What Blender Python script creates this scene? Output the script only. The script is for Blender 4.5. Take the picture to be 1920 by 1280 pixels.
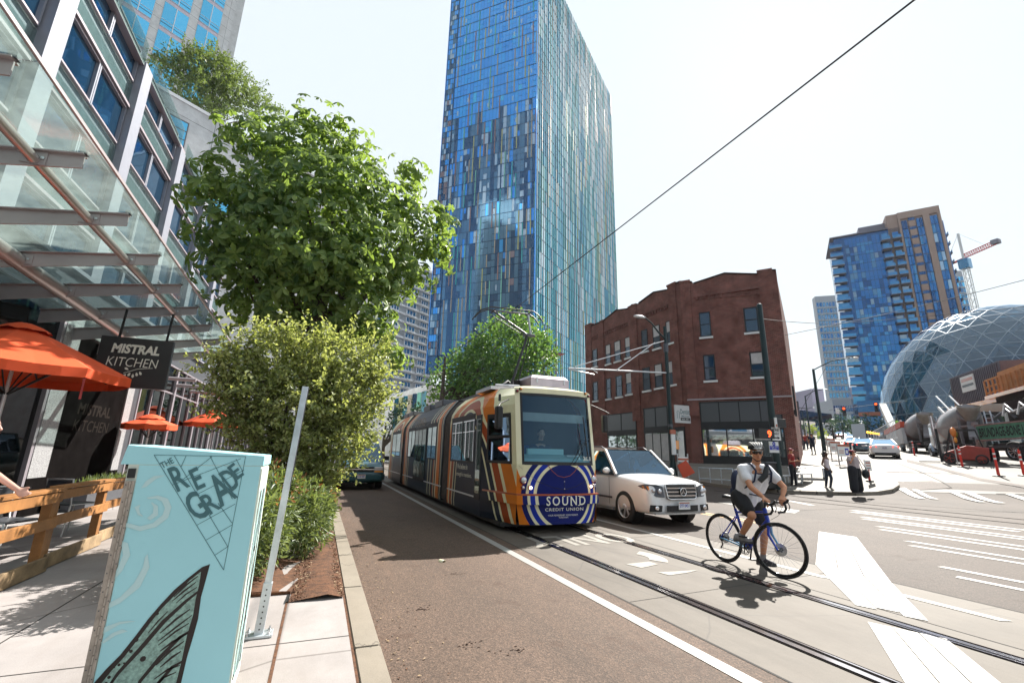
import bpy, math, random
from mathutils import Vector, Matrix
R = math.radians
for o in list(bpy.data.objects): bpy.data.objects.remove(o)
SC = bpy.context.scene
COL = SC.collection

# ---------------------------------------------------------------- camera
F, CX, CY, H = 853.0, 960.0, 640.0, 1.5
def _dir(px, py): return Vector(((px-CX)/F, -(py-CY)/F, -1.0))
_y = _dir(600, 842).normalized(); _z = _dir(1041, -2825)
_z = (_z - _y*_y.dot(_z)).normalized(); _x = _y.cross(_z)
CM = Matrix((_x, _y, _z))                      # camera axes -> world
cam = bpy.data.cameras.new('camera'); cam.sensor_width = 36; cam.lens = 36*F/1920
cam.clip_start = .05; cam.clip_end = 3000
co = bpy.data.objects.new('camera', cam); COL.objects.link(co)
m4 = CM.to_4x4(); m4.translation = (0, 0, H); co.matrix_world = m4
SC.camera = co
# ---------------------------------------------------------------- light
SUNV = Vector((.93, .60, 1.0)).normalized()
sl = bpy.data.lights.new('sun', 'SUN'); sl.energy = 5.0; sl.angle = R(.5); sl.color = (1, .95, .87)
so = bpy.data.objects.new('sun', sl); COL.objects.link(so)
so.rotation_euler = SUNV.to_track_quat('Z', 'Y').to_euler()
W = bpy.data.worlds.new('World'); SC.world = W; W.use_nodes = True
nt = W.node_tree; nt.nodes.clear()
sky = nt.nodes.new('ShaderNodeTexSky'); sky.sky_type = 'NISHITA'; sky.sun_disc = False
sky.sun_elevation = math.asin(SUNV.z); sky.sun_rotation = math.atan2(SUNV.x, SUNV.y)
sky.dust_density = .8; sky.air_density = 1.3; sky.ozone_density = 1.5
hs = nt.nodes.new('ShaderNodeHueSaturation'); hs.inputs['Saturation'].default_value = 1.25
bg = nt.nodes.new('ShaderNodeBackground'); bg.inputs[1].default_value = .050
ow = nt.nodes.new('ShaderNodeOutputWorld')
nt.links.new(sky.outputs[0], hs.inputs['Color'])
# thin bright summer haze over the clear sky, whitest on the sun's side
tcw = nt.nodes.new('ShaderNodeTexCoord'); dt = nt.nodes.new('ShaderNodeVectorMath'); dt.operation = 'DOT_PRODUCT'
dt.inputs[1].default_value = (.79, .56, .25); nt.links.new(tcw.outputs['Generated'], dt.inputs[0])
mr = nt.nodes.new('ShaderNodeMapRange'); mr.interpolation_type = 'SMOOTHSTEP'; nt.links.new(dt.outputs['Value'], mr.inputs[0])
mr.inputs[1].default_value = -.85; mr.inputs[2].default_value = .15; mr.inputs[3].default_value = .30; mr.inputs[4].default_value = .93
mxw = nt.nodes.new('ShaderNodeMix'); mxw.data_type = 'RGBA'; nt.links.new(mr.outputs[0], mxw.inputs[0]); nt.links.new(hs.outputs[0], mxw.inputs[6])
mxw.inputs[7].default_value = (7.5, 8.2, 8.6, 1); nt.links.new(mxw.outputs[2], bg.inputs[0]); nt.links.new(bg.outputs[0], ow.inputs[0])
SC.view_settings.view_transform = 'Standard'; SC.view_settings.look = 'None'
SC.view_settings.exposure = 1.3; SC.view_settings.gamma = 1.0
SC.render.engine = 'CYCLES'
SC.cycles.max_bounces = 8; SC.cycles.transparent_max_bounces = 12; SC.cycles.caustics_reflective = False
SC.cycles.use_denoising = True; SC.cycles.sample_clamp_indirect = 6

# ---------------------------------------------------------------- pixel -> place helpers (real distances)
def ray(px, py): return CM @ _dir(px, py)
def atY(px, py, Y): d = ray(px, py); d = d*(Y/d.y); return Vector((d.x, d.y, d.z+H))
def atX(px, py, X): d = ray(px, py); d = d*(X/d.x); return Vector((d.x, d.y, d.z+H))
def atD(px, py, D): d = ray(px, py); d = d*(D/math.hypot(d.x, d.y)); return Vector((d.x, d.y, d.z+H))
def zat(px, py, X, Y): d = ray(px, py); return H + d.z*math.hypot(X, Y)/math.hypot(d.x, d.y)
G1 = Vector((.82, .5724, 0)).normalized(); G2 = Vector((.5724, -.82, 0)).normalized()
_K = [(-1e4, 0), (22, 0), (26, .13), (29, .62), (33, 1.0), (44, 1.75), (60, 2.5), (200, 10.5), (1e5, 10.5)]
def sm(a, b, x): t = min(1, max(0, (x-a)/(b-a))); return t*t*(3-2*t)
def tz(X, Y):
    s = X*G1.x+Y*G1.y
    for (a, za), (b, zb) in zip(_K, _K[1:]):
        if s <= b: z = za+(zb-za)*(s-a)/(b-a); break
    return z*sm(9, 21, X)*sm(-60, -10, Y)
def G(px, py, h=0.0):
    d = ray(px, py); prev = None; t = .5
    hh = math.hypot(d.x, d.y); t = .3/hh
    while t*hh < 400:
        z = H+d.z*t-h-tz(d.x*t, d.y*t)
        if z <= 0:
            lo, hi = prev, t
            for _ in range(24):
                mid = (lo+hi)/2
                if H+d.z*mid-h-tz(d.x*mid, d.y*mid) > 0: lo = mid
                else: hi = mid
            return Vector((d.x*hi, d.y*hi, H+d.z*hi))
        prev = t; t *= 1.01
    return Vector((d.x*t, d.y*t, 0))

# ---------------------------------------------------------------- materials
MT = {}
class NB:
    def __init__(s, name):
        s.m = bpy.data.materials.new(name); s.m.use_nodes = True; s.t = s.m.node_tree
        s.p = s.t.nodes['Principled BSDF']; MT[name] = s.m
    def n(s, typ, **k):
        nd = s.t.nodes.new('ShaderNode'+typ)
        for a, b in k.items(): setattr(nd, a, b)
        return nd
    def l(s, a, b): s.t.links.new(a, b)
    def val(s, x): return x
    def math(s, op, a, b=None, c=None):
        nd = s.n('Math', operation=op)
        for i, v in enumerate((a, b, c)):
            if v is None: continue
            if isinstance(v, (int, float)): nd.inputs[i].default_value = v
            else: s.l(v, nd.inputs[i])
        return nd.outputs[0]
    def noise(s, scale, detail=4, rough=.6, vec=None, sc3=None):
        nd = s.n('TexNoise'); nd.inputs['Scale'].default_value = scale; nd.inputs['Detail'].default_value = detail
        nd.inputs['Roughness'].default_value = rough
        if vec is None: vec = s.n('TexCoord').outputs['Object']
        if sc3:
            mp = s.n('Mapping'); mp.inputs['Scale'].default_value = sc3; s.l(vec, mp.inputs[0]); vec = mp.outputs[0]
        s.l(vec, nd.inputs['Vector']); return nd.outputs['Fac']
    def ramp(s, fac, stops, interp='LINEAR'):
        nd = s.n('ValToRGB'); cr = nd.color_ramp; cr.interpolation = interp
        while len(cr.elements) < len(stops): cr.elements.new(.5)
        for e, (p, c) in zip(cr.elements, stops): e.position = p; e.color = (*c, 1) if len(c) == 3 else c
        s.l(fac, nd.inputs[0]); return nd.outputs[0]
    def mix(s, fac, a, b, mode='MIX'):
        nd = s.n('Mix', data_type='RGBA', blend_type=mode)
        for i, v in ((0, fac), (6, a), (7, b)):
            if isinstance(v, (int, float)): nd.inputs[i].default_value = v
            elif isinstance(v, tuple): nd.inputs[i].default_value = (*v, 1) if len(v) == 3 else v
            else: s.l(v, nd.inputs[i])
        return nd.outputs[2]
    def col(s, c):
        if isinstance(c, tuple): s.p.inputs['Base Color'].default_value = (*c, 1)
        else: s.l(c, s.p.inputs['Base Color'])
    def bump(s, h, strength=.3, dist=.02):
        b = s.n('Bump'); b.inputs['Strength'].default_value = strength; b.inputs['Distance'].default_value = dist
        s.l(h, b.inputs['Height']); s.l(b.outputs[0], s.p.inputs['Normal'])
def mat(name, c, rough=.55, metal=0.0, var=0.0, vs=3.0, bump=0.0, bs=40.0, coat=0.0, emit=0.0, spec=.5, fine=0.0, trans=0.0):
    b = NB(name); p = b.p
    p.inputs['Roughness'].default_value = rough; p.inputs['Metallic'].default_value = metal
    p.inputs['Coat Weight'].default_value = coat; p.inputs['Specular IOR Level'].default_value = spec
    p.inputs['Coat Roughness'].default_value = .04
    if var > 0:
        n = b.noise(vs, 6); lo = tuple(max(0, x*(1-var)) for x in c); hi = tuple(min(1, x*(1+var)) for x in c)
        cc = b.ramp(n, [(.3, lo), (.7, hi)])
        if fine > 0:
            cc = b.mix(fine, cc, b.ramp(b.noise(vs*40, 2), [(.35, (.25,)*3), (.65, (1,)*3)]), 'MULTIPLY')
        b.col(cc)
    else: b.col(c)
    if bump > 0: b.bump(b.noise(bs, 5), bump, .01)
    if emit > 0:
        p.inputs['Emission Color'].default_value = (*c, 1); p.inputs['Emission Strength'].default_value = emit
    return b.m
def leafmat(name, lo, hi, tr=.35, rough=.45):
    b = NB(name)
    oi = b.n('NewGeometry')
    c = b.mix(oi.outputs['Random Per Island'], lo, hi)
    b.col(c); b.p.inputs['Roughness'].default_value = rough
    t = b.n('BsdfTranslucent'); b.l(b.mix(.5, c, (hi[0]*1.6, hi[1]*1.6, hi[2]*.5)), t.inputs[0])
    mx = b.n('MixShader'); mx.inputs[0].default_value = tr
    b.l(b.p.outputs[0], mx.inputs[1]); b.l(t.outputs[0], mx.inputs[2])
    b.l(mx.outputs[0], b.t.nodes['Material Output'].inputs[0])
def glassmat(name, tint, fac=.25, rough=.02, refl=(1, 1, 1)):
    """thin pane: fresnel mirror over tinted transparency"""
    b = NB(name); t = b.n('BsdfTransparent'); t.inputs[0].default_value = (*tint, 1)
    g = b.n('BsdfGlossy'); g.inputs[0].default_value = (*refl, 1); g.inputs['Roughness'].default_value = rough
    fr = b.n('Fresnel'); fr.inputs[0].default_value = 1.5
    f2 = b.math('ADD', b.math('MULTIPLY', fr.outputs[0], 1.0), fac); f2 = b.math('MINIMUM', f2, 1.0)
    mx = b.n('MixShader'); b.l(f2, mx.inputs[0]); b.l(t.outputs[0], mx.inputs[1]); b.l(g.outputs[0], mx.inputs[2])
    b.l(mx.outputs[0], b.t.nodes['Material Output'].inputs[0])
def mirror(name, c, rough=.04, metal=.75, wob=0.0, var=0.0, ws=.35):
    """coated window glass: tinted mirror"""
    b = NB(name); b.p.inputs['Metallic'].default_value = metal; b.p.inputs['Roughness'].default_value = rough
    if var > 0:
        g = b.n('NewGeometry'); lo = tuple(x*(1-var) for x in c); hi = tuple(min(1, x*(1+var)) for x in c)
        b.col(b.mix(g.outputs['Random Per Island'], lo, hi))
    else: b.col(c)
    if wob: b.bump(b.noise(ws, 2), wob, .3)
def dirbrick(name, d, c1, c2, mortar, bw=.22, bh=.072, rough=.85, ms=.012):
    b = NB(name); tc = b.n('TexCoord'); vm = b.n('VectorMath', operation='DOT_PRODUCT'); vm.inputs[1].default_value = (*d, 0)
    b.l(tc.outputs['Object'], vm.inputs[0]); sx = b.n('SeparateXYZ'); b.l(tc.outputs['Object'], sx.inputs[0])
    cx = b.n('CombineXYZ'); b.l(vm.outputs['Value'], cx.inputs[0]); b.l(sx.outputs[2], cx.inputs[1])
    br = b.n('TexBrick'); b.l(cx.outputs[0], br.inputs['Vector']); br.inputs['Scale'].default_value = 1
    br.inputs['Brick Width'].default_value = bw; br.inputs['Row Height'].default_value = bh
    br.inputs['Mortar Size'].default_value = ms; br.inputs['Bias'].default_value = -.2
    br.inputs['Color1'].default_value = (*c1, 1); br.inputs['Color2'].default_value = (*c2, 1); br.inputs['Mortar'].default_value = (*mortar, 1)
    n = b.noise(1.1, 6); c = b.mix(.85, br.outputs['Color'], b.ramp(n, [(.3, (.5, .45, .45)), (.7, (1.1, 1.1, 1.1))]), 'MULTIPLY'); c = b.mix(.6, c, b.ramp(b.noise(7, 3, .6, None, (1, 1, 3.5)), [(.35, (.55, .5, .5)), (.65, (1.15, 1.15, 1.15))]), 'MULTIPLY')
    st = b.noise(9, 4); c = b.mix(b.ramp(st, [(.66, (0, 0, 0)), (.74, (.35,)*3)]), c, (.42, .3, .27))
    b.col(c); b.p.inputs['Roughness'].default_value = rough; b.p.inputs['Specular IOR Level'].default_value = .2
    b.bump(b.math('SUBTRACT', 1.0, br.outputs['Fac']), .5, .01)

def asphalt(name, c, warm=.25):
    b = NB(name); tc = b.n('TexCoord').outputs['Object']
    agg = b.n('TexVoronoi'); agg.inputs['Scale'].default_value = 85; b.l(tc, agg.inputs['Vector'])
    base = b.ramp(agg.outputs['Color'], [(.15, tuple(x*.62 for x in c)), (.6, c), (.95, tuple(min(1, x*1.7) for x in c))])
    big = b.noise(.35, 6, .65, tc, (1, .35, 1)); base = b.mix(.8, base, b.ramp(big, [(.32, (.48, .45, .43)), (.66, (1.12, 1.05, 1.0))]), 'MULTIPLY')
    st = b.noise(1.3, 8, .75, tc); base = b.mix(b.ramp(st, [(.56, (0,)*3), (.68, (.8,)*3)]), base, (c[0]*.5, c[1]*.36, c[2]*.28))
    oil = b.noise(4.5, 5, .6, tc); base = b.mix(b.ramp(oil, [(.7, (0,)*3), (.76, (.8,)*3)]), base, (.02, .016, .013))
    wt = b.noise(.8, 5, .7, tc, (3, .25, 1)); base = b.mix(b.ramp(wt, [(.55, (0,)*3), (.8, (warm,)*3)]), base, (c[0]*1.7, c[1]*1.35, c[2]*1.1))
    b.col(base); b.p.inputs['Roughness'].default_value = .8; b.p.inputs['Specular IOR Level'].default_value = .35
    b.bump(agg.outputs['Distance'], .35, .006)
def concrete(name, c, dirt=.5, jx=None, rough=.75, crack=.7):
    b = NB(name); tc = b.n('TexCoord').outputs['Object']
    base = b.ramp(b.noise(1.2, 8, .7, tc), [(.3, tuple(x*.72 for x in c)), (.68, c)])
    base = b.mix(dirt, base, b.ramp(b.noise(.5, 7, .7, tc, (1, .3, 1)), [(.35, (.5, .44, .38)), (.6, (1, 1, 1))]), 'MULTIPLY')
    base = b.mix(.35, base, b.ramp(b.noise(160, 2, .5, tc), [(.35, (.55,)*3), (.6, (1,)*3)]), 'MULTIPLY')
    cr = b.n('TexVoronoi', feature='DISTANCE_TO_EDGE'); cr.inputs['Scale'].default_value = .45
    wv = b.n('Mapping'); nz = b.n('TexNoise'); nz.inputs['Scale'].default_value = 2.2; nz.inputs['Detail'].default_value = 5
    va = b.n('VectorMath', operation='MULTIPLY_ADD'); b.l(nz.outputs['Color'], va.inputs[0]); va.inputs[1].default_value = (.5,)*3; b.l(tc, va.inputs[2]); b.l(va.outputs[0], cr.inputs['Vector'])
    base = b.mix(b.ramp(cr.outputs['Distance'], [(0, (crack,)*3), (.006, (0,)*3)]), base, (.05, .04, .035))
    b.col(base); b.p.inputs['Roughness'].default_value = rough; b.bump(b.noise(60, 5, .6, tc), .2, .004)

asphalt('asphalt_near', (.112, .076, .056)); asphalt('asphalt_far', (.074, .058, .050), .15); asphalt('asphalt_patch', (.10, .082, .075), .1)
concrete('concrete_track', (.140, .118, .096), .9); concrete('concrete_walk', (.40, .37, .365), .55); concrete('concrete_road', (.165, .15, .135), .6); concrete('concrete_corner', (.20, .18, .155), .6)
concrete('concrete_kerb', (.29, .25, .20), .5)
concrete('concrete_wall', (.80, .82, .83), .12, crack=0)
def paint(name, c):
    b = NB(name); tc = b.n('TexCoord').outputs['Object']
    w = b.noise(14, 8, .75, tc); w2 = b.noise(1.5, 4, .6, tc)
    f = b.ramp(b.math('ADD', b.math('MULTIPLY', w, .7), b.math('MULTIPLY', w2, .3)), [(.56, (0,)*3), (.66, (.8,)*3)])
    b.col(b.mix(f, c, (c[0]*.5, c[1]*.45, c[2]*.4))); b.p.inputs['Roughness'].default_value = .6
paint('paint_white', (.30, .29, .27)); paint('paint_yellow', (.50, .26, .05)); paint('paint_old', (.24, .22, .19))
mat('joint_black', (.03, .027, .025), .9)
mat('rail_steel', (.55, .52, .54), .16, 1.0, var=.15, vs=8); mat('rail_groove', (.012, .011, .011), .95, spec=0)
mat('steel', (.55, .56, .58), .35, .9, var=.15, vs=5); mat('galv', (.52, .56, .60), .45, .7, var=.18, vs=9, bump=.05)
mat('steel_paint', (.40, .35, .36), .4, .3, var=.08, vs=2); mat('office_trim', (.36, .31, .34), .4, .2); mat('office_panel', (.29, .30, .35), .4, .2, var=.06); mat('alu_white', (.72, .73, .75), .35, .2, var=.06)
mat('pipe_paint', (.48, .42, .41), .28, .55, var=.1, vs=3)
mat('alu_dark', (.10, .105, .12), .4, .4); mat('black', (.012, .012, .013), .5, var=.3); mat('black_gloss', (.01, .01, .012), .12, coat=.5)
mat('rubber', (.018, .018, .019), .75, var=.25, vs=12); mat('chrome', (.8, .8, .82), .1, 1.0); mat('rim', (.75, .75, .76), .32, .6)
mat('white', (.70, .70, .69), .5); mat('white_car', (.88, .88, .88), .3, coat=1.0); mat('teal_car', (.006, .075, .095), .28, .3, coat=1.0)
mat('blue_car', (.01, .045, .08), .25, .3, coat=1.0); mat('red_car', (.35, .02, .02), .3, coat=1.0); mat('silver_car', (.5, .5, .5), .25, .6, coat=1.0)
mat('cream', (.86, .82, .56), .32, coat=.3); mat('navy', (.008, .02, .16), .3, coat=.6); mat('navy_dk', (.008, .018, .045), .3, coat=.6)
mat('orange', (.72, .20, .02), .35, coat=.5); mat('rust', (.42, .075, .015), .35, coat=.5)
mat('grey_gang', (.10, .085, .085), .7, var=.3, vs=6); mat('lilac_box', (.50, .44, .50), .35, .5, var=.15)
mat('red', (.55, .02, .015), .5); mat('orange_cloth', (.78, .09, .02), .75, var=.08, vs=6); mat('red_cloth', (.26, .02, .02), .85, var=.15)
mat('amber', (.85, .30, .03), .25, coat=1); mat('redlens', (.30, .02, .03), .2, coat=1)
mat('lamp_on', (1, .82, .6), .3, emit=2.2); mat('tail_on', (1, .06, .03), .3, emit=1.5); mat('led_red', (1, .06, .01), .4, emit=3)
mat('lens', (.55, .55, .58), .1, .6, coat=1)
mat('wood', (.38, .17, .055), .55, var=.35, vs=4, bump=.15, bs=18, fine=.3); mat('wood_old', (.33, .23, .13), .75, var=.5, vs=5, bump=.2, bs=14, fine=.4)
mat('ply', (.52, .24, .09), .7, var=.15, vs=2); mat('bark', (.09, .07, .055), .9, var=.4, vs=8, bump=.6, bs=14)
mat('soil', (.13, .055, .025), .95, var=.55, vs=14, bump=1, bs=60, fine=.6)
mat('container', (.11, .095, .12), .55, var=.15); mat('brown_dark', (.035, .022, .018), .9, spec=.05)
mat('skin', (.58, .27, .15), .55, var=.08, vs=10); mat('skin_pale', (.50, .30, .24), .5); mat('skin_dark', (.16, .08, .05), .5)
mat('hair', (.02, .013, .01), .6, var=.3, vs=40); mat('shirt_white', (.82, .82, .85), .8, var=.08, vs=14, bump=.3, bs=16); mat('shorts', (.012, .012, .014), .8, bump=.3, bs=20, var=.3)
mat('jeans', (.025, .035, .06), .85, var=.3, vs=9); mat('strap', (.012, .02, .055), .7); mat('shoe', (.30, .29, .30), .7, var=.2, vs=20); mat('shoe_dk', (.05, .045, .05), .7)
mat('bike_blue', (.008, .045, .48), .25, coat=.6); mat('bike_cyan', (.1, .35, .6), .25, coat=1)
mat('cab_cyan', (.38, .73, .79), .45, var=.03, vs=1.5); mat('cab_side', (.66, .72, .64), .5, var=.10, vs=6); mat('cab_pale', (.50, .72, .73), .5); mat('cab_ink', (.05, .15, .17), .5)
mat('cab_black', (.02, .012, .01), .6); mat('cab_wing', (.24, .38, .33), .6, var=.45, vs=60); mat('hinge', (.40, .35, .30), .5, .4, var=.3, vs=12)
mat('sign_black', (.03, .03, .032), .35, var=.2); mat('sign_white', (.80, .80, .78), .6); mat('sign_blue', (.02, .04, .42), .5); mat('letter', (.78, .78, .70), .6)
mat('green_sign', (.10, .30, .19), .6, var=.2, vs=4); mat('chrome_truck', (.62, .62, .64), .22, .85, var=.1)
mat('mixer_white', (.24, .225, .24), .4, var=.15, vs=2, coat=.3); mat('mixer_grey', (.17, .16, .17), .5, var=.3); mat('tan', (.30, .27, .23), .6, var=.2)
mat('black_truck', (.02, .018, .02), .35, coat=.5, var=.4); mat('forklift_red', (.34, .035, .02), .4, var=.2)
mat('stone_dark', (.008, .007, .007), 1, var=.3, spec=0); mat('granite', (.30, .30, .31), .5, var=.5, vs=40)
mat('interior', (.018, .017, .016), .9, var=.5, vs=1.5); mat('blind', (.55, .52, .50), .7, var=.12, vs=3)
glassmat('clear_glass', (.72, .86, .88), .03); glassmat('tram_glass', (.66, .86, .92), .03, .02, (.45, .72, 1))
glassmat('car_glass', (.10, .18, .24), .12, .02, (.48, .68, .88)); glassmat('visor', (.1, .13, .15), .35)
glassmat('shop_glass', (.10, .13, .13), .0, .02, (.75, .8, .8)); mat('shop_mullion', (.30, .27, .30), .45, .3); glassmat('blade_glass', (.75, .88, .90), .12)
mirror('glass_dark', (.16, .22, .28), .03, .8); mirror('glass_deep', (.035, .14, .27), .03, .85, wob=.04); mirror('glass_sky', (.10, .42, .66), .05, .8, var=.2)
mirror('glass_win', (.30, .34, .38), .03, .85); mirror('glass_sash', (.07, .09, .11), .03, .8); mirror('glass_pane_blue', (.05, .22, .55), .03, .8)
leafmat('leaf_chestnut', (.045, .115, .04), (.27, .37, .11), .45, .48); leafmat('leaf_shrub', (.06, .11, .035), (.52, .56, .27), .4)
leafmat('leaf_hedge', (.025, .06, .02), (.26, .32, .14), .3); leafmat('leaf_redtip', (.30, .08, .04), (.45, .20, .10), .3)
leafmat('leaf_tree', (.05, .13, .045), (.16, .28, .08), .4); leafmat('leaf_roof', (.05, .10, .03), (.22, .29, .09), .35); leafmat('leaf_bright', (.16, .24, .03), (.36, .42, .06), .4)
leafmat('leaf_far', (.015, .05, .035), (.05, .11, .06), .2)

b = NB('canopy_glass')
_n = b.noise(1.6, 7, .7); _t = b.n('BsdfTransparent'); _t.inputs[0].default_value = (.74, .83, .81, 1); _d = b.n('BsdfTranslucent'); _d.inputs[0].default_value = (.58, .64, .62, 1); _g = b.n('BsdfGlossy'); _g.inputs['Roughness'].default_value = .08
_m = b.n('MixShader'); b.l(b.ramp(_n, [(.35, (.07,)*3), (.7, (.26,)*3)]), _m.inputs[0]); b.l(_t.outputs[0], _m.inputs[1]); b.l(_d.outputs[0], _m.inputs[2])
_m2 = b.n('MixShader'); _m2.inputs[0].default_value = .05; b.l(_m.outputs[0], _m2.inputs[1]); b.l(_g.outputs[0], _m2.inputs[2]); b.l(_m2.outputs[0], b.t.nodes['Material Output'].inputs[0])
# ---------------------------------------------------------------- mesh builder
class MB:
    def __init__(s): s.v = []; s.f = []; s.mi = []; s.mats = []; s.T = None; s.sm = []
    def idx(s, m):
        if m not in s.mats: s.mats.append(m)
        return s.mats.index(m)
    def add(s, vs, fs, m, smooth=False):
        o = len(s.v); T = s.T
        s.v += [tuple(T @ Vector(v)) if T is not None else tuple(v) for v in vs]
        k = s.idx(m)
        for f in fs: s.f.append(tuple(i+o for i in f)); s.mi.append(k); s.sm.append(smooth)
    def box(s, x0, x1, y0, y1, z0, z1, m, b=0):
        if b:
            x = [x0, x0+b, x1-b, x1]; 
            ring = lambda z, i: [(x0+i, y0+b+0*i, z), (x0+b, y0+i, z), (x1-b, y0+i, z), (x1-i, y0+b, z), (x1-i, y1-b, z), (x1-b, y1-i, z), (x0+b, y1-i, z), (x0+i, y1-b, z)]
            s.loft([ring(z0, b*.5), ring(z0+b, 0), ring(z1-b, 0), ring(z1, b*.5)], m); return
        v = [(x, y, z) for z in (z0, z1) for y in (y0, y1) for x in (x0, x1)]
        s.add(v, [(0, 2, 3, 1), (4, 5, 7, 6), (0, 1, 5, 4), (2, 6, 7, 3), (0, 4, 6, 2), (1, 3, 7, 5)], m)
    def quad(s, a, b, c, d, m): s.add([a, b, c, d], [(0, 1, 2, 3)], m)
    def poly(s, pts, m): s.add(pts, [tuple(range(len(pts)))], m)
    def slab(s, pts, th, m, n=None):
        """planar polygon thickened by th against its normal n"""
        P = [Vector(p) for p in pts]
        if n is None:
            n = Vector((0, 0, 0))
            for i in range(len(P)):
                n += (P[i]-P[0]).cross(P[(i+1) % len(P)]-P[0])
            n.normalize()
        n = Vector(n); Q = [p-n*th for p in P]; k = len(P)
        s.add(P+Q, [tuple(range(k)), tuple(range(2*k-1, k-1, -1))]+[(i, i+k, (i+1) % k+k, (i+1) % k) for i in range(k)], m)
    def loft(s, rings, m, cap=True, smooth=False, closed=True):
        k = len(rings[0]); vs = [p for r in rings for p in r]; fs = []
        kk = k if closed else k-1
        for i in range(len(rings)-1):
            for j in range(kk):
                a = i*k+j; b = i*k+(j+1) % k; fs.append((a, b, b+k, a+k))
        s.add(vs, fs, m, smooth)
        if cap and closed:
            s.add(rings[0], [tuple(range(k-1, -1, -1))], m); s.add(rings[-1], [tuple(range(k))], m)
    def frame(s, d):
        d = Vector(d).normalized(); u = d.cross(Vector((0, 0, 1)))
        if u.length < 1e-3: u = Vector((1, 0, 0))
        u.normalize(); return u, u.cross(d).normalized(), d
    def tube(s, pts, r, m, n=8, cap=True, smooth=True):
        P = [Vector(p) for p in pts]; rings = []
        if len(P) < 2: return
        u = None
        for i, p in enumerate(P):
            d = (P[min(i+1, len(P)-1)]-P[max(i-1, 0)])
            if d.length < 1e-9: d = Vector((0, 0, 1))
            d.normalize()
            if u is None: u, w, _ = s.frame(d)
            else:
                u = (u-d*u.dot(d))
                if u.length < 1e-6: u = s.frame(d)[0]
                u.normalize(); w = u.cross(d)
            rr = r[i] if isinstance(r, (list, tuple)) else r
            rings.append([p+(u*math.cos(a)+w*math.sin(a))*rr for a in [2*math.pi*j/n for j in range(n)]])
        s.loft(rings, m, cap, smooth)
    def bar(s, p, q, w, h, m, up=(0, 0, 1)):
        p, q = Vector(p), Vector(q); d = (q-p).normalized(); u = d.cross(Vector(up))
        if u.length < 1e-4: u = d.cross(Vector((1, 0, 0)))
        u.normalize(); v = u.cross(d)
        r = lambda c: [c+u*w/2+v*h/2, c-u*w/2+v*h/2, c-u*w/2-v*h/2, c+u*w/2-v*h/2]
        s.loft([r(p), r(q)], m)
    def lathe(s, c, prof, m, axis=(0, 0, 1), n=16, smooth=True, cap=True):
        u, w, d = s.frame(axis); c = Vector(c)
        s.loft([[c+d*z+(u*math.cos(a)+w*math.sin(a))*r for a in [2*math.pi*j/n for j in range(n)]] for r, z in prof], m, cap, smooth)
    def ball(s, c, r, m, n=12, k=8, T=None):
        if not isinstance(r, (tuple, list)): r = (r, r, r)
        c = Vector(c); vs = []; fs = []
        rings = [[Vector((math.cos(2*math.pi*j/n)*math.sin(math.pi*i/k)*r[0], math.sin(2*math.pi*j/n)*math.sin(math.pi*i/k)*r[1], math.cos(math.pi*i/k)*r[2])) for j in range(n)] for i in range(1, k)]
        if T is not None: rings = [[T @ p for p in rg] for rg in rings]
        tp = Vector((0, 0, r[2])); tp = T @ tp if T is not None else tp
        vs = [c+tp]+[c+p for rg in rings for p in rg]+[c-tp]
        for j in range(n): fs.append((0, 1+j, 1+(j+1) % n))
        for i in range(k-2):
            for j in range(n): a = 1+i*n+j; b = 1+i*n+(j+1) % n; fs.append((a, a+n, b+n, b))
        l = len(vs)-1
        for j in range(n): fs.append((l, l-n+(j+1) % n, l-n+j))
        s.add(vs, fs, m, True)
    def disc(s, c, r, m, axis, n=20): 
        u, w, d = s.frame(axis); c = Vector(c)
        s.poly([c+(u*math.cos(a)+w*math.sin(a))*r for a in [2*math.pi*j/n for j in range(n)]], m)
    def build(s, name, parent=None, label=None, cat=None, group=None, kind=None, world=False, bevel=0):
        me = bpy.data.meshes.new(name); me.from_pydata(s.v, [], s.f)
        for m in s.mats: me.materials.append(MT[m])
        me.polygons.foreach_set('material_index', s.mi); me.polygons.foreach_set('use_smooth', s.sm); me.update()
        o = bpy.data.objects.new(name, me); COL.objects.link(o)
        if parent is not None:
            o.parent = parent
            if world: o.matrix_parent_inverse = parent.matrix_world.inverted()
        if bevel:
            bv = o.modifiers.new('bevel', 'BEVEL'); bv.width = bevel; bv.segments = 2; bv.limit_method = 'ANGLE'; bv.angle_limit = R(40)
        tag(o, label, cat, group, kind); return o
def tag(o, label=None, cat=None, group=None, kind=None):
    if label: o['label'] = label
    if cat: o['category'] = cat
    if group: o['group'] = group
    if kind: o['kind'] = kind
    return o
def thing(name, label, cat, loc=(0, 0, 0), rz=0.0, group=None):
    o = bpy.data.objects.new(name, None); COL.objects.link(o); o.empty_display_size = .2
    o.matrix_world = Matrix.Translation(Vector(loc)) @ Matrix.Rotation(rz, 4, 'Z')
    o.location = loc; o.rotation_euler = (0, 0, rz)
    return tag(o, label, cat, group)
def copy_tree(o, parent=None):
    c = o.copy(); COL.objects.link(c); c.parent = parent
    if parent is not None: c.matrix_parent_inverse = o.matrix_parent_inverse.copy()
    for ch in [x for x in bpy.data.objects if x.parent == o]: copy_tree(ch, c)
    return c
_DG = None
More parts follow.
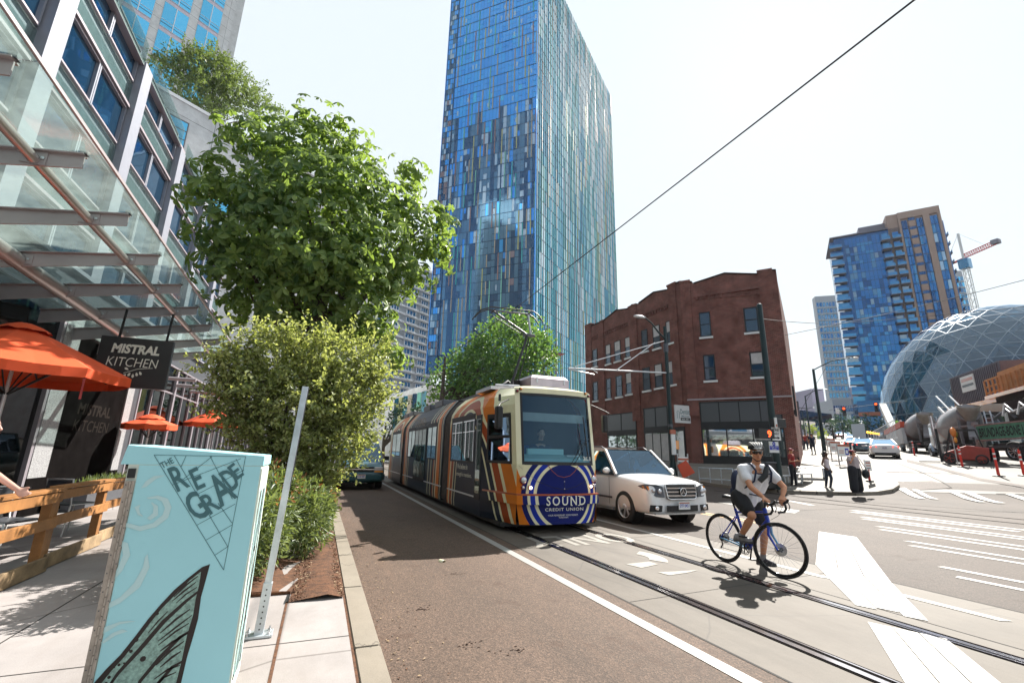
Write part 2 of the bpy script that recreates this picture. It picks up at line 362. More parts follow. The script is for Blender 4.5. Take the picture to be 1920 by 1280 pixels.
def text_mesh(body, bold=0.0, shear=0.0, spacing=1.0):
    cu = bpy.data.curves.new('t', 'FONT'); cu.body = body; cu.offset = bold; cu.shear = shear; cu.resolution_u = 3
    cu.space_character = spacing; cu.align_x = 'LEFT'
    ob = bpy.data.objects.new('t', cu); COL.objects.link(ob); bpy.context.view_layer.update()
    dg = bpy.context.evaluated_depsgraph_get(); me = ob.evaluated_get(dg).to_mesh()
    vs = [v.co.copy() for v in me.vertices]; fs = [tuple(p.vertices) for p in me.polygons]
    ob.evaluated_get(dg).to_mesh_clear(); bpy.data.objects.remove(ob); bpy.data.curves.remove(cu)
    return vs, fs
def put_text(mb, body, org, xd, yd, w, h, m, bold=0.0, shear=0.0, spacing=1.0):
    """fit lettering into the w x h rectangle at org spanned by xd, yd"""
    vs, fs = text_mesh(body, bold, shear, spacing)
    x0 = min(v.x for v in vs); x1 = max(v.x for v in vs); y0 = min(v.y for v in vs); y1 = max(v.y for v in vs)
    org, xd, yd = Vector(org), Vector(xd), Vector(yd)
    mb.add([org+xd*((v.x-x0)/(x1-x0)*w)+yd*((v.y-y0)/(y1-y0)*h) for v in vs], fs, m)
# ================================================================ ground
def axis(vals):
    out = []
    for a, b, st in vals:
        n = max(1, round((b-a)/st)); out += [a+(b-a)*i/n for i in range(n)]
    return out+[vals[-1][1]]
def sheet(mb, xs, ys, h, m):
    vs = [(x, y, tz(x, y)+h) for y in ys for x in xs]; k = len(xs)
    mb.add(vs, [(j*k+i, j*k+i+1, (j+1)*k+i+1, (j+1)*k+i) for j in range(len(ys)-1) for i in range(k-1)], m, True)
g = MB()
sheet(g, axis([(-900, -60, 60), (-60, 8, 4), (8, 60, .5), (60, 200, 5), (200, 1200, 80)]), axis([(-300, -60, 40), (-60, 0, 5), (0, 60, .5), (60, 200, 5), (200, 1500, 80)]), 0, 'asphalt_far')
g.build('ground', kind='structure')
def drape(mb, a, b, c, d, m, h, n=6, k=2):
    """quad a-b-c-d laid on the terrain; a-b and d-c are the long sides"""
    a, b, c, d = [Vector(p[:2]) for p in (a, b, c, d)]; vs = []
    for i in range(n+1):
        p = a.lerp(b, i/n); q = d.lerp(c, i/n)
        for j in range(k+1):
            r = p.lerp(q, j/k); vs.append((r.x, r.y, tz(r.x, r.y)+h))
    mb.add(vs, [(i*(k+1)+j, (i+1)*(k+1)+j, (i+1)*(k+1)+j+1, i*(k+1)+j+1) for i in range(n) for j in range(k)], m)
def pq(mb, pts, m, h, n=6, k=3): drape(mb, *[G(*p) for p in pts], m, h, n, k)
lane = MB(); drape(lane, (.56, -4), (.56, 200), (3.2, 200), (3.2, -4), 'asphalt_near', .004, 20, 2); lane.build('parking_lane_road', kind='structure')
tr = MB(); drape(tr, (3.2, -4), (3.2, 200), (7.0, 200), (7.0, -4), 'concrete_track', .0042, 40, 2)
for i in range(36):
    y = 1.35+3.1*i; drape(tr, (3.22, y), (6.98, y+.25), (6.98, y+.262), (3.22, y+.012), 'joint_black', .0062, 2, 1)
drape(tr, (5.62, -3), (5.62, 120), (5.635, 120), (5.635, -3), 'joint_black', .0064, 4, 1)
drape(tr, (6.99, -4), (6.99, 120), (7.015, 120), (7.015, -4), 'joint_black', .0064, 4, 1)
drape(tr, (3.185, -4), (3.185, 120), (3.21, 120), (3.21, -4), 'joint_black', .0064, 4, 1)
tr.build('tram_track_road', kind='structure')
rl = MB()
for X, sgn in ((3.86, 1), (5.30, -1)):
    rl.box(X-.095, X+.095, -4, 150, 0, .0085, 'rail_groove')
    rl.box(X-.045-.02*sgn, X+.02-.02*sgn, -4, 150, .0, .0125, 'rail_steel')
    rl.box(min(X+.05*sgn, X+.072*sgn), max(X+.05*sgn, X+.072*sgn), -4, 150, 0, .012, 'rail_steel')
# the second track that curves across the far side of the junction
for off in (0, 1.44):
    pts = [(30-off*.0, 0.0)]
    P = []
    for i in range(30):
        t = i/29; P.append(Vector((17.2+off+7*(1-t)**2*0+9*t**3*.6, 17-30*t, 0)))
    for a, b in zip(P, P[1:]):
        drape(rl, (a.x-.05, a.y), (b.x-.05, b.y), (b.x+.05, b.y), (a.x+.05, a.y), 'rail_groove', .006, 1, 1)
rl.build('tram_rail_road', kind='structure')
# markings
paint('paint_mid', (.27, .255, .23))
mk = MB()
drape(mk, (2.87, -4), (2.87, 180), (3.0, 180), (3.0, -4), 'paint_white', .0085, 60, 1)
drape(mk, (6.31, 4.55), (6.31, 120), (6.43, 120), (6.43, 4.3), 'paint_white', .0095, 40, 1)
drape(mk, (6.40, 2.8), (6.40, 3.72), (6.52, 3.68), (6.52, 2.75), 'paint_old', .0095, 1, 1)
for x in (9.95, 10.22): drape(mk, (x, 8.3), (x, 80), (x+.11, 80), (x+.11, 8.2), 'paint_yellow', .006, 30, 1)
def wq(*p, m='paint_white'):
    L = (Vector(p[1])-Vector(p[0])).length; drape(mk, *p, m, (.0105 if min(q[0] for q in p) < 7.1 else .006), max(4, int(L/.5)), 2)
# diagonal crosswalk blocks in the foreground, each of three butted strips
def strips(tl, tr_, br, bl, n, ext):
    tl, tr_, br, bl = [Vector(p) for p in (tl, tr_, br, bl)]
    for i in range(n):
        a0, a1 = tl.lerp(tr_, (i+.012)/n), tl.lerp(tr_, (i+.965)/n); b0, b1 = bl.lerp(br, (i+.012)/n), bl.lerp(br, (i+.965)/n)
        e = ext[i]; wq(a0, b0+(b0-a0)*e, b1+(b1-a1)*e, a1)
strips((10.26, 7.27), (10.33, 6.53), (7.02, 4.09), (7.0, 5.08), 3, (.012, .012, .012))
strips((6.97, 5.05), (6.99, 4.07), (5.72, 3.06), (5.50, 3.6), 3, (0, -.04, .03))
strips((5.06, 3.22), (5.28, 2.70), (3.9, 1.4), (4.0, 2.36), 3, (.1, .06, .0))
# the long double bars of the far crosswalk
for x0, x1, ya, yb in ((8.20, 8.33, 3.97, 4.0), (8.74, 8.87, 4.43, 4.4), (10.36, 10.50, 5.67, 5.6), (10.88, 11.02, 6.02, 5.9), (12.05, 12.22, 7.13, 7.1), (12.55, 12.72, 7.5, 7.4),
                       (13.75, 13.92, 8.55, 8.5), (14.18, 14.36, 8.83, 8.8), (15.2, 15.42, 9.75, 9.7), (15.75, 15.95, 10.1, 10.0)):
    yn = -2 if x0 < 12.8 else (4.6 if x0 < 14.5 else 6.0 if x0 < 16 else 7.2)
    wq((x0, ya), (x0, yn), (x1, yn), (x1, yb), m='paint_white' if x0 < 12 else 'paint_mid')
wq((15.9, 11.5), (16.9, 13.5), (17.1, 13.4), (16.1, 11.4), m='paint_old')
mk.build('road_marking', kind='structure')
mf = MB()
for p in (((1683, 916), (1723, 935), (1735, 935), (1697, 915)), ((1710, 918), (1748, 936), (1761, 937), (1722, 919)), ((1778, 922), (1836, 942), (1849, 942), (1790, 922)), ((1803, 922), (1870, 944), (1886, 944), (1818, 922)), ((1885, 927), (1930, 942), (1945, 940), (1900, 927))):
    pq(mf, p, 'paint_white', .03, 4, 1)
pq(mf, ((1345, 942), (1490, 962), (1500, 957), (1375, 939)), 'paint_old', .007, 4, 1)
mf.build('road_marking', kind='structure')
cr = MB()
A = G(1690, 921); B = G(1940, 929); e = G1*150
drape(cr, A, A+e, B+e, B, 'concrete_road', .012, 60, 8)
C_ = G(1942, 928); drape(cr, B-G2*.01, B+e, B+e+G2*25, B+G2*25, 'concrete_road', .0125, 60, 8)
pq(cr, ((1676, 906), (1748, 902), (1783, 915), (1690, 921)), 'asphalt_patch', .020, 3, 3)
pq(cr, ((1700, 861), (1835, 896), (1835, 901), (1700, 866)), 'asphalt_patch', .021, 10, 1)
pq(cr, ((1835, 896), (1925, 911), (1925, 916), (1835, 901)), 'asphalt_patch', .021, 6, 1)
pq(cr, ((1665, 862), (1783, 914.5), (1786, 915.2), (1666, 862)), 'joint_black', .022, 12, 1)
pq(cr, ((1868, 925.5), (1940, 926.5), (1940, 927.4), (1868, 926.2)), 'joint_black', .022, 12, 1)
cr.build('cross_street', kind='structure')
# tram lettering and bike symbol painted between the rails
lt = MB()
put_text(lt, 'ONLY', (5.62, 8.25, .0090), (-1, 0, 0), (0, -1, 0), 2.15, .95, 'paint_old', .02)
def arcstrip(c, r0, r1, a0, a1, n=14, sx=1.0, sy=1.0):
    for i in range(n):
        t0, t1 = a0+(a1-a0)*i/n, a0+(a1-a0)*(i+1)/n; w = lambda t, r: (c[0]+math.cos(t)*r*sx, c[1]+math.sin(t)*r*sy, .0092)
        lt.quad(w(t0, r0), w(t1, r0), w(t1, r1), w(t0, r1), 'paint_old')
arcstrip((4.62, 6.28), .22, .46, R(-55), R(35), sy=1.25); 
lt.poly([(4.22, 5.92, .0092), (4.30, 5.66, .0092), (4.68, 5.77, .0092), (4.66, 5.95, .0092)], 'paint_old')
lt.poly([(4.36, 5.40, .0092), (4.40, 5.22, .0092), (4.75, 5.26, .0092), (5.0, 5.33, .0092), (4.62, 5.36, .0092)], 'paint_old')
lt.build('road_marking', kind='structure')
# kerbs and pavements on the near side
kb = MB()
ys = [-4+1.55*i for i in range(60)]
for a, b in zip(ys, ys[1:]):
    kb.box(.375, .56, a+.006, b-.006, 0, .155, 'concrete_kerb', .018)
kb.build('kerb_left', kind='structure')
sw = MB(); sw.box(-3000**.5, .355, -8, 120, 0, .15, 'concrete_walk')
for y in [-2.2+1.55*i for i in range(12)]:
    if y < 5: sw.box(-2.6, .355, y, y+.012, .1502, .1515, 'joint_black')
sw.box(-.135, -.115, -4, 5.0, .1502, .1525, 'soil')
sw.box(-1.9, -1.888, -4, 40, .1502, .1515, 'joint_black'); sw.box(-5, -2.0, 9.3, 9.31, .1502, .1515, 'joint_black')
sw.box(.3552, .3745, -4, 90, .02, .146, 'soil')
sw.build('pavement_left', kind='structure')
bed = MB(); random.seed(5)
n, k = 90, 12
vs = [( -1.35+1.71*j/k if i > 1 else max(-1.35+1.71*j/k, -.11), 4.96+.28*i-(.27 if i == 2 else 0), .158+(.02*random.random() if 0 < j < k else 0)+.02*math.sin(j*1.3)) for i in range(n) for j in range(k+1)]
bed.add(vs, [(i*(k+1)+j, i*(k+1)+j+1, (i+1)*(k+1)+j+1, (i+1)*(k+1)+j) for i in range(n-1) for j in range(k)], 'soil', True)
for _ in range(2600):   # bark chips
    x = random.uniform(-.1, .36); y = random.uniform(4.97, 9.5)**1.0; z = .172; a = random.uniform(0, 6.3); l = random.uniform(.008, .022); w = l*.4
    c, s_ = math.cos(a)*l, math.sin(a)*l; q = random.uniform(-.008, .012)
    bed.quad((x-c, y-s_, z+q), (x+s_*.4, y-c*.4, z-q), (x+c, y+s_, z+q), (x-s_*.4, y+c*.4, z), 'soil' if random.random() < .7 else 'wood_old')
bed.build('soil_bed', kind='structure')
ll = MB(); random.seed(44)
for _ in range(900):   # dry leaves and grit in the gutter
    x = .57+abs(random.gauss(0, .22)); y = random.uniform(2.5, 16); a = random.uniform(0, 6.3); l = random.uniform(.004, .018); c, s_ = math.cos(a)*l, math.sin(a)*l; q = .007+random.uniform(0, .005)
    ll.quad((x-c, y-s_, q), (x+s_*.5, y-c*.5, q+.003), (x+c, y+s_, q), (x-s_*.5, y+c*.5, q+.002), random.choice(('soil', 'wood_old', 'bark', 'wood_old')))
for cx, cy in ((1.28, 3.95), (1.62, 3.72), (1.75, 6.1), (1.1, 4.9)):
    for _ in range(26): a = random.uniform(0, 6.3); r = abs(random.gauss(0, .05)); x, y = cx+math.cos(a)*r*1.8, cy+math.sin(a)*r; l = random.uniform(.003, .013); ll.poly([(x+math.cos(t)*l, y+math.sin(t)*l*.7, .0062) for t in (0, 1.1, 2.2, 3.3, 4.4, 5.4)], 'brown_dark')
ll.build('leaf_litter', kind='stuff')
# pavement on the far corner with its curved kerb
kl = [(23.0, 33), (20.5, 21), ] 
ke = [G(*p) for p in ((1262, 893), (1300, 903), (1340, 911), (1400, 919), (1460, 924), (1530, 927), (1600, 928), (1640, 927), (1668, 922), (1681, 914), (1677, 907))]
last = ke[-1]; far_ = last+G1*90
edge = [Vector((ke[0].x, 90, 0))]+[Vector((p.x, p.y, 0)) for p in ke]+[last+G1*6*i for i in range(1, 16)]
inn = []
for p in edge: inn.append(p)
pv = MB(); N = len(edge)
# strips from the kerb line to a line well inside the block
cen = [Vector((34, 90, 0)) if i == 0 else None for i in range(N)]
deep = []
for i, p in enumerate(edge):
    if i <= len(ke): q = Vector((31+ (i*.25), 34 - i*.3, 0))
    else: q = p - G2*14
    if i == 0: q = Vector((p.x+14, 90, 0))
    deep.append(q)
rows = 10
vs = []
for p, q in zip(edge, deep):
    for j in range(rows+1):
        r = p.lerp(q, j/rows); vs.append((r.x, r.y, tz(r.x, r.y)+.15))
pv.add(vs, [(i*(rows+1)+j, (i+1)*(rows+1)+j, (i+1)*(rows+1)+j+1, i*(rows+1)+j+1) for i in range(N-1) for j in range(rows)], 'concrete_corner', True)
pv.build('pavement_right', kind='structure')
kr = MB()
for a, b in zip(edge, edge[1:]):
    d = (b-a).normalized(); nrm = Vector((d.y, -d.x, 0))
    if nrm.dot(Vector((-1, -1, 0))) < 0: nrm = -nrm
    if (a-last).length > .1 and a.x > last.x: nrm = G2 if nrm.dot(G2) > 0 else -G2
    A0, B0 = a+nrm*.12, b+nrm*.12
    def z(p, h): return (p.x, p.y, tz(p.x, p.y)+h)
    kr.add([z(A0, -.05), z(B0, -.05), z(B0, .145), z(A0, .145), z(a, .156), z(b, .156)], [(0, 1, 2, 3), (3, 2, 5, 4)], 'concrete_kerb')
kr.build('kerb_right', kind='structure')
# ================================================================ foliage generators
def leaf(mb, p, d, n, L, w, m, fold=.25):
    """one folded leaf: base p, direction d, normal n"""
    s_ = d.cross(n).normalized(); up = n*w*fold
    a, b, t = p+d*L*.38, p+d*L*.72, p+d*L
    mb.add([p, a-s_*w*.42+up, b-s_*w*.5+up, t, b+s_*w*.5+up, a+s_*w*.42+up], [(0, 3, 2, 1), (0, 5, 4, 3)], m)
def rnd_dir():
    z = random.uniform(-1, 1); a = random.uniform(0, 2*math.pi); r = math.sqrt(1-z*z)
    return Vector((r*math.cos(a), r*math.sin(a), z))
def blob_points(blobs, dens, shell=.62):
    """points scattered through the outer layers of a union of ellipsoids"""
    for (c, r) in blobs:
        c = Vector(c); r = Vector(r if isinstance(r, (tuple, list)) else (r, r, r))
        n = int(dens*(r.x*r.y+r.y*r.z+r.x*r.z)/3)
        for _ in range(n):
            d = rnd_dir(); k = random.uniform(shell**3, 1)**(1/3); p = Vector((c.x+d.x*r.x*k, c.y+d.y*r.y*k, c.z+d.z*r.z*k))
            deep = 0
            for (c2, r2) in blobs:
                r2 = r2 if isinstance(r2, (tuple, list, Vector)) else (r2, r2, r2)
                q = math.sqrt(sum(((p[i]-c2[i])/r2[i])**2 for i in range(3)))
                if q < shell*.8: deep = 1; break
            if deep and random.random() < .85: continue
            yield p, Vector((d.x/r.x, d.y/r.y, d.z/r.z)).normalized()
def limbs(mb, base, blobs, r0, m='bark', n=8, wig=.25, fork=.45):
    base = Vector(base)
    for (c, r) in blobs:
        c = Vector(c); k = fork+random.uniform(-.1, .1); f = base.lerp(Vector((base.x, base.y, c.z)), k)
        P = []
        for i in range(n):
            t = i/(n-1); p = f.lerp(c, t); p.z += math.sin(t*math.pi)*wig*.5; p += Vector((random.uniform(-1, 1), random.uniform(-1, 1), 0))*wig*.15
            P.append(p)
        mb.tube(P, [r0*(.55-.48*i/(n-1)) for i in range(n)], m, 6)
def tree(name, label, cat, base, blobs, dens, L, w, m, trunk_r, group=None, shell=.6, clump=5, spread=.55, fork=.45, parts=True, multi=0):
    t = thing(name, label, cat, base, 0, group); bl = Vector(base)
    B = [((Vector(c)-bl), r) for c, r in blobs]
    cr = MB()
    for p, nrm in blob_points(B, dens, shell):
        for k in range(clump):
            d = (nrm*.5+rnd_dir()*.9).normalized(); q = p+rnd_dir()*L*spread*2
            leaf(cr, q, d, (rnd_dir()+Vector((0, 0, .8))).normalized(), L*random.uniform(.7, 1.25), w*random.uniform(.8, 1.2), m)
    cr.build('crown', t)
    tk = MB()
    if multi:
        for i in range(multi):
            a = 6.28*i/multi+random.random(); c, r = B[i % len(B)]
            P = [Vector((math.cos(a)*.1, math.sin(a)*.1, 0)), Vector((math.cos(a)*.3, math.sin(a)*.3, .6)), Vector(c).lerp(Vector((0, 0, Vector(c).z)), .35)*.75, Vector(c)]
            tk.tube(P, [trunk_r, trunk_r*.75, trunk_r*.5, trunk_r*.2], 'bark', 6)
    else:
        top = max(b[0].z for b in B)
        tk.tube([(0, 0, -.05), (.02, 0, top*.2), (-.03, .03, top*.45), (.02, 0, top*.75)], [trunk_r*1.25, trunk_r, trunk_r*.8, trunk_r*.3], 'bark', 10)
        limbs(tk, (0, 0, 0), B, trunk_r, fork=fork)
    tk.build('trunk', t); return t
def twiggy(t, blobs, n, tl, L, w, m, k=12, org=None, start=(.35, .85)):
    """leafy shoots growing outwards from every lump of the crown"""
    cr = MB(); tw = MB(); tot = sum(r[0]**2 for c, r in blobs)
    for c, r in blobs:
        for _ in range(max(3, int(n*r[0]**2/tot))):
            d = rnd_dir(); f = random.uniform(*start); p = Vector((c[0]+d.x*r[0]*f, c[1]+d.y*r[1]*f, c[2]+d.z*r[2]*f)); g = (d*.7+Vector((0, 0, .55))+rnd_dir()*.55).normalized(); ln_ = tl*random.uniform(.5, 1.35)
            P = [p]
            for i in range(4): g = (g+rnd_dir()*.18-Vector((0, 0, .06))).normalized(); P.append(P[-1]+g*ln_/4)
            tw.tube(P, [.004, .0035, .003, .0022, .0012], 'bark', 3, False)
            for i in range(k):
                q = (i+.5)/k*4; a = int(q); s_ = P[a].lerp(P[min(a+1, 4)], q-a); dd = (P[min(a+1, 4)]-P[a]).normalized(); sd = (rnd_dir()-dd*.2).normalized()
                leaf(cr, s_, (dd*.55+sd*.9).normalized(), (rnd_dir()*.7+Vector((0, 0, 1))).normalized(), L*random.uniform(.65, 1.2), w*random.uniform(.8, 1.15), m)
    return cr, tw
def pblobs(lst, Y, k=1.0):
    """crown lumps outlined in the photo, given their real distance and size"""
    out = []
    for px, py, r, dy in lst:
        c = atY(px, py, Y+dy); e = atY(px+r, py, Y+dy); R_ = (e-c).length*k*.96
        out.append((c, (R_, R_*1.0, R_*.95)))
    return out
# ---------------------------------------------------------------- horse chestnut
random.seed(11)
CH = pblobs([(600, 430, 150, 0), (490, 430, 118, -.3), (700, 440, 105, .4), (570, 320, 105, .2), (585, 250, 42, .2), (572, 214, 22, 0), (622, 228, 24, .2), (650, 262, 30, .3), (430, 335, 62, 0), (385, 350, 42, -.3), (352, 352, 22, -.3), (440, 250, 38, .3), (500, 262, 48, .5),
             (665, 330, 66, .4), (770, 322, 24, 1), (778, 350, 22, 1), (748, 380, 34, .8), (770, 430, 58, .8), (818, 405, 26, 1), (835, 432, 22, 1), (815, 470, 32, .8), (520, 550, 92, 0), (660, 560, 92, .2),
             (440, 500, 62, -.4), (400, 500, 34, -.4), (410, 430, 50, -.5), (735, 520, 58, .6), (785, 515, 26, .8), (600, 590, 80, .3), (700, 620, 54, .5), (735, 665, 30, .7), (440, 575, 38, 0), (560, 470, 80, -1.2), (660, 480, 70, -1), (500, 380, 60, -1)], 12.0)
ct = thing('chestnut_tree', 'big horse chestnut tree with broad hand-shaped leaves above the shrub', 'tree', (-.45, 12.0, .17))
cr = MB(); bl = Vector((-.45, 12.0, .17)); nlf = 0
for p, nrm in blob_points([(c-bl, r) for c, r in CH], 135, .58):
    p = p+nrm*random.choice((0, 0, 0, .08, .18, .32))+rnd_dir()*.12
    # a spray of five to seven leaflets that droop from one stalk
    ax = (nrm*.9+Vector((0, 0, .35))+rnd_dir()*.35).normalized(); u, w_, _ = cr.frame(ax); L = random.uniform(.13, .28); k = random.choice((5, 6, 7)); a0 = random.random()*6.28
    droop = random.uniform(.15, .7)
    for i in range(k):
        a = a0+2*math.pi*i/k*.92; d = (u*math.cos(a)+w_*math.sin(a)-ax*droop-Vector((0, 0, .15))).normalized()
        leaf(cr, p, d, (ax+d*.3).normalized(), L*random.uniform(.8, 1.1), L*.42, 'leaf_chestnut', .18)
    nlf += k
for c, r in CH:      # loose inner leaves that close the crown
    for _ in range(int(120*r[0]*r[0])):
        q = Vector(c)-bl+rnd_dir()*r[0]*.62; leaf(cr, q, rnd_dir(), rnd_dir(), .24, .11, 'leaf_chestnut')
cr.build('crown', ct)
tk = MB(); tk.tube([(0, 0, -.05), (.03, 0, 1.2), (-.03, .05, 2.6), (.1, 0, 4.5), (.1, 0, 7.2)], [.24, .19, .17, .13, .05], 'bark', 12)
limbs(tk, (.02, 0, 0), [(c-bl, r) for c, r in CH[:4]+CH[8:10]+CH[16:19]+CH[21:24]], .15)
tk.build('trunk', ct)
# ---------------------------------------------------------------- shrub and hedge by the kerb
random.seed(3)
SH = pblobs([(560, 770, 120, 0), (470, 740, 80, -.1), (650, 745, 82, .2), (600, 680, 60, 0), (690, 700, 42, .3), (510, 670, 52, 0), (440, 680, 42, -.2), (415, 720, 34, -.2), (560, 850, 82, 0), (650, 830, 62, .1), (470, 830, 52, -.2), (710, 760, 26, .3), (700, 655, 22, .3),
             (480, 640, 26, 0), (560, 640, 24, 0), (640, 650, 26, .2), (430, 770, 40, -.2), (600, 900, 45, 0), (400, 690, 22, -.1)], 8.3)
_b = Vector((-.35, 8.3, .17)); fs = thing('flowering_shrub', 'bushy shrub with small yellow-green leaves and many stems beside the kerb', 'shrub', _b)
_B = [(c-_b, (r[0]*.93, r[1]*.93, r[2]*.93)) for c, r in SH]; cr, tw = twiggy(fs, _B, 2300, .40, .078, .042, 'leaf_shrub', 13)
cr.build('crown', fs)
for i in range(11):
    a = 6.28*i/11+random.random()*.4; c, r = _B[i % len(_B)]
    tw.tube([Vector((math.cos(a)*.1, math.sin(a)*.1, -.02)), Vector((math.cos(a)*.28, math.sin(a)*.28, .5)), Vector(c).lerp(Vector((0, 0, Vector(c).z)), .45)*.75, Vector(c)], [.034, .026, .018, .008], 'bark', 6)
tw.build('stem', fs)
random.seed(8)
for i, (cx, cy, rx, ry, h_, lab) in enumerate(((-.92, 5.95, .74, .74, 1.10, 'dark glossy nandina bush just behind the metal post'), (-.34, 7.30, .62, .78, 1.10, 'nandina bush with red-tinted tips leaning over the bark mulch'), (-.15, 8.9, .48, .85, .92, 'nandina bush under the leafy shrub beside the kerb'), (-.05, 10.3, .45, .9, .62, 'low green bush nearest the parked teal van'))):
    t = thing('nandina_bush', lab, 'bush', (cx, cy, .17), 0, 'nandina bushes in the planting strip'); cr = MB()
    B = [((random.uniform(-rx, rx)*.45, random.uniform(-ry, ry)*.5, h_*random.uniform(.35, .62)), (rx*.62, ry*.62, h_*.42)) for _ in range(6)]+[((0, 0, h_*.42), (rx, ry, h_*.5))]
    for p, nrm in blob_points(B, 2100, .55):
        if p.z < .02: continue
        hot = (p.z > h_*.62 and random.random() < (.13 if i else .04))
        for _ in range(3):
            d = (nrm*.8+rnd_dir()*.8).normalized(); leaf(cr, p+rnd_dir()*.03, d, (rnd_dir()+Vector((0, 0, 1))).normalized(), random.uniform(.06, .11), .024, 'leaf_redtip' if hot else 'leaf_hedge')
    cr.build('foliage', t)
    st = MB()
    for _ in range(14):
        a = random.random()*6.28; q = random.uniform(.2, .7); st.tube([(0, 0, 0), (math.cos(a)*rx*q*.6, math.sin(a)*ry*q*.6, h_*.4), (math.cos(a)*rx*q, math.sin(a)*ry*q, h_*.8)], [.008, .006, .003], 'bark', 4)
    st.build('stem', t)

# ---------------------------------------------------------------- utility cabinet with its mural
cb = thing('utility_cabinet', 'pale blue painted utility cabinet with grey lettering and a black outlined wing', 'utility cabinet', (-.66, 3.4, .15))
def cbk(x, y, z): return (x+.66, y-3.4, z-.15)
b = MB(); b.T = Matrix.Translation((.66, -3.4, -.15))
b.box(-.965, -.315, 3.2, 3.62, .15, 1.40, 'cab_side'); b.build('housing', cb)
b = MB(); b.T = Matrix.Translation((.66, -3.4, -.15))
b.loft([[(-1.0, 3.198, 1.397), (-.306, 3.198, 1.397), (-.306, 3.64, 1.397), (-1.0, 3.64, 1.397)], [(-.985, 3.198, 1.498), (-.306, 3.198, 1.452), (-.306, 3.64, 1.452), (-.985, 3.64, 1.498)], [(-.975, 3.21, 1.503), (-.315, 3.21, 1.457), (-.315, 3.62, 1.457), (-.975, 3.62, 1.503)]], 'cab_cyan')
b.build('lid', cb)
b = MB(); b.T = Matrix.Translation((.66, -3.4, -.15))
b.slab([(-.915, 3.197, .17), (-.318, 3.197, .17), (-.318, 3.197, 1.393), (-.915, 3.197, 1.393)], .01, 'cab_cyan', (0, -1, 0)); door = b.build('door', cb)
b = MB(); b.T = Matrix.Translation((.66, -3.4, -.15))
b.box(-.962, -.918, 3.186, 3.2, .16, 1.31, 'hinge'); 
for i in range(26): z = .17+i*.044; b.tube([(-.936, 3.182, z), (-.936, 3.182, z+.038)], .006, 'hinge', 6); b.disc((-.953 if i % 2 else -.922, 3.1845, z+.02), .0035, 'alu_dark', (0, -1, 0), 6)
b.build('hinge', cb)
b = MB(); b.T = Matrix.Translation((.66, -3.4, -.15)); b.box(-.958, -.925, 3.188, 3.21, 1.325, 1.375, 'black'); b.build('latch', cb)
b = MB(); b.T = Matrix.Translation((.66, -3.4, -.15))   # right hand edge strip, weathered
b.box(-.3145, -.308, 3.205, 3.60, .17, 1.38, 'cab_side')
random.seed(2)
for k in range(9):
    y0 = 3.24+.035*k; zz = .25; pts = []
    while zz < 1.3: pts.append((-.3065, y0+.02*math.sin(zz*9+k*1.7)+random.uniform(-.004, .004), zz)); zz += .05
    b.tube(pts, .0016+.001*(k % 3), 'cab_black' if k % 2 else 'cab_pale', 4)
b.build('side_panel', cb)
# mural, flat paint on the door
pt = MB(); pt.T = Matrix.Translation((.66, -3.4, -.15))
def mp(px, py, lift=0): p = atY(px, py, 3.1955-lift); return (p.x, 3.1955-lift, p.z)
def ln(a, b_, w=.0028, m='cab_ink', lift=.0012):
    a, b_ = Vector(mp(*a, lift)), Vector(mp(*b_, lift)); d = (b_-a).normalized(); n = Vector((-d.z, 0, d.x))*w/2
    pt.quad(a-n, b_-n, b_+n, a+n, m)
Z3 = lambda x, y: (x*.375, 800+y*.375)     # coordinates measured in the enlarged crop
for a, c in (((770, 140), (1228, 148)), ((770, 140), (1118, 714)), ((1228, 148), (1118, 714)), ((870, 142), (1140, 600)), ((1050, 146), (1162, 360)), ((930, 145), (905, 200)), ((905, 270), (1060, 148)), ((860, 290), (1205, 158)),
             ((960, 350), (1220, 215)), ((985, 490), (1175, 385)), ((1030, 565), (1162, 488)), ((1075, 640), (1140, 597)), ((1090, 380), (1160, 480)), ((1180, 160), (1215, 225))): ln(Z3(*a), Z3(*c))
_wl = [.0014]
def word(s, ax, ay, bx, by, h, bold=.018):
    _wl[0] += .00025; a, b_ = Vector(mp(*Z3(ax, ay), _wl[0])), Vector(mp(*Z3(bx, by), _wl[0])); d = (b_-a); L = d.length; d.normalize(); n = Vector((-d.z, 0, d.x))
    put_text(pt, s, a, d, n, L, h, 'cab_ink', bold)
word('THE', 812, 208, 872, 178, .034, .01)
word('R', 888, 326, 952, 296, .145); word('E', 985, 318, 1030, 297, .125)
word('G', 985, 478, 1058, 432, .165); word('R', 1052, 440, 1108, 404, .120); word('A', 1105, 402, 1190, 350, .185); word('D', 1160, 322, 1208, 288, .130); word('E', 1188, 264, 1222, 238, .095)
def blobp(pts, m, lift): pt.poly([mp(*Z3(*p), lift) for p in pts], m)
def fanp(pts, m, lift):
    k = len(pts)//2; A = pts[:k]; B = pts[k:][::-1]
    for i in range(k-1): pt.add([mp(*Z3(*A[i]), lift), mp(*Z3(*A[i+1]), lift), mp(*Z3(*B[i+1]), lift), mp(*Z3(*B[i]), lift)], [(0, 1, 2, 3)], m)
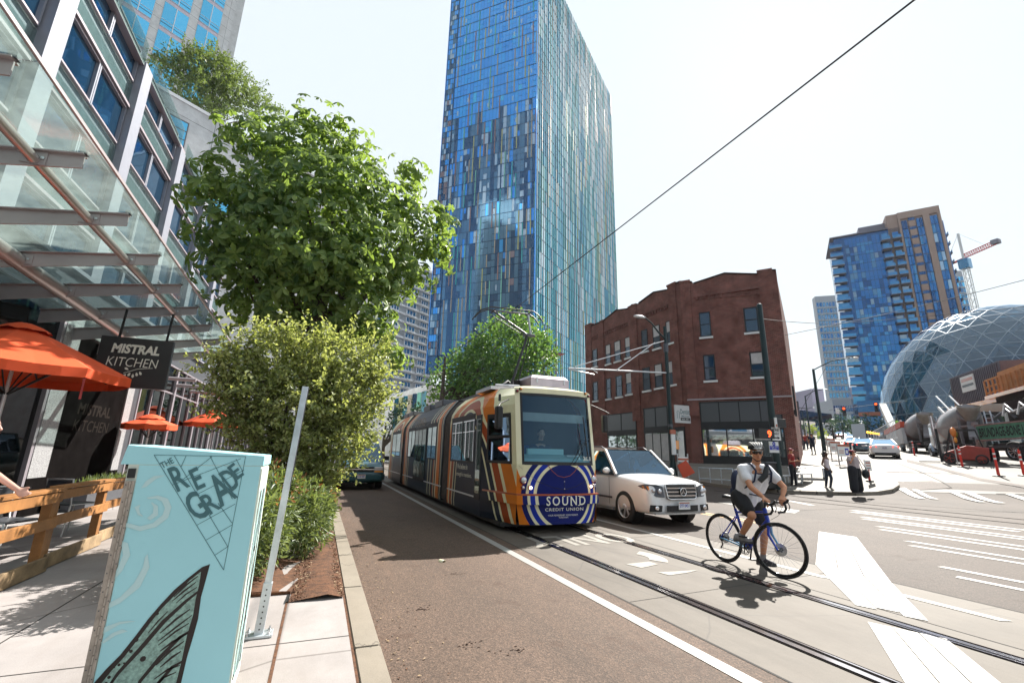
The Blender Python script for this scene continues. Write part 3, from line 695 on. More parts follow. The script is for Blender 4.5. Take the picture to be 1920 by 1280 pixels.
# swirls
fanp([(735, 352), (790, 342), (840, 358), (858, 400), (840, 455), (780, 500), (700, 520), (600, 490), (600, 468), (700, 496), (765, 480), (812, 440), (825, 405), (810, 372), (780, 358), (740, 360)], 'cab_pale', .001)
fanp([(700, 388), (672, 400), (690, 440), (715, 448), (712, 440), (700, 430), (695, 405), (702, 395)], 'cab_pale', .001)
fanp([(760, 376), (790, 395), (790, 440), (750, 466), (735, 455), (765, 430), (768, 400), (755, 380)], 'cab_pale', .001)
fanp([(590, 560), (640, 580), (652, 640), (610, 720), (545, 790), (548, 770), (590, 700), (615, 640), (610, 600), (580, 572)], 'cab_pale', .001)
fanp([(738, 635), (748, 700), (700, 800), (600, 880), (500, 925), (505, 900), (600, 850), (670, 780), (715, 700), (725, 650)], 'cab_pale', .001)
fanp([(680, 970), (600, 985), (520, 1030), (480, 1050), (478, 1030), (520, 1000), (600, 972), (650, 968)], 'cab_pale', .001)
fanp([(640, 1020), (580, 1040), (520, 1080), (500, 1080), (560, 1030), (610, 1010)], 'cab_pale', .001)
fanp([(830, 240), (780, 260), (730, 300), (705, 306), (730, 270), (770, 245)], 'cab_pale', .001)
# wing
out = [(1050, 685), (1010, 700), (940, 755), (870, 815), (800, 890), (740, 960), (680, 1040), (600, 1140), (530, 1210), (460, 1290), (400, 1400), (880, 1400), (905, 1280), (935, 1150), (965, 1050), (990, 960), (1005, 850), (1030, 760)]
blobp(out, 'cab_black', .0012)
inn_ = [(1005, 722), (950, 765), (880, 835), (810, 905), (750, 980), (690, 1060), (620, 1150), (560, 1215), (490, 1300), (450, 1400), (860, 1400), (880, 1280), (905, 1180), (935, 1040), (965, 940), (978, 860), (995, 790)]
blobp(inn_, 'cab_wing', .0016)
def stroke(pts, w, lift=.002):
    P = [Vector(mp(*Z3(*p), lift)) for p in pts]; L = []; Rr = []
    for i, p in enumerate(P):
        d = (P[min(i+1, len(P)-1)]-P[max(0, i-1)]).normalized(); n = Vector((-d.z, 0, d.x))*w*(.35+.65*math.sin(math.pi*min(.97, max(.05, i/(len(P)-1)))))
        L.append(p+n); Rr.append(p-n)
    for i in range(len(P)-1): pt.quad(L[i], L[i+1], Rr[i+1], Rr[i], 'cab_black')
for pts, w in (([(1000, 815), (930, 870), (820, 970), (700, 1110), (590, 1230), (520, 1330)], .011), ([(965, 1010), (900, 1050), (800, 1150), (700, 1270), (660, 1400)], .010), ([(930, 1160), (860, 1200), (790, 1280), (760, 1400)], .009),
               ([(990, 745), (930, 790), (870, 850)], .005), ([(980, 775), (920, 820), (860, 870)], .005), ([(985, 800), (930, 835), (880, 880)], .004),
               ([(950, 910), (880, 960), (800, 1030)], .006), ([(960, 940), (880, 1000), (790, 1070)], .005), ([(945, 980), (880, 1020), (790, 1090)], .005), ([(940, 1030), (860, 1075), (800, 1120)], .006),
               ([(920, 1070), (850, 1120), (780, 1190)], .006), ([(905, 1120), (860, 1150), (800, 1200)], .006), ([(900, 1190), (840, 1210), (770, 1260)], .005), ([(880, 1225), (820, 1250), (770, 1300)], .005), ([(840, 920), (790, 970), (740, 1030)], .004)): stroke(pts, w)
for x, y, r in ((785, 932, 8), (680, 1063, 10), (715, 1158, 12), (640, 1112, 9), (655, 1120, 7), (595, 1188, 6), (570, 1200, 5), (545, 1250, 7), (560, 1270, 5), (620, 1180, 4), (530, 1280, 6)):
    c = Vector(mp(*Z3(x, y), .002)); pt.disc(c, r*.0011, 'cab_black', (0, -1, 0), 10)
tag(pt.build('painted_mural', door), 'grey lettering over a street grid, pale swirls and a black outlined wing')

# ---------------------------------------------------------------- square metal post with base bracket
sp = thing('sign_post', 'bare square galvanised metal post bolted to the pavement by the cabinet', 'post', (-.27, 4.21, .152))
b = MB(); b.T = Matrix.Rotation(R(3), 4, 'Y')
b.box(-.024, .024, -.024, .024, .28, 1.86, 'galv'); b.box(.0245, .030, -.012, .012, 1.05, 1.86, 'alu_dark'); b.build('tube', sp, bevel=.004)
b = MB(); b.T = Matrix.Rotation(R(3), 4, 'Y')
b.box(-.031, .031, -.031, .031, .015, .36, 'galv')
for i in range(8): b.disc((0, -.0315, .05+.038*i), .006, 'black', (0, -1, 0), 8)
b.build('sleeve', sp, bevel=.003)
b = MB(); b.box(-.095, .095, -.07, .07, 0, .018, 'galv'); bp = b.build('base_plate', sp, bevel=.003)
for x in (-.07, .07):
    for y in (-.045, .045): b = MB(); b.lathe((x, y, .018), [(.013, 0), (.013, .010), (.006, .011), (.006, .028)], 'steel', n=6, smooth=False); b.build('bolt', bp)
# small kerbside litter
l1 = MB(); l1.T = Matrix.Translation(G(828, 1053))@Matrix.Rotation(.5, 4, 'Z')@Matrix.Rotation(R(96), 4, 'X'); l1.lathe((0, .0, 0), [(.03, -.04), (.038, .05), (.036, .05), (.028, -.036)], 'cream', n=12)
l1.build('paper_cup', None, 'crumpled pale paper cup lying on the road at the shadow edge', 'cup')

# ---------------------------------------------------------------- wooden patio fence
def fence(name_lab, X, y0, y1, zt, skew, right_post=True):
    t = thing('wooden_fence', name_lab, 'fence', (X, y0, .15), 0, 'fence panels round the patio'); L = y1-y0
    def bd(nm, z0, z1, ya, yb, th, m, off=0):
        b = MB(); b.T = Matrix.Shear('XZ', 4, (0, 0)) if False else None
        b.box(off, off+th, ya, yb, z0-.15, z1-.15, m); return b.build(nm, t, bevel=.004)
    bd('cap_rail', zt-.035, zt, -.02, L+.02, .13, 'wood', -.05); bd('rail', zt-.15, zt-.045, 0, L, .035, 'wood', .031); bd('rail', .60, .71, 0, L, .035, 'wood', .031); bd('kick_board', .16, .31, 0, L, .035, 'wood_old', .036)
    for y in (0.02, L-.11): bd('post', .15, zt-.037, y, y+.09, .09, 'wood', -.062)
    return t
fence('stained wooden fence panel nearest the camera, under the big umbrella', -2.66, 3.9, 6.86, 1.02, 0)
fence('stained wooden fence panel beside the blue cabinet top left corner', -2.72, 6.96, 8.38, 1.03, 0)
fence('farthest wooden fence panel half hidden behind the blue cabinet', -2.80, 8.50, 11.5, 1.0, 0)
# ---------------------------------------------------------------- patio chair frames
def chair(x, y, rz, lab):
    t = thing('patio_chair', lab, 'chair', (x, y, .15), rz, 'chairs on the patio'); b = MB()
    b.tube([(-.22, -.2, 0), (-.22, -.2, .44), (-.22, .2, .44), (-.24, .26, .82), (.24, .26, .82), (.22, .2, .44), (.22, -.2, .44), (.22, -.2, 0)], .012, 'white', 6)
    b.tube([(-.22, .2, .44), (-.23, .24, 0)], .012, 'white', 6); b.tube([(.22, .2, .44), (.23, .24, 0)], .012, 'white', 6); b.build('frame', t)
    s = MB(); s.box(-.22, .22, -.21, .21, .43, .455, 'alu_dark'); s.build('seat', t, bevel=.01)
    s = MB(); s.box(-.23, .23, .235, .26, .55, .80, 'alu_dark'); s.build('backrest', t, bevel=.01)
chair(-3.35, 7.6, 1.2, 'pale tube-framed chair just behind the fence, nearest the camera'); chair(-3.5, 9.6, 2.6, 'tube-framed patio chair seen over the far fence panel')
def table(x, y, lab):
    t = thing('patio_table', lab, 'table', (x, y, .15), 0, 'tables on the patio'); b = MB(); b.box(-.35, .35, -.35, .35, .71, .74, 'alu_dark'); b.build('table_top', t, bevel=.008)
    b = MB(); b.lathe((0, 0, 0), [(.22, 0), (.22, .02), (.03, .04), (.03, .71)], 'alu_dark'); b.build('leg', t)
table(-4.1, 8.56, 'dark square patio table under the big orange umbrella')

# ---------------------------------------------------------------- umbrellas
def umbrella(x, y, R_, zr, zp, lab, rot=0.3, n=8):
    t = thing('patio_umbrella', lab, 'umbrella', (x, y, .15), rot, 'orange umbrellas on the patio'); z0 = .15
    c = MB(); rim = []
    for k in range(n):
        a0, a1 = 2*math.pi*k/n, 2*math.pi*(k+1)/n; P = lambda a, r, z: (math.cos(a)*r, math.sin(a)*r, z-z0)
        prev = None
        for i in range(7):
            f = i/6; r = .12+(R_-.12)*f; z = zp-.05-(zp-.05-zr)*(f**1.05); am = (a0+a1)/2
            row = [P(a0, r, z), P(a0*.75+a1*.25, r*.955, z-.015*f), P(am, r*.935, z-.022*f), P(a0*.25+a1*.75, r*.955, z-.015*f), P(a1, r, z)]
            if prev:
                for j in range(4): c.add([prev[j], prev[j+1], row[j+1], row[j]], [(0, 3, 2, 1)], 'orange_cloth', True)
            prev = row
        dn = [(p[0], p[1], p[2]-.13) for p in prev]
        for j in range(4): c.add([prev[j], prev[j+1], dn[j+1], dn[j]], [(0, 3, 2, 1)], 'orange_cloth')
    c.build('canopy', t)
    v = MB(); 
    rg = []
    for (r, z) in ((.30, zp-.085), (.20, zp-.02), (.08, zp+.03), (.01, zp+.04)):
        rg.append([(math.cos(6.283*j/24)*r*(1+.05*math.sin(j*2.1)), math.sin(6.283*j/24)*r*(1+.05*math.cos(j*1.3)), z-z0+.012*math.sin(j*2.6)*(r/.3)) for j in range(24)])
    v.loft(rg, 'orange_cloth', False, True); v.build('vent', t)
    p = MB(); p.tube([(0, 0, 0), (0, 0, zp-z0)], .022, 'alu_white', 8); p.build('pole', t)
    q = MB(); q.lathe((0, 0, 0), [(.27, 0), (.27, .06), (.06, .09), (.05, .3)], 'alu_dark'); q.build('base', t)
    for k in range(n):
        a = 2*math.pi*k/n; r = MB(); e = Vector((math.cos(a), math.sin(a), 0))
        r.bar(e*.05+Vector((0, 0, zp-z0-.07)), e*(R_-.03)+Vector((0, 0, zr-z0-.012)), .016, .026, 'black'); r.bar(e*.03+Vector((0, 0, zr-z0-.35)), e*R_*.55+Vector((0, 0, (zr+zp)/2-z0-.07)), .012, .02, 'black')
        r.build('rib', t)
    s_ = MB(); a = R(-33)-rot; e = Vector((math.cos(a), math.sin(a), 0))*(R_-.02); s_.bar(e+Vector((0, 0, zr-z0-.06)), e*1.0+Vector((0.01, 0, zr-z0-.42)), .03, .004, 'red_cloth'); s_.build('strap', t)
    return t
umbrella(-4.15, 8.56, 1.32, 2.50, 3.14, 'large orange patio umbrella in the left foreground beside the fence', R(-33)+R(0))
umbrella(-4.05, 21.6, 1.0, 2.42, 2.95, 'small orange umbrella half hidden behind the flowering shrub', .2)
umbrella(-4.3, 15.2, .62, 2.05, 2.28, 'orange umbrella just above the left end of the blue cabinet', .1)

# ---------------------------------------------------------------- glass canopy over the patio
cn = thing('glass_canopy', 'steel and glass canopy projecting from the building over the patio', 'canopy', (-5, 1, 0)); OX, OY = 5, -1
slp = lambda y: -.040*(y-5.59)
ys_ = [5.59+1.25*k for k in range(-4, 8)]
for y in ys_:
    b = MB(); b.T = Matrix.Translation((OX, OY, 0)); zo = 4.44+slp(y); zi = 4.06+slp(y)
    for (ha, hb, w) in ((0, -.014, .11), (-.014, -.205, .018)):
        b.loft([[(-4.98, y-w/2, zi+ha), (-4.98, y+w/2, zi+ha), (-4.98, y+w/2, zi+hb-(.05 if hb < -.1 else 0)), (-4.98, y-w/2, zi+hb-(.05 if hb < -.1 else 0))], [(-2.62, y-w/2, zo+ha), (-2.62, y+w/2, zo+ha), (-2.62, y+w/2, zo+hb+(.05 if hb < -.1 else 0)), (-2.62, y-w/2, zo+hb+(.05 if hb < -.1 else 0))]], 'steel_paint')
    bm_ = b.build('beam', cn)
    for X, zc, hw in ((-4.2, 4.06+slp(y)+(.38*.8/2.36)-.10, .17), (-3.0, 4.06+slp(y)+.38*1.98/2.36-.08, .10)):
        c = MB(); c.T = Matrix.Translation((OX, OY, 0)); c.box(X-hw, X+hw, y-.022, y-.0085, zc-.075, zc+.075, 'steel_paint')
        for dx in (-.7, .7):
            c.lathe((X+hw*dx, y-.022, zc), [(.018, 0), (.018, .012), (.0, .016)], 'steel', (0, -1, 0), 6, False)
        c.build('bracket', bm_)
    c = MB(); c.T = Matrix.Translation((OX, OY, 0)); c.box(-2.66, -2.60, y-.03, y+.03, zo, zo+.05, 'alu_dark'); c.build('glass_clip', bm_)
for X, r, zf in ((-3.0, .052, lambda y: 4.06+slp(y)+.38*1.98/2.36-.10), (-4.2, .105, lambda y: 4.06+slp(y)+.38*.8/2.36-.13)):
    b = MB(); b.T = Matrix.Translation((OX, OY, 0)); b.tube([(X, y, zf(y)) for y in (.2, 4, 8, 12, 14.2)], r, 'pipe_paint', 20); b.build('pipe', cn)
for a, c in zip(ys_, ys_[1:]):
    b = MB(); b.T = Matrix.Translation((OX, OY, 0)); z0 = 4.06+slp(a)+.025; z1 = 4.46+slp(a)+.02; z2 = 4.06+slp(c)+.025; z3 = 4.46+slp(c)+.02
    b.slab([(-4.95, a+.012, z0), (-2.48, a+.012, z1), (-2.48, c-.012, z3), (-4.95, c-.012, z2)], .014, 'canopy_glass', (0, 0, 1)); b.build('glass_pane', cn)
b = MB(); b.T = Matrix.Translation((OX, OY, 0)); b.bar((-2.465, .5, 4.475+slp(.5)), (-2.465, 14.4, 4.475+slp(14.4)), .022, .035, 'steel_paint'); b.build('edge_rail', cn)

# ---------------------------------------------------------------- hanging restaurant sign
sg = thing('hanging_sign', 'black hanging board sign lettered in white with a small branch', 'sign', (-3.2, 9.9, 2.45))
tl, tr_, br, bl_ = [atY(x, y, 9.9)-Vector((-3.2, 9.9, 2.45)) for x, y in ((191, 626), (327, 640), (308, 728), (168, 722))]
for v_ in (tl, tr_, br, bl_): v_.z = v_.z
xl, xr, z1_, z0_ = (tl.x+bl_.x)/2, (tr_.x+br.x)/2, .91, .02
b = MB(); b.box(xl, xr, 0, .10, z0_, z1_, 'sign_black'); board = b.build('board', sg, bevel=.006)
b = MB(); ww = xr-xl
put_text(b, 'MISTRAL', (xl+.17*ww, -.003, z0_+.60), (1, 0, 0), (0, 0, 1), ww*.66, .17, 'letter', .045, .12)
put_text(b, 'KITCHEN', (xl+.14*ww, -.003, z0_+.37), (1, 0, 0), (0, 0, 1), ww*.70, .16, 'letter', -.004, .12)
b.tube([(xl+.40*ww, -.004, .27), (xl+.58*ww, -.004, .36), (xl+.78*ww, -.004, .39)], .005, 'letter', 5)
for fx, fz, a in ((.44, .26, -2.2), (.49, .29, -1.9), (.53, .27, -1.5), (.57, .30, -1.3), (.46, .33, 2.6), (.61, .32, -1.1), (.41, .23, 3.0)):
    o_ = Vector((xl+fx*ww, -.0045, fz)); d_ = Vector((math.cos(a), 0, math.sin(a))); leaf(b, o_, d_, Vector((0, -1, 0)), .075, .04, 'letter', 0)
b.build('lettering', board)
for x in (xl+.22*ww, xr-.12*ww):
    b = MB(); b.bar((x, .05, z1_), (x+.02, .05, z1_+.52), .035, .03, 'black'); b.build('hanger', sg)

# ---------------------------------------------------------------- restaurant front (ground storey)
sf = thing('restaurant_front', 'glazed restaurant front with dark panel, granite piers and metal mullions', 'shopfront', (-5, 0, .15))
def SB(nm, y0, y1, z0, z1, m, dx0=0.0, dx1=.2, par=None, bev=0):
    b = MB(); b.box(-dx1, -dx0, y0, y1, z0-.15, z1-.15, m); return b.build(nm, par or sf, bevel=bev)
b = MB(); b.box(-6.0, -5.0, -6, 12.35, -.0, .0, 'black') if False else None
b = MB(); b.box(-5.4, -.22, -6, 60, 4.52, 5.0, 'alu_dark'); b.box(-4.9, -.02, -6, 60, 4.05, 4.5, 'alu_dark'); b.build('fascia', sf)
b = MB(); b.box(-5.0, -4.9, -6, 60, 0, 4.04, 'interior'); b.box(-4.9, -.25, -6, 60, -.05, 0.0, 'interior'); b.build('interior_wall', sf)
def shopwin(y0, y1, transoms=(3.24,), mid=()):
    f = MB()
    for (ya, yb) in ((y0, y0+.09), (y1-.09, y1)): f.box(-.14, .02, ya, yb, 0, 4.04, 'shop_mullion')
    for z in (0.0, 3.99)+tuple(t-.15 for t in transoms): f.box(-.12, .01, y0+.0905, y1-.0905, z, z+.055, 'shop_mullion')
    for y in mid: f.box(-.10, .005, y-.03, y+.03, .056, 3.98, 'shop_mullion')
    fo = f.build('window', sf); g_ = MB(); g_.box(-.07, -.05, y0+.09, y1-.09, .05, 3.99, 'shop_glass'); g_.build('pane', fo)
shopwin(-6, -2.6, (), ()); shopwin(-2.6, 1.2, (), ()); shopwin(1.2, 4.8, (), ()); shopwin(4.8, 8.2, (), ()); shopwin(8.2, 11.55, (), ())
SB('pier', 11.56, 12.20, .85, 4.18, 'granite', -.03, .3); SB('pier_base', 11.555, 12.205, .15, .85, 'stone_dark', -.034, .3)
mat('soot', (.018, .014, .012), .9, spec=.05)
pn = SB('black_panel', 12.21, 15.3, .15, 4.18, 'stone_dark', .0, .2)
b = MB(); put_text(b, 'MISTRAL', (.003, 12.9, 1.98), (0, 1, 0), (0, 0, 1), 1.7, .26, 'soot', .03, .1); put_text(b, 'KITCHEN', (.003, 12.85, 1.62), (0, 1, 0), (0, 0, 1), 1.8, .25, 'soot', 0, .1); b.build('lettering', pn)
SB('pier', 15.305, 15.75, .85, 4.18, 'granite', -.03, .3); SB('pier_base', 15.30, 15.755, .15, .85, 'stone_dark', -.034, .3); SB('pier', 15.76, 16.2, .15, 4.18, 'alu_dark', .0, .3)
yy = 16.2
for k in range(9): shopwin(yy, yy+3.3, (3.24,), (yy+1.1, yy+2.2)); yy += 3.3
for k in range(9):
    b = MB(); b.tube([(.0, 17.6+1.9*k, 3.45), (1.0, 17.6+1.9*k, 3.45)], .06, 'steel_paint', 8); b.build('awning_rod', sf)
# planter grass beside the panel
random.seed(21); t = thing('planter', 'dark planter of spiky grass in front of the black panel', 'planter', (-4.55, 13.8, .15)); b = MB(); b.box(-.2, .2, -1.3, 1.3, 0, .5, 'alu_dark'); b.build('box', t, bevel=.01); b = MB()
for _ in range(240):
    p = Vector((random.uniform(-.17, .17), random.uniform(-1.25, 1.25), .49)); d = (rnd_dir()*.55+Vector((0, 0, 1))).normalized(); leaf(b, p, d, rnd_dir(), random.uniform(.12, .25), .018, 'leaf_hedge')
b.build('grass', t)

# ---------------------------------------------------------------- glass office building above
ob = thing('glass_office_building', 'pale metal and blue glass office building rising over the canopy', 'building', (-10, 0, 4.5)); ZB = 4.5
def OB(nm, y0, y1, z0, z1, x0, x1, m, par=None):
    b = MB(); b.box(x0, x1, y0, y1, z0-ZB, z1-ZB, m); return b.build(nm, par or ob)
OB('wall', -20, 56, 5.16, 19.0, -14, -.10, 'office_panel')
b = MB(); b.box(-14, 4.9, -20, 60, .501, .58, 'office_panel'); b.build('terrace', ob)
bays = [(-7.9+6.33*k) for k in range(10)]
for y0 in bays:
    far = y0 > 20; zoff = -.32 if y0 > 24 else 0
    OB('column', y0-.45, y0+.42, 5.2, 19.2+zoff, -.09, .32, 'office_panel')
    for fl in range(5):
        zb = 3.95+3.32*fl+zoff+.65; zt_ = zb+1.95 if fl < 4 else zb+1.75
        if zb > 18: continue
        for (ya, yb) in ((y0+.5, y0+3.12), (y0+3.16, y0+5.82)):
            f = MB()
            for (a, c, d, e) in ((ya, ya+.09, zb, zt_), (yb-.09, yb, zb, zt_)): f.box(-.095, .06, a, c, d-ZB, e-ZB, 'office_panel')
            for (d, e) in ((zb, zb+.08), (zt_-.08, zt_)): f.box(-.095, .075, ya+.0905, yb-.0905, d-ZB, e-ZB, 'office_trim')
            fo = f.build('window', ob); p_ = MB(); p_.box(-.095, -.06, ya+.09, yb-.09, zb+.08-ZB, zt_-.08-ZB, 'glass_deep'); p_.build('pane', fo)
        if fl < 4 and zt_+1.3 < 19.2: OB('spandrel_glass', y0+.5, y0+5.82, zt_+.16, zt_+1.22, .03, .055, 'canopy_glass'); OB('sill_band', y0+.45, y0+5.86, zt_+.02, zt_+.14, -.095, .16, 'office_trim')
    OB('glass_railing', y0+.5, y0+5.82, 19.0+zoff, 20.1+zoff, .26, .285, 'canopy_glass'); 
OB('cornice', -20, 56, 18.98, 19.12, -.095, .25, 'office_trim')
# ---------------------------------------------------------------- pale block behind it
def at2(p, t, z): q = Vector((p[0], p[1], 0))+G1*t; return (q.x, q.y, z)
wb = thing('pale_office_block', 'pale smooth concrete block above the glass building, carrying a roof garden', 'building', (-16.2, 42.0, 0)); B0 = (0, 0)
def face(mb, t0, t1, z0, z1, out, m, th=.12, org=(0, 0)):
    """panel on a wall that runs along the cross-street direction, facing the camera"""
    n = G2; o_ = Vector((org[0], org[1], 0))+n*out
    a = o_+G1*t0; c = o_+G1*t1
    mb.loft([[(a.x, a.y, z0), (c.x, c.y, z0), (c.x-n.x*th, c.y-n.y*th, z0), (a.x-n.x*th, a.y-n.y*th, z0)], [(a.x, a.y, z1), (c.x, c.y, z1), (c.x-n.x*th, c.y-n.y*th, z1), (a.x-n.x*th, a.y-n.y*th, z1)]], m)
b = MB(); face(b, -3.0, 24, 0, 31.2, 0, 'concrete_wall', 16); b.build('wall', wb)
b = MB(); face(b, -3.0, 24.1, 31.2, 31.5, .1, 'alu_white', 16.2)
for t_ in (4.6, 8.2, 11.8, 15.4): face(b, t_, t_+.03, 19, 31.19, .006, 'joint_black', .02)
face(b, -3, 24, 29.85, 29.88, .005, 'joint_black', .02); face(b, 2.9, 24, 25.2, 25.23, .005, 'joint_black', .02); b.build('coping', wb)
for z0, z1, t0, t1 in ((26.8, 29.4, .6, 2.5), (22.6, 24.9, .6, 2.5), (22.6, 24.9, 5, 7), (18.5, 20.8, .6, 2.5)):
    f = MB(); face(f, t0-.1, t1+.1, z0-.1, z1+.1, .05, 'alu_dark', .12); fo = f.build('window', wb)
    for k in range(3): p_ = MB(); face(p_, t0, t1, z0+(z1-z0)*k/3+.05, z0+(z1-z0)*(k+1)/3-.05, .07, 'glass_sky', .03); p_.build('pane', fo)
# roof garden tree
random.seed(31)
rb = []
for px, py, r, D in ((330, 135, 30, 52), (370, 130, 38, 52), (410, 150, 42, 53), (360, 170, 42, 52), (420, 185, 36, 53), (300, 130, 18, 51), (455, 190, 30, 54), (490, 205, 22, 55), (400, 118, 24, 53), (440, 140, 20, 54), (470, 165, 16, 54), (380, 205, 30, 53), (345, 105, 18, 52), (515, 215, 14, 55)):
    c = atD(px, py, D); rr = (atD(px+r, py, D)-c).length; rb.append((c, (rr, rr, rr*.95)))
c0 = atD(400, 200, 53.5)
_b = Vector((c0.x, c0.y, 31.5)); rt = thing('roof_garden_tree', 'wispy olive-green tree growing on the roof of the pale block', 'tree', _b)
_B = [(c-_b, r) for c, r in rb]; cr, tw = twiggy(rt, _B, 900, 1.5, .30, .13, 'leaf_roof', 16); cr.build('crown', rt)
tw.tube([(0, 0, -.3), (.1, 0, 2), (0, .2, 4)], [.22, .18, .08], 'bark', 8); limbs(tw, (0, 0, 0), _B, .14); tw.build('trunk', rt)
# ---------------------------------------------------------------- tall white tower behind
wt = thing('white_tower', 'tall white stone tower with blue window strips behind the roof garden', 'tower', (-20.6, 72.1, 0))
b = MB(); face(b, -40, 0, 0, 112, 0, 'concrete_wall', 20); face(b, -.02, 1.6, 0, 110, -1.6, 'concrete_wall', 18); b.build('wall', wt)
b = MB()
for z in range(14, 112, 2): face(b, -40, 0, z, z+.05, .02, 'silver_car', .05)
for t_ in (-.75, -4.4+1.45): face(b, t_, t_+.04, 10, 112, .02, 'silver_car', .05)
b.build('stone_joint', wt)
for t0, t1 in ((-4.4, -1.6), (-8.6, -5.55), (-12.7, -9.6), (-16.8, -13.7), (-20.9, -17.8)):
    for k in range(6, 21):
        z = 21.9+4.9*(k-6)+2.2
        if z > 108: break
        f = MB(); face(f, t0, t1, z, z+.62, .05, 'lilac_box', .1); face(f, t0, t1, z+4.86, z+4.9, .08, 'alu_white', .1); face(f, (t0+t1)/2-.05, (t0+t1)/2+.05, z+.62, z+4.86, .12, 'alu_white', .12)
        for q in (.66, 1.35, 1.85): face(f, t0, t1, z+q, z+q+.05, .11, 'alu_white' if q != 1.35 else 'alu_dark', .1)
        fo = f.build('window', wt, group=None)
        p_ = MB(); face(p_, t0+.02, (t0+t1)/2-.04, z+.64, z+4.84, .07, 'glass_sky', .05); face(p_, (t0+t1)/2+.04, t1-.02, z+.64, z+4.84, .07, 'glass_sky', .05); p_.build('pane', fo)
# ================================================================ buildings beyond the junction
def onw(px, py, P, d):
    r = ray(px, py); det = r.x*(-d.y)+d.x*r.y; s_ = (P[0]*(-d.y)+d.x*P[1])/det; x, y = r.x*s_, r.y*s_
    return ((x-P[0])*d.x+(y-P[1])*d.y, H+r.z*s_)
class Wall:
    """local frame of a wall: t along it, z up, out towards the viewer"""
    def __init__(s, P, d, base=(0, 0, 0)):
        s.P = Vector((P[0], P[1], 0)); s.d = Vector((d[0], d[1], 0)).normalized(); s.n = Vector((s.d.y, -s.d.x, 0)); s.b = Vector(base)
        if s.n.dot(-s.P) < 0: s.n = -s.n
    def p(s, t, o, z): v = s.P+s.d*t+s.n*o; return (v.x-s.b.x, v.y-s.b.y, z-s.b.z)
    def box(s, mb, t0, t1, z0, z1, o0, o1, m):
        mb.loft([[s.p(t0, o0, z), s.p(t1, o0, z), s.p(t1, o1, z), s.p(t0, o1, z)] for z in (z0, z1)], m)
    def prism(s, mb, pts, o0, o1, m):
        k = len(pts); mb.add([s.p(t, o0, z) for t, z in pts]+[s.p(t, o1, z) for t, z in pts], [tuple(range(k)), tuple(range(2*k-1, k-1, -1))]+[(i, i+k, (i+1) % k+k, (i+1) % k) for i in range(k)], m)
    def px(s, px, py): return onw(px, py, s.P, s.d)
    def win(s, parent, t0, t1, z0, z1, o=.0, frame='black', pane='glass_sash', rails=(.5,), mull=(), sill=None, fw=.07, th=.06, proud=.05, lab=None, blind=None):
        f = MB()
        s.box(f, t0, t0+fw, z0, z1, o, o+proud, frame); s.box(f, t1-fw, t1, z0, z1, o, o+proud, frame)
        s.box(f, t0+fw*1.01, t1-fw*1.01, z0, z0+fw, o, o+proud, frame); s.box(f, t0+fw*1.01, t1-fw*1.01, z1-fw, z1, o, o+proud, frame)
        for r in rails: zz = z0+(z1-z0)*r; s.box(f, t0+fw*1.01, t1-fw*1.01, zz-fw*.35, zz+fw*.35, o, o+proud*.85, frame)
        for r in mull: tt = t0+(t1-t0)*r; s.box(f, tt-fw*.4, tt+fw*.4, z0+fw*1.01, z1-fw*1.01, o, o+proud*.9, frame)
        fo = f.build('window', parent, lab); g_ = MB(); s.box(g_, t0+fw, t1-fw, z0+fw, z1-fw, o-.02, o+.012, pane); g_.build('pane', fo)
        if blind: b_ = MB(); s.box(b_, t0+fw, t1-fw, z0+(z1-z0)*blind[0], z0+(z1-z0)*blind[1]-fw, o+.013, o+.018, 'blind'); b_.build('blind', fo)
        if sill: b_ = MB(); s.box(b_, t0-.08, t1+.08, z0-.14, z0-.005, o, o+.13, sill); b_.build('sill', fo)
        return fo
# ---------------------------------------------------------------- brick corner building
dirbrick('brick_side', (0, 1), (.25, .068, .050), (.13, .040, .034), (.34, .22, .18))
DF = Vector((.60, -.80, 0)); dirbrick('brick_front', (.60, -.80), (.27, .072, .054), (.14, .042, .036), (.36, .24, .20))
X0 = 23.4; c_ = ray(1293, 790); CYb = X0*c_.y/c_.x; CB = (X0, CYb)
bk = thing('brick_building', 'three storey dark red brick corner building with stepped parapet and street level shops', 'building', (X0, CYb, .3))
WS = Wall(CB, (0, 1), bk.location); WF = Wall(CB, (.60, -.80), bk.location)
Z2 = lambda x, y: (1060+.328*x, 480+.328*y)
def poly_from(Wl, pts): return [Wl.px(*Z2(*p)) for p in pts]
LEN = WS.px(1098, 700)[0]; FR = WF.px(1473, 650)[0]
side = [(118, 412), (212, 376), (220, 370), (292, 312), (372, 302), (378, 282), (412, 278), (420, 272), (505, 210), (607, 192), (614, 168), (653, 150)]
sp_ = poly_from(WS, side); sp_[0] = (LEN, sp_[0][1]); sp_ = [(max(0, t), z) for t, z in sp_]; ztop = sp_[-1][1]; sp_[-1] = (0, ztop)
b = MB(); WS.prism(b, [(0, -.3), (LEN, -.3)]+sp_, 0, -.35, 'brick_side')
front = [(653, 150), (725, 152), (732, 160), (910, 102), (1118, 108), (1121, 86), (1205, 84)]
fp_ = poly_from(WF, front); fp_ = [(max(0, t), z) for t, z in fp_]; fp_[0] = (0, ztop); fp_[-1] = (FR, fp_[-1][1])
WF.prism(b, [(.0, -.3), (FR, -.3)]+fp_[::-1], 0, -.35, 'brick_front')
b.build('wall', bk)
b = MB(); zr_ = min(z for t, z in sp_)-.6
ca, cb_, cc, cd = WS.p(0.01, -.02, 0), WS.p(LEN-.01, -.02, 0), None, None
p1, p2, p3 = Vector(WS.p(.0, -.36, 0)), Vector(WS.p(LEN, -.36, 0)), Vector(WF.p(FR, -.36, 0)); p4 = p3+G1*14; p5 = Vector((p4.x, p2.y, 0))
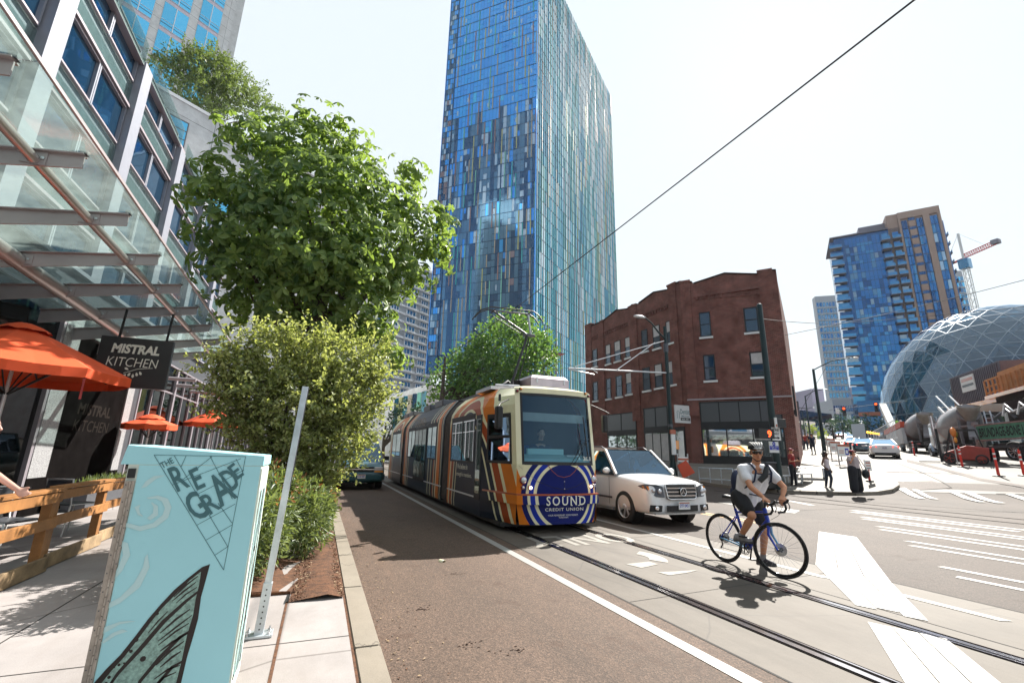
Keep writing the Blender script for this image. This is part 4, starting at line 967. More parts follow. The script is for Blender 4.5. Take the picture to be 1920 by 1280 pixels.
for z0, z1, m in ((-.3, zr_, 'brown_dark'),):
    L_ = [p1, p3, p4, p5, p2]; b.loft([[(p.x, p.y, z-.3+.3) for p in L_] for z in (z0, z1-.3)], m)
b.build('roof', bk)
w3 = Wall((WF.P+WF.d*FR)[:2], G1[:2], bk.location); b = MB(); w3.n = G2.copy(); w3.box(b, 0, 14, -.3, fp_[-1][1]-.7, 0, -.3, 'brick_front'); b.build('wall', bk)
# piers, corbels and copings
b = MB()
for xa, xb, wl in ((118, 150, WS), (205, 222, WS), (372, 416, WS), (607, 653, WS)):
    ta, tb = wl.px(*Z2(xa, 500))[0], wl.px(*Z2(xb, 500))[0]; ta, tb = sorted((max(0, ta), max(0, tb))); z1 = wl.px(*Z2((xa+xb)/2, 395 if xa < 200 else 372 if xa < 300 else 283 if xa < 500 else 155))[1]
    wl.box(b, ta, min(tb, LEN), 4.3, z1, .002, .09, 'brick_side')
    wl.box(b, ta-.05, min(tb, LEN)+.05, z1-.05, z1+.10, -.3, .13, 'brick_side')
for xa, xb, y_ in ((655, 722, 150), (1121, 1205, 84)):
    ta, tb = WF.px(*Z2(xa, 300))[0], WF.px(*Z2(xb, 300))[0]; ta = max(0.0, ta); tb = min(FR, tb) if xa > 1000 else tb; z1 = WF.px(*Z2((xa+xb)/2, y_))[1]
    WF.box(b, ta, tb, 4.3, z1, .002, .10, 'brick_front'); WF.box(b, ta-.04, tb+.04, z1-.05, z1+.12, -.3, .15, 'brick_front')
b.build('pier', bk)
b = MB()
for (x0, y0), (x1, y1), wl, m in (((425, 352), (605, 268), WS, 'brick_side'), ((222, 438), (370, 375), WS, 'brick_side'), ((150, 470), (185, 455), WS, 'brick_side'), ((740, 232), (1118, 196), WF, 'brick_front')):
    n_ = 16 if wl is WF else 12
    A_, B_ = wl.px(*Z2(x0, y0)), wl.px(*Z2(x1, y1))
    for i in range(n_):
        f = (i+.5)/n_; t_, z_ = A_[0]+(B_[0]-A_[0])*f, A_[1]+(B_[1]-A_[1])*f; ww_ = abs(B_[0]-A_[0])/n_*.28
        wl.box(b, t_-ww_, t_+ww_, z_-.28, z_+.0, .002, .08, m)
    ta, tb = sorted((A_[0], B_[0])); wl.box(b, ta, tb, (A_[1]+B_[1])/2+.02, (A_[1]+B_[1])/2+.16, .002, .10, m)
b.build('corbel', bk)
b = MB()
for (t0, z0), (t1, z1) in list(zip(sp_, sp_[1:]))+list(zip(fp_, fp_[1:])):
    wl = WS if (t0, z0) in sp_ and (t1, z1) in sp_ else WF
    if abs(t1-t0) < .25: continue
    ta, za, tb, zb = (t0, z0, t1, z1) if t0 < t1 else (t1, z1, t0, z0)
    b.loft([[wl.p(ta, -.40, za), wl.p(tb, -.40, zb), wl.p(tb, .06, zb), wl.p(ta, .06, za)], [wl.p(ta, -.40, za+.10), wl.p(tb, -.40, zb+.10), wl.p(tb, .06, zb+.10), wl.p(ta, .06, za+.10)]], 'brown_dark')
b.build('coping', bk)
def pxwin(wl, xa, xb, ya, yb, **k):
    t0, z1 = wl.px(*Z2(xa, ya)); t1, z0 = wl.px(*Z2(xb, yb)); tm = wl.px(*Z2((xa+xb)/2, (ya+yb)/2))
    zt_ = wl.px(*Z2((xa+xb)/2, ya))[1]; zb = wl.px(*Z2((xa+xb)/2, yb))[1]; t0, t1 = sorted((t0, t1)); hw = abs(t1-t0)/2
    t0 = wl.px(*Z2(xa, (ya+yb)/2))[0]; t1 = wl.px(*Z2(xb, (ya+yb)/2))[0]; t0, t1 = sorted((t0, t1))
    return wl.win(bk, t0, t1, zb, zt_, **k)
for i, (xa, xb, ya, yb, sc_) in enumerate(((157, 184, 532, 632, 0), (232, 260, 505, 616, 1), (282, 317, 484, 600, 1), (343, 375, 462, 580, 1), (437, 472, 420, 545, 0), (502, 543, 395, 528, 1), (578, 618, 368, 498, 1),
                          (160, 187, 718, 826, 0), (235, 262, 698, 815, 0), (290, 326, 682, 803, 0), (348, 384, 664, 788, 1), (445, 486, 636, 768, 0), (513, 557, 615, 752, 1), (588, 634, 597, 735, 1))):
    pxwin(WS, xa, xb, ya, yb, sill='sign_white', blind=((.5, 1) if sc_ else None), fw=.06)
pxwin(WF, 768, 832, 320, 462, sill='sign_white', fw=.07); pxwin(WF, 1022, 1105, 292, 436, sill='sign_white', fw=.09)
pxwin(WF, 792, 858, 563, 711, sill='sign_white', fw=.07); pxwin(WF, 1057, 1140, 545, 690, sill='sign_white', fw=.09, blind=(.5, 1))
# shopfronts
b = MB()
t0, z_ = WF.px(*Z2(705, 822)); WF.box(b, -.05, FR+.05, z_-.05, z_+.05, .002, .12, 'steel_paint'); b.build('string_course', bk)
ta, tb = WF.px(*Z2(770, 900))[0], WF.px(*Z2(1240, 900))[0]; za = WF.px(*Z2(1000, 826))[1]; zb = WF.px(*Z2(1000, 952))[1]; zc = WF.px(*Z2(1000, 983))[1]; zd = WF.px(*Z2(1000, 1150))[1]
mirror('transom_glass', (.10, .105, .11), .3, .3)
WF.win(bk, ta, tb, zb, za, rails=(), fw=.08, pane='transom_glass', mull=(.25, .5, .75)); 
b = MB(); WF.box(b, ta, tb, zc, zb, .0, .10, 'black'); b.build('shopfront_board', bk); b = MB(); WF.box(b, ta, tb, .35, zd, .0, .08, 'black'); b.build('stall_riser', bk)
mirror('glass_shop_far', (.62, .66, .66), .03, .9)
WF.win(bk, ta, tb, zd, zc, rails=(), mull=(.32, .64), fw=.08, pane='glass_shop_far')
for xa, xb in ((240, 405), (447, 585)):
    y_a, y_b, y_c, y_d = (905, 1005, 1025, 1100) if xa < 300 else (870, 985, 1010, 1140)
    t1_, t0_ = WS.px(*Z2(xa, y_a))[0], WS.px(*Z2(xb, y_a))[0]; xm = (xa+xb)/2
    za_, zb_, zc_ = WS.px(*Z2(xm, y_a-8))[1], WS.px(*Z2(xm, y_b-5))[1], WS.px(*Z2(xm, y_c-5))[1]
    WS.win(bk, t0_, t1_, zb_, za_, rails=(), fw=.08, pane='transom_glass', mull=(.5,)); WS.win(bk, t0_, t1_, 1.0, zc_, rails=(), fw=.08, pane='glass_shop_far', mull=(.33, .66), blind=(.0, .98) if xa > 300 else None)
    b = MB(); WS.box(b, t0_, t1_, zc_, zb_, 0, .09, 'black'); b.build('shopfront_board', bk); b = MB(); WS.box(b, t0_, t1_, .1, 1.0, 0, .07, 'black'); b.build('stall_riser', bk)
t1_, t0_ = WS.px(*Z2(628, 1000))[0], WS.px(*Z2(685, 1000))[0]; f = MB(); WS.box(f, t0_, t1_, .2, WS.px(*Z2(655, 975))[1], 0, .05, 'black'); dr = f.build('door', bk)
f = MB(); WS.box(f, t0_+.12, t1_-.12, .9, WS.px(*Z2(655, 1000))[1], .051, .06, 'glass_shop_far'); f.build('pane', dr)
b = MB(); q = Vector(w3.p(.6, .0, 0)); w3.box(b, .3, .75, 4.2, 6.1, .05, .16, 'black'); w3.box(b, .3, .75, 4.3, 4.6, .001, .05, 'black'); sgn = b.build('blade_sign', None, 'narrow black blade sign on the right edge of the brick building', 'sign'); sgn.location = bk.location
# dentist sign
ds = thing('dentist_sign', 'white projecting dentist sign board on the side of the brick building', 'sign', (X0-.1, WS.P.y+WS.px(*Z2(700, 900))[0] if False else CYb+.35, 0))
def dw(x, y): return atX(1060+.328*x, 480+.328*y, X0-.45)
A_ = [atY(*Z2(*p), CYb-.1) for p in ((627, 848), (714, 857), (716, 957), (632, 950))]
xl = (A_[0].x+A_[3].x)/2; xr = (A_[1].x+A_[2].x)/2; z1 = (A_[0].z+A_[1].z)/2; z0 = (A_[2].z+A_[3].z)/2; ds.location = ((xl+xr)/2, CYb-.1, z0)
b = MB(); hw = (xr-xl)/2; hh = z1-z0; b.box(-hw, hw, 0, .12, 0, hh, 'white'); bo = b.build('board', ds, bevel=.01)
b = MB(); put_text(b, 'Dentist', (-hw*.35, -.004, hh*.50), (1, 0, 0), (0, 0, 1), hw*1.25, hh*.28, 'letter' if False else 'cab_ink', .01)
b.box(-hw*.35, hw*.92, -.006, -.002, hh*.14, hh*.30, 'black'); put_text(b, 'SMILING', (-hw*.3, -.004, hh*.34), (1, 0, 0), (0, 0, 1), hw*1.1, hh*.09, 'cab_ink', .01); put_text(b, '206.441', (-hw*.25, -.008, hh*.17), (1, 0, 0), (0, 0, 1), hw*1.0, hh*.09, 'sign_white', .01)
for x in (-.80, -.52): b.bar((hw*x, -.004, hh*.25), (hw*x+.02, -.004, hh*.6), .035, .004, 'cab_ink', (0, 1, 0))
b.tube([(-hw*.84, -.004, hh*.6), (-hw*.66, -.004, hh*.68), (-hw*.48, -.004, hh*.6)], .014, 'cab_ink', 5); b.build('lettering', bo)
b = MB(); b.bar((hw+.02, .06, hh*.85), (X0-ds.location.x+.1, .06, hh*.85), .04, .04, 'black'); b.bar((0, .06, hh+.05), (X0-ds.location.x+.1, .06, hh+.05), .03, .03, 'black'); b.build('bracket', ds)
# red fronted neighbour
rn = thing('red_building', 'low bright red building front just beyond the brick building', 'building', (22.0, 40, 0))
b = MB(); b.box(-.4, 12, 1, 12, 0, 7.4, 'red'); b.build('wall', rn)
b = MB(); b.loft([[(-.6, .8, 6.1), (-.6, 12, 6.1), (-.4, 12, 6.1), (-.4, .8, 6.1)], [(-.4, .8, 7.9), (-.4, 12, 7.9), (-.2, 12, 7.9), (-.2, .8, 7.9)]], 'red'); b.box(-1.4, -.4, .8, 12, 5.6, 5.95, 'black'); b.build('awning', rn)
fe = MB()
for z in (9.2, 12.0):
    fe.box(-.5, 1.2, 2, 5, z, z+.06, 'alu_dark')
    for k in range(9): fe.bar((-.5, 2+k*.375, z), (-.5, 2+k*.375, z+1), .04, .04, 'alu_dark')
    fe.bar((-.5, 2, z+1), (-.5, 5, z+1), .05, .05, 'alu_dark'); fe.bar((-.5, 2.2, z), (-.5, 4.8, z-2.4), .1, .3, 'alu_dark')
for y in (2, 5): fe.bar((0, y, 7.4), (0, y, 13), .07, .07, 'alu_dark')
fe.build('fire_stair', rn)

# ---------------------------------------------------------------- blue glass tower
TC = (46.2, 99.8); dL = Vector((-.72, .69, 0)).normalized(); dR = Vector((.79, .61, 0)).normalized()
TW = thing('blue_glass_tower', 'very tall blue glass tower with coloured vertical fins, broad and slab-like', 'tower', (TC[0], TC[1], 0))
WL = Wall(TC, dL, TW.location); WR = Wall(TC, dR, TW.location); TH = 158.6; LW, RW = 30.5, 72.0
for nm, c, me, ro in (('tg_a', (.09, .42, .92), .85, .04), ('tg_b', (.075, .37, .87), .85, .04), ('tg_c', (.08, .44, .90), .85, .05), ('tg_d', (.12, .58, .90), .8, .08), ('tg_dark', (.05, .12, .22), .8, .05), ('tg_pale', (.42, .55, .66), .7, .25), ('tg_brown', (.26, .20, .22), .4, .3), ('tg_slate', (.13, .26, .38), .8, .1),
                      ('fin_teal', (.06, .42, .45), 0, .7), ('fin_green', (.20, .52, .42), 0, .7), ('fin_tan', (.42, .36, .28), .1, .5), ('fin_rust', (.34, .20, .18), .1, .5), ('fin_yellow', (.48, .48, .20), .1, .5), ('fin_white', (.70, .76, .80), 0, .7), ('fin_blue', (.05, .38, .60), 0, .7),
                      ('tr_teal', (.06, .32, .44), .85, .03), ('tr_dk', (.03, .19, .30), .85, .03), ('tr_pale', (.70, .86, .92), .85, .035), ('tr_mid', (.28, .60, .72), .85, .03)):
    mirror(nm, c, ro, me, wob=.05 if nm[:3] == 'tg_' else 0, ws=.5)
random.seed(77)
b = MB(); FLH = 3.9; z = 24.0; core = []
for wl, W_ in ((WL, LW), (WR, RW)): pass
pL, pR = Vector(WL.p(LW, -.3, 0)), Vector(WR.p(RW, -.3, 0)); p0 = Vector(WL.p(0, -.3, 0)); pB = pL+pR-p0
b.loft([[(p.x, p.y, z_) for p in (p0+(pB-p0)*.002, pR, pB, pL)] for z_ in (22.0, TH-.3)], 'tg_dark'); 
pL2 = Vector(WL.p(LW-6, -1.5, 0)); b.loft([[(p.x, p.y, z_) for p in (p0+(pB-p0)*.02, pR, pB, pL2)] for z_ in (0, 22.0)], 'tg_dark'); b.build('core', TW)
pan = MB(); mul = MB(); fin = MB(); nfl = int((TH-TC[0]*0-3.6)/FLH)
ncol = 24; cw = (LW-3.2)/ncol
strip = [[None]*ncol for _ in range(60)]
for c in range(ncol):
    k = 0
    while k < 60:
        if random.random() < (.30 if k < 24 else .15):
            ln_ = random.choice((2, 3, 3, 4)); m = random.choice(('fin_tan', 'fin_green', 'fin_teal', 'fin_tan', 'fin_rust', 'fin_yellow')); 
            for q in range(k, min(60, k+ln_)): strip[q][c] = m
            k += ln_+random.choice((1, 2, 3))
        else: k += 1
fl = 0; z = 3.4
while z < TH-.5:
    z1 = min(z+FLH, TH); hi = z/TH; low = z < 23.5
    for c in range(ncol if not low else ncol-4):
        t = c*cw; refl = (hi < .60+.02*math.sin(c*.9) and hi > .36); dark = hi <= .36+.02*math.sin(c*.6)  # middle and lower panes are coloured to imitate reflected buildings
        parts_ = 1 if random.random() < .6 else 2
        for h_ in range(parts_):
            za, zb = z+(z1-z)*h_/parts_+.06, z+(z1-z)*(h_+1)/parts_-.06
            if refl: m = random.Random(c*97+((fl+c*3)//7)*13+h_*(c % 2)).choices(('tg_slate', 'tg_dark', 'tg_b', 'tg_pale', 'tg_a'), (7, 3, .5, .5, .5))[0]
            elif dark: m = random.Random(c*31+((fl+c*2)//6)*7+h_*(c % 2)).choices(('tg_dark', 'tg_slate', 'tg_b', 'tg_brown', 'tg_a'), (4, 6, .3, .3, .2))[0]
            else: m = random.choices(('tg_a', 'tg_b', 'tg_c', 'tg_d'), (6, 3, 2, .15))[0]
            if refl and random.random() < .4:    # narrow pane pieces, rippled reflections put into their colour
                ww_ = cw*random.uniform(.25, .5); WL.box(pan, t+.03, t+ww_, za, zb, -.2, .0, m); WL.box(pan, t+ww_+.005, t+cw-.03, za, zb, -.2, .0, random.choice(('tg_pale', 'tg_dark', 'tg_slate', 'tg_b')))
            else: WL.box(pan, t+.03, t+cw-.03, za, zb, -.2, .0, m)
        if random.random() < .05: WL.box(pan, t+cw*.3, t+cw*.7, z+1, z+2.6, .001, .02, 'tg_pale')
        s_ = strip[fl][c] if fl < 60 else None
        if s_ and random.random() < .97: WL.box(fin, t+cw*.05, t+cw*.30, z+.02, z1-.02, .001, .05, s_)
    if not low:
        WL.box(mul, 0, LW, z-.07, z+.07, .052, .09, 'tg_dark')
        tt = LW-3.0
        for c in range(4):     # side strip of mixed pale, brown, blue and dark panes
            for h_ in range(2):
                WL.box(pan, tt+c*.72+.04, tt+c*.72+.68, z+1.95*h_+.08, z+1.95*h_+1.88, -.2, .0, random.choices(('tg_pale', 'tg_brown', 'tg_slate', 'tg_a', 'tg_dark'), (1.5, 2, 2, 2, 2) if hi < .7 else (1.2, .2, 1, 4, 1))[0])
    z = z1; fl += 1
for c in range(0, ncol+1): WL.box(mul, c*cw-.03, c*cw+.03, 3.4, TH, -.1, .03, 'tg_dark')
WL.box(mul, LW-3.2, LW-2.95, 22, TH, .0, .25, 'tg_dark'); WL.box(mul, LW, LW+.2, 22, TH, -.3, .1, 'tg_b')
nr = 52; rw = RW/nr
for c in range(nr):
    z = 3.4; fl = 0; t = c*rw; run = 0; m = 'tr_teal'; fm = 'fin_teal'
    while z < TH-.5:
        z1 = min(z+FLH, TH); hi = z/TH
        if run <= 0:
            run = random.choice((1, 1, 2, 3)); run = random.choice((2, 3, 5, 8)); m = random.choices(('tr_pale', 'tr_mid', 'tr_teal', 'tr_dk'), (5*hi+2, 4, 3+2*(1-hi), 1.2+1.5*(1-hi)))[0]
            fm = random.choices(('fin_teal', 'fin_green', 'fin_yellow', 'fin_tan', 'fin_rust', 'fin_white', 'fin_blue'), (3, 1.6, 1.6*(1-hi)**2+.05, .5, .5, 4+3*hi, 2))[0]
        run -= 1; zo = .5*(c % 3)
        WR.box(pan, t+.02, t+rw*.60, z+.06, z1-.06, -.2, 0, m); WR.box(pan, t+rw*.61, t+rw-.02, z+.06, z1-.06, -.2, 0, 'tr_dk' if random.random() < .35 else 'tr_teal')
        WR.box(fin, t+rw*.58, t+rw*.68, z+.03, z1-.03, .001, .16, fm)
        z = z1; fl += 1
for k in range(int((TH-3.4)/FLH)+1): WR.box(mul, 0, RW, 3.4+FLH*k-.05, 3.4+FLH*k+.05, .0005, .10, 'tg_dark')
WL.box(mul, -.15, .12, 3.4, TH, -.2, .15, 'tg_b')
pan.build('glass_curtain_wall', TW); mul.build('mullion_grid', TW); fin.build('coloured_fins', TW)
# low glass wing beside the tower and the pale hall
lg = thing('pale_hall', 'low building with a plain pale sloping parapet beyond the tram', 'building', (8, 70, 0)); b = MB()
A_ = atD(700, 752, 72); B_ = atD(803, 719, 62); wl_ = Wall(A_[:2], (B_-A_)[:2], (8, 70, 0)); Lh = (Vector(B_[:2])-Vector(A_[:2])).length
wl_.prism(b, [(-14, 0), (Lh, 0), (Lh, B_.z), (-14, A_.z+(A_.z-B_.z)*14/Lh)], 0, -18, 'concrete_wall'); b.build('wall', lg)
b = MB()
for k in range(7): wl_.box(b, Lh-7+k*1.0, Lh-7+k*1.0+.8, 4, B_.z-1.0-.1*(6-k), .01, .12, ('tr_dk', 'fin_yellow', 'tr_teal', 'fin_tan', 'tg_dark', 'fin_green', 'tr_mid')[k])
b.build('window_strip', lg)
# ---------------------------------------------------------------- pale condominium tower between the trees and the blue tower
mat('condo', (.80, .86, .93), .7)
cd = thing('condominium_tower', 'pale grey condominium tower with stacked bay windows left of the blue tower', 'tower', (0, 0, 0))
Ac = atD(716, 700, 150); Bc = atD(800, 700, 165); wc = Wall(Ac[:2], (Bc-Ac)[:2], (0, 0, 0)); Lc = (Vector(Bc[:2])-Vector(Ac[:2])).length; HC = 68
b = MB(); wc.box(b, -20, Lc+3, 0, HC, 0, -18, 'condo')
for k in range(22):
    wc.box(b, -20, Lc+3, 8+2.8*k, 8.35+2.8*k, .003, .25, 'condo')
b.build('wall', cd)
for k in range(21):
    for t0, t1 in ((-5.4, -1.2), (1.2, 5.0), (8.6, 13.2), (15.5, 19.2), (20.2, 23.0)):
        if t1 > Lc+3: continue
        wc.win(cd, t0, t1, 8.6+2.8*k, 10.6+2.8*k, rails=(), mull=(.33, .66), frame='condo', pane='glass_sky', fw=.22, proud=.2)

# ---------------------------------------------------------------- right hand apartment tower
Al = atD(1480+.34375*262, 497, 171); Ar = atD(1480+.34375*885, 497, 176); ap = thing('apartment_tower', 'dark blue glass apartment tower with balconies and tan stone piers', 'tower', (Al.x, Al.y, 0))
WA = Wall(Al[:2], (Ar-Al)[:2], ap.location); LA = (Vector(Ar[:2])-Vector(Al[:2])).length; zT = WA.px(1480+.34375*700, 360+.34375*95)[1]
tA = lambda x: WA.px(1480+.34375*x, 497)[0]
mirror('ap_blue', (.04, .18, .40), .06, .8, wob=.05); mirror('ap_blue2', (.08, .27, .46), .06, .8); mirror('ap_dark', (.025, .10, .24), .08, .75); mat('ap_tan', (.42, .29, .24), .7); mat('ap_slab', (.18, .17, .22), .6)
b = MB(); WA.box(b, 0, LA, 0, zT-4.5, -.3, -18, 'ap_dark'); WA.box(b, tA(575), LA, 0, zT, -.3, -12, 'ap_tan'); WA.box(b, tA(420), tA(575), zT-4.5, zT-1.2, -3, -12, 'ap_slab'); WA.box(b, tA(262)-1, tA(575), zT-4.6, zT-4.2, -18, .3, 'ap_slab'); b.build('wall', ap)
b = MB()
for xa, xb in ((640, 652), (782, 820), (868, 886)): WA.box(b, tA(xa), tA(xb), 0, zT, -.29, .25, 'ap_tan')
WA.box(b, tA(640), LA, zT-2.2, zT, -.28, .26, 'ap_tan'); WA.box(b, tA(640), tA(652), zT-4, zT-2, -.28, .26, 'ap_tan')
b.build('stone_pier', ap)
nF = int((zT-6)/2.95); random.seed(4)
cw_ = MB(); sp2 = MB()
for k in range(nF):
    z = 6+2.95*k; top = z+2.95 > zT-4.4
    if not top:
        n_ = 9; ta, tb = tA(320), tA(520)
        for i in range(n_):
            for (zz0, zz1) in ((z+.1, z+1.0), (z+1.05, z+2.9)):
                WA.box(cw_, ta+(tb-ta)*i/n_+.04, ta+(tb-ta)*(i+1)/n_-.04, zz0, zz1, -.25, 0, random.choices(('ap_blue', 'ap_blue2', 'ap_dark', 'tg_slate'), (5, 1.5, 2, .6))[0])
            if random.random() < .10: 
                f = MB(); WA.box(f, ta+(tb-ta)*i/n_+.1, ta+(tb-ta)*(i+1)/n_-.1, z+1.1, z+2.8, .003, .03, 'glass_win'); f.build('window', ap)
    for xa, xb in ((656, 690), (742, 780), (822, 866)):
        if z+2.9 < zT-2: 
            for i in range(2):
                ta, tb = tA(xa), tA(xb); WA.box(cw_, ta+(tb-ta)*i/2+.04, ta+(tb-ta)*(i+1)/2-.04, z+.1, z+2.85, -.25, 0, random.choices(('ap_blue', 'ap_blue2', 'ap_dark', 'tg_pale'), (5, 2, 2, .7))[0])
    if z+2.9 < zT-2: WA.box(sp2, tA(698), tA(736), z+.5, z+2.5, -.25, .05, 'ap_tan'); WA.box(cw_, tA(698), tA(736), z+2.55, z+3.4, -.25, .02, 'ap_dark')
cw_.build('glass_curtain_wall', ap); sp2.build('stone_panel', ap)
bp_ = None; cnt = 0
for k in range(nF-1):
    z = 6+2.95*k
    if z+2.9 > zT-4.4: continue
    for xa, xb in ((228, 300), (524, 574), (586, 636)):
        ta, tb = tA(xa), tA(xb); f = MB(); WA.box(f, ta, tb, z, z+.22, .0, 1.5, 'ap_slab'); WA.box(f, ta, tb, z+.22, z+1.15, 1.42, 1.46, 'ap_blue2'); fo = f.build('balcony', ap)
        g_ = MB(); WA.box(g_, ta+.3, tb-.3, z+.3, z+2.7, -.28, -.02, random.choice(('ap_blue', 'glass_win', 'ap_dark', 'ap_blue2'))); g_.build('balcony_door', fo); cnt += 1
# right flank with balconies
wf_ = Wall((WA.P+WA.d*LA)[:2], G1[:2], ap.location); wf_.n = WA.d.copy(); wf_.d = -WA.n
b = MB(); wf_.box(b, 0, 18, 0, zT-5, .0, .3, 'ap_blue'); b.build('wall', ap)
for k in range(nF-1):
    z = 6+2.95*k; f = MB()
    if z+3 > zT-5: continue
    wf_.box(f, 3, 9, z, z+.2, .3, 1.7, 'ap_slab'); wf_.box(f, 3, 9, z+.2, z+1.1, 1.62, 1.66, 'ap_blue2'); wf_.box(f, 11, 16, z, z+.2, .3, 1.7, 'ap_slab'); f.build('balcony', ap)
# smaller towers to its left and right
def tower_box(name, lab, xl, xr, ytop, D, ybase, mats_, cols, fh=3.0, depth=14, cat='tower'):
    A_ = atD(xl, ybase, D); B_ = atD(xr, ybase, D+3); t = thing(name, lab, cat, (A_.x, A_.y, 0)); wl = Wall(A_[:2], (B_-A_)[:2], t.location); L = (Vector(B_[:2])-Vector(A_[:2])).length; zt_ = zat((xl+xr)/2-(ybase-ytop)*.16, ytop, A_.x, A_.y)
    b = MB(); wl.box(b, 0, L, 0, zt_, 0, -depth, mats_[0]); b.build('wall', t); n_ = int((zt_-5)/fh); w_ = L/cols
    cwm = MB()
    for k in range(n_):
        for c in range(cols):
            m = random.choice(mats_[1:]); wl.box(cwm, c*w_+.12*w_, c*w_+.88*w_, 4+fh*k+.7, 4+fh*k+fh-.25, .003, .06, m)
        wl.box(cwm, 0, L, 4+fh*k-.1, 4+fh*k+.1, .003, .3, mats_[0])
    cwm.build('glass_curtain_wall', t); return t, zt_
mat('tw_pale', (.42, .45, .50), .6)
tower_box('slim_apartment_tower', 'slim pale tower with banded windows behind the dark blue apartment tower', 1556, 1600, 553, 245, 750, ('tw_pale', 'ap_blue2', 'ap_blue', 'ap_blue2', 'tg_slate'), 7, 3.0, 4)
tower_box('distant_glass_tower', 'narrow blue glass tower behind the right edge of the apartment tower', 1800, 1822, 505, 300, 590, ('tw_pale', 'ap_blue2', 'ap_blue', 'tg_d'), 4)
mat('mauve', (.36, .33, .44), .8)
tower_box('mauve_block', 'plain mauve-grey block low on the skyline beside the distant street', 1529, 1552, 728, 260, 790, ('mauve', 'mauve'), 3)
tower_box('distant_flats', 'low pale flats at the far end of the cross street', 1566, 1602, 748, 210, 790, ('tw_pale', 'ap_blue2', 'glass_win', 'ap_dark'), 8)
# podium at the foot of the apartment tower
pod = thing('brick_podium', 'dark low podium building at the foot of the apartment tower', 'building', (120, 60, 8)); b = MB()
A_ = atD(1612, 790, 150); B_ = atD(1700, 790, 150); wl = Wall(A_[:2], (B_-A_)[:2], pod.location); wl.box(b, 0, 45, 0, 17, 0, -14, 'ap_dark'); b.build('wall', pod); b = MB(); wl.box(b, 0, 45, 13, 14, .01, .6, 'rust'); b.build('cornice', pod)
# skyway bridge seen beyond the brick building
sk = thing('street_bridge', 'dark flat bridge crossing the cross street in the far distance', 'bridge', (85, 52, 8)); b = MB(); A_ = atD(1494, 790, 120); B_ = atD(1542, 790, 130); wl = Wall(A_[:2], (B_-A_)[:2], sk.location); wl.box(b, -6, 16, 10.2, 12.5, 0, -6, 'tg_dark'); b.build('deck', sk)
b = MB(); wl.box(b, 12, 13, 5, 10.2, -1, -2, 'tg_dark'); wl.box(b, -4, -3, 5, 10.2, -1, -2, 'tg_dark'); b.build('pier', sk)

# ---------------------------------------------------------------- geodesic glass spheres
import bmesh
def geodome(lab, cx, cy, cz, Rr, Rz, sub, seed, inner=True):
    t = thing('geodesic_glass_sphere', lab, 'sphere building', (cx, cy, tz(cx, cy)), seed*.37, 'geodesic glass spheres'); bz = cz-tz(cx, cy)
    bm = bmesh.new(); bmesh.ops.create_icosphere(bm, subdivisions=sub, radius=1.0)
    V = [(v.co.x*Rr, v.co.y*Rr, v.co.z*Rz+bz) for v in bm.verts]; Fs = [[v.index for v in f.verts] for f in bm.faces]; Es = [(e.verts[0].index, e.verts[1].index) for e in bm.edges]; deg = [len(v.link_edges) for v in bm.verts]; bm.free()
    gl = MB()
    for f in Fs:
        if max(V[i][2] for i in f) < 0: continue
        c = sum((Vector(V[i]) for i in f), Vector())/3; gl.add([c+(Vector(V[i])-c)*.97 for i in f], [(0, 1, 2)], 'sphere_glass')
    gl.build('glass_skin', t)
    fr = MB()
    for a, b_ in Es:
        A_, B_ = Vector(V[a]), Vector(V[b_])
        if max(A_.z, B_.z) < 0: continue
        fr.bar(A_*.997, B_*.997, .085, .12, 'sphere_steel', ((A_+B_)*.5-Vector((0, 0, bz))))
    fr.build('steel_frame', t)
    if inner:
        rib_ = MB(); pent = [i for i, d in enumerate(deg) if d == 5]
        bm = bmesh.new(); bmesh.ops.create_icosphere(bm, subdivisions=2, radius=1.0)
        for e in bm.edges:
            a, b_ = [Vector((v.co.x*Rr*.965, v.co.y*Rr*.965, v.co.z*Rz*.965+bz)) for v in e.verts]
            if min(a.z, b_.z) < -3: continue
            m_ = (a+b_)/2; m_ = Vector((0, 0, bz))+(m_-Vector((0, 0, bz)))*1.03
            rib_.tube([a, m_, b_], [.30, .22, .30], 'sphere_rib', 7)
        bm.free(); rib_.build('inner_rib', t)
        fl_ = MB()
        for z, r in ((4.5, .72), (9.5, .66), (14.5, .45)):
            fl_.lathe((0, 0, z), [(r*Rr, 0), (r*Rr, .5)], 'ap_slab', n=24); 
        fl_.lathe((2, 0, 0), [(5, 0), (4.5, 19)], 'leaf_far', n=14); fl_.build('floor_slab', t)
    return t
glassmat('sphere_glass', (.26, .40, .50), .10, .03, (.62, .80, 1)); mat('sphere_steel', (.22, .27, .32), .4, .5); mat('sphere_rib', (.30, .36, .40), .4, .3)
cS = atD(1918, 860, 104); geodome('largest geodesic glass sphere, filling the right edge of the photo', cS.x, cS.y, 8.8, 15.8, 17.2, 4, 1)
cS2 = atD(1888, 860, 122); geodome('smaller geodesic glass sphere peeping out left of the big one', cS2.x, cS2.y, 8.5, 17.0, 17.0, 3, 2)
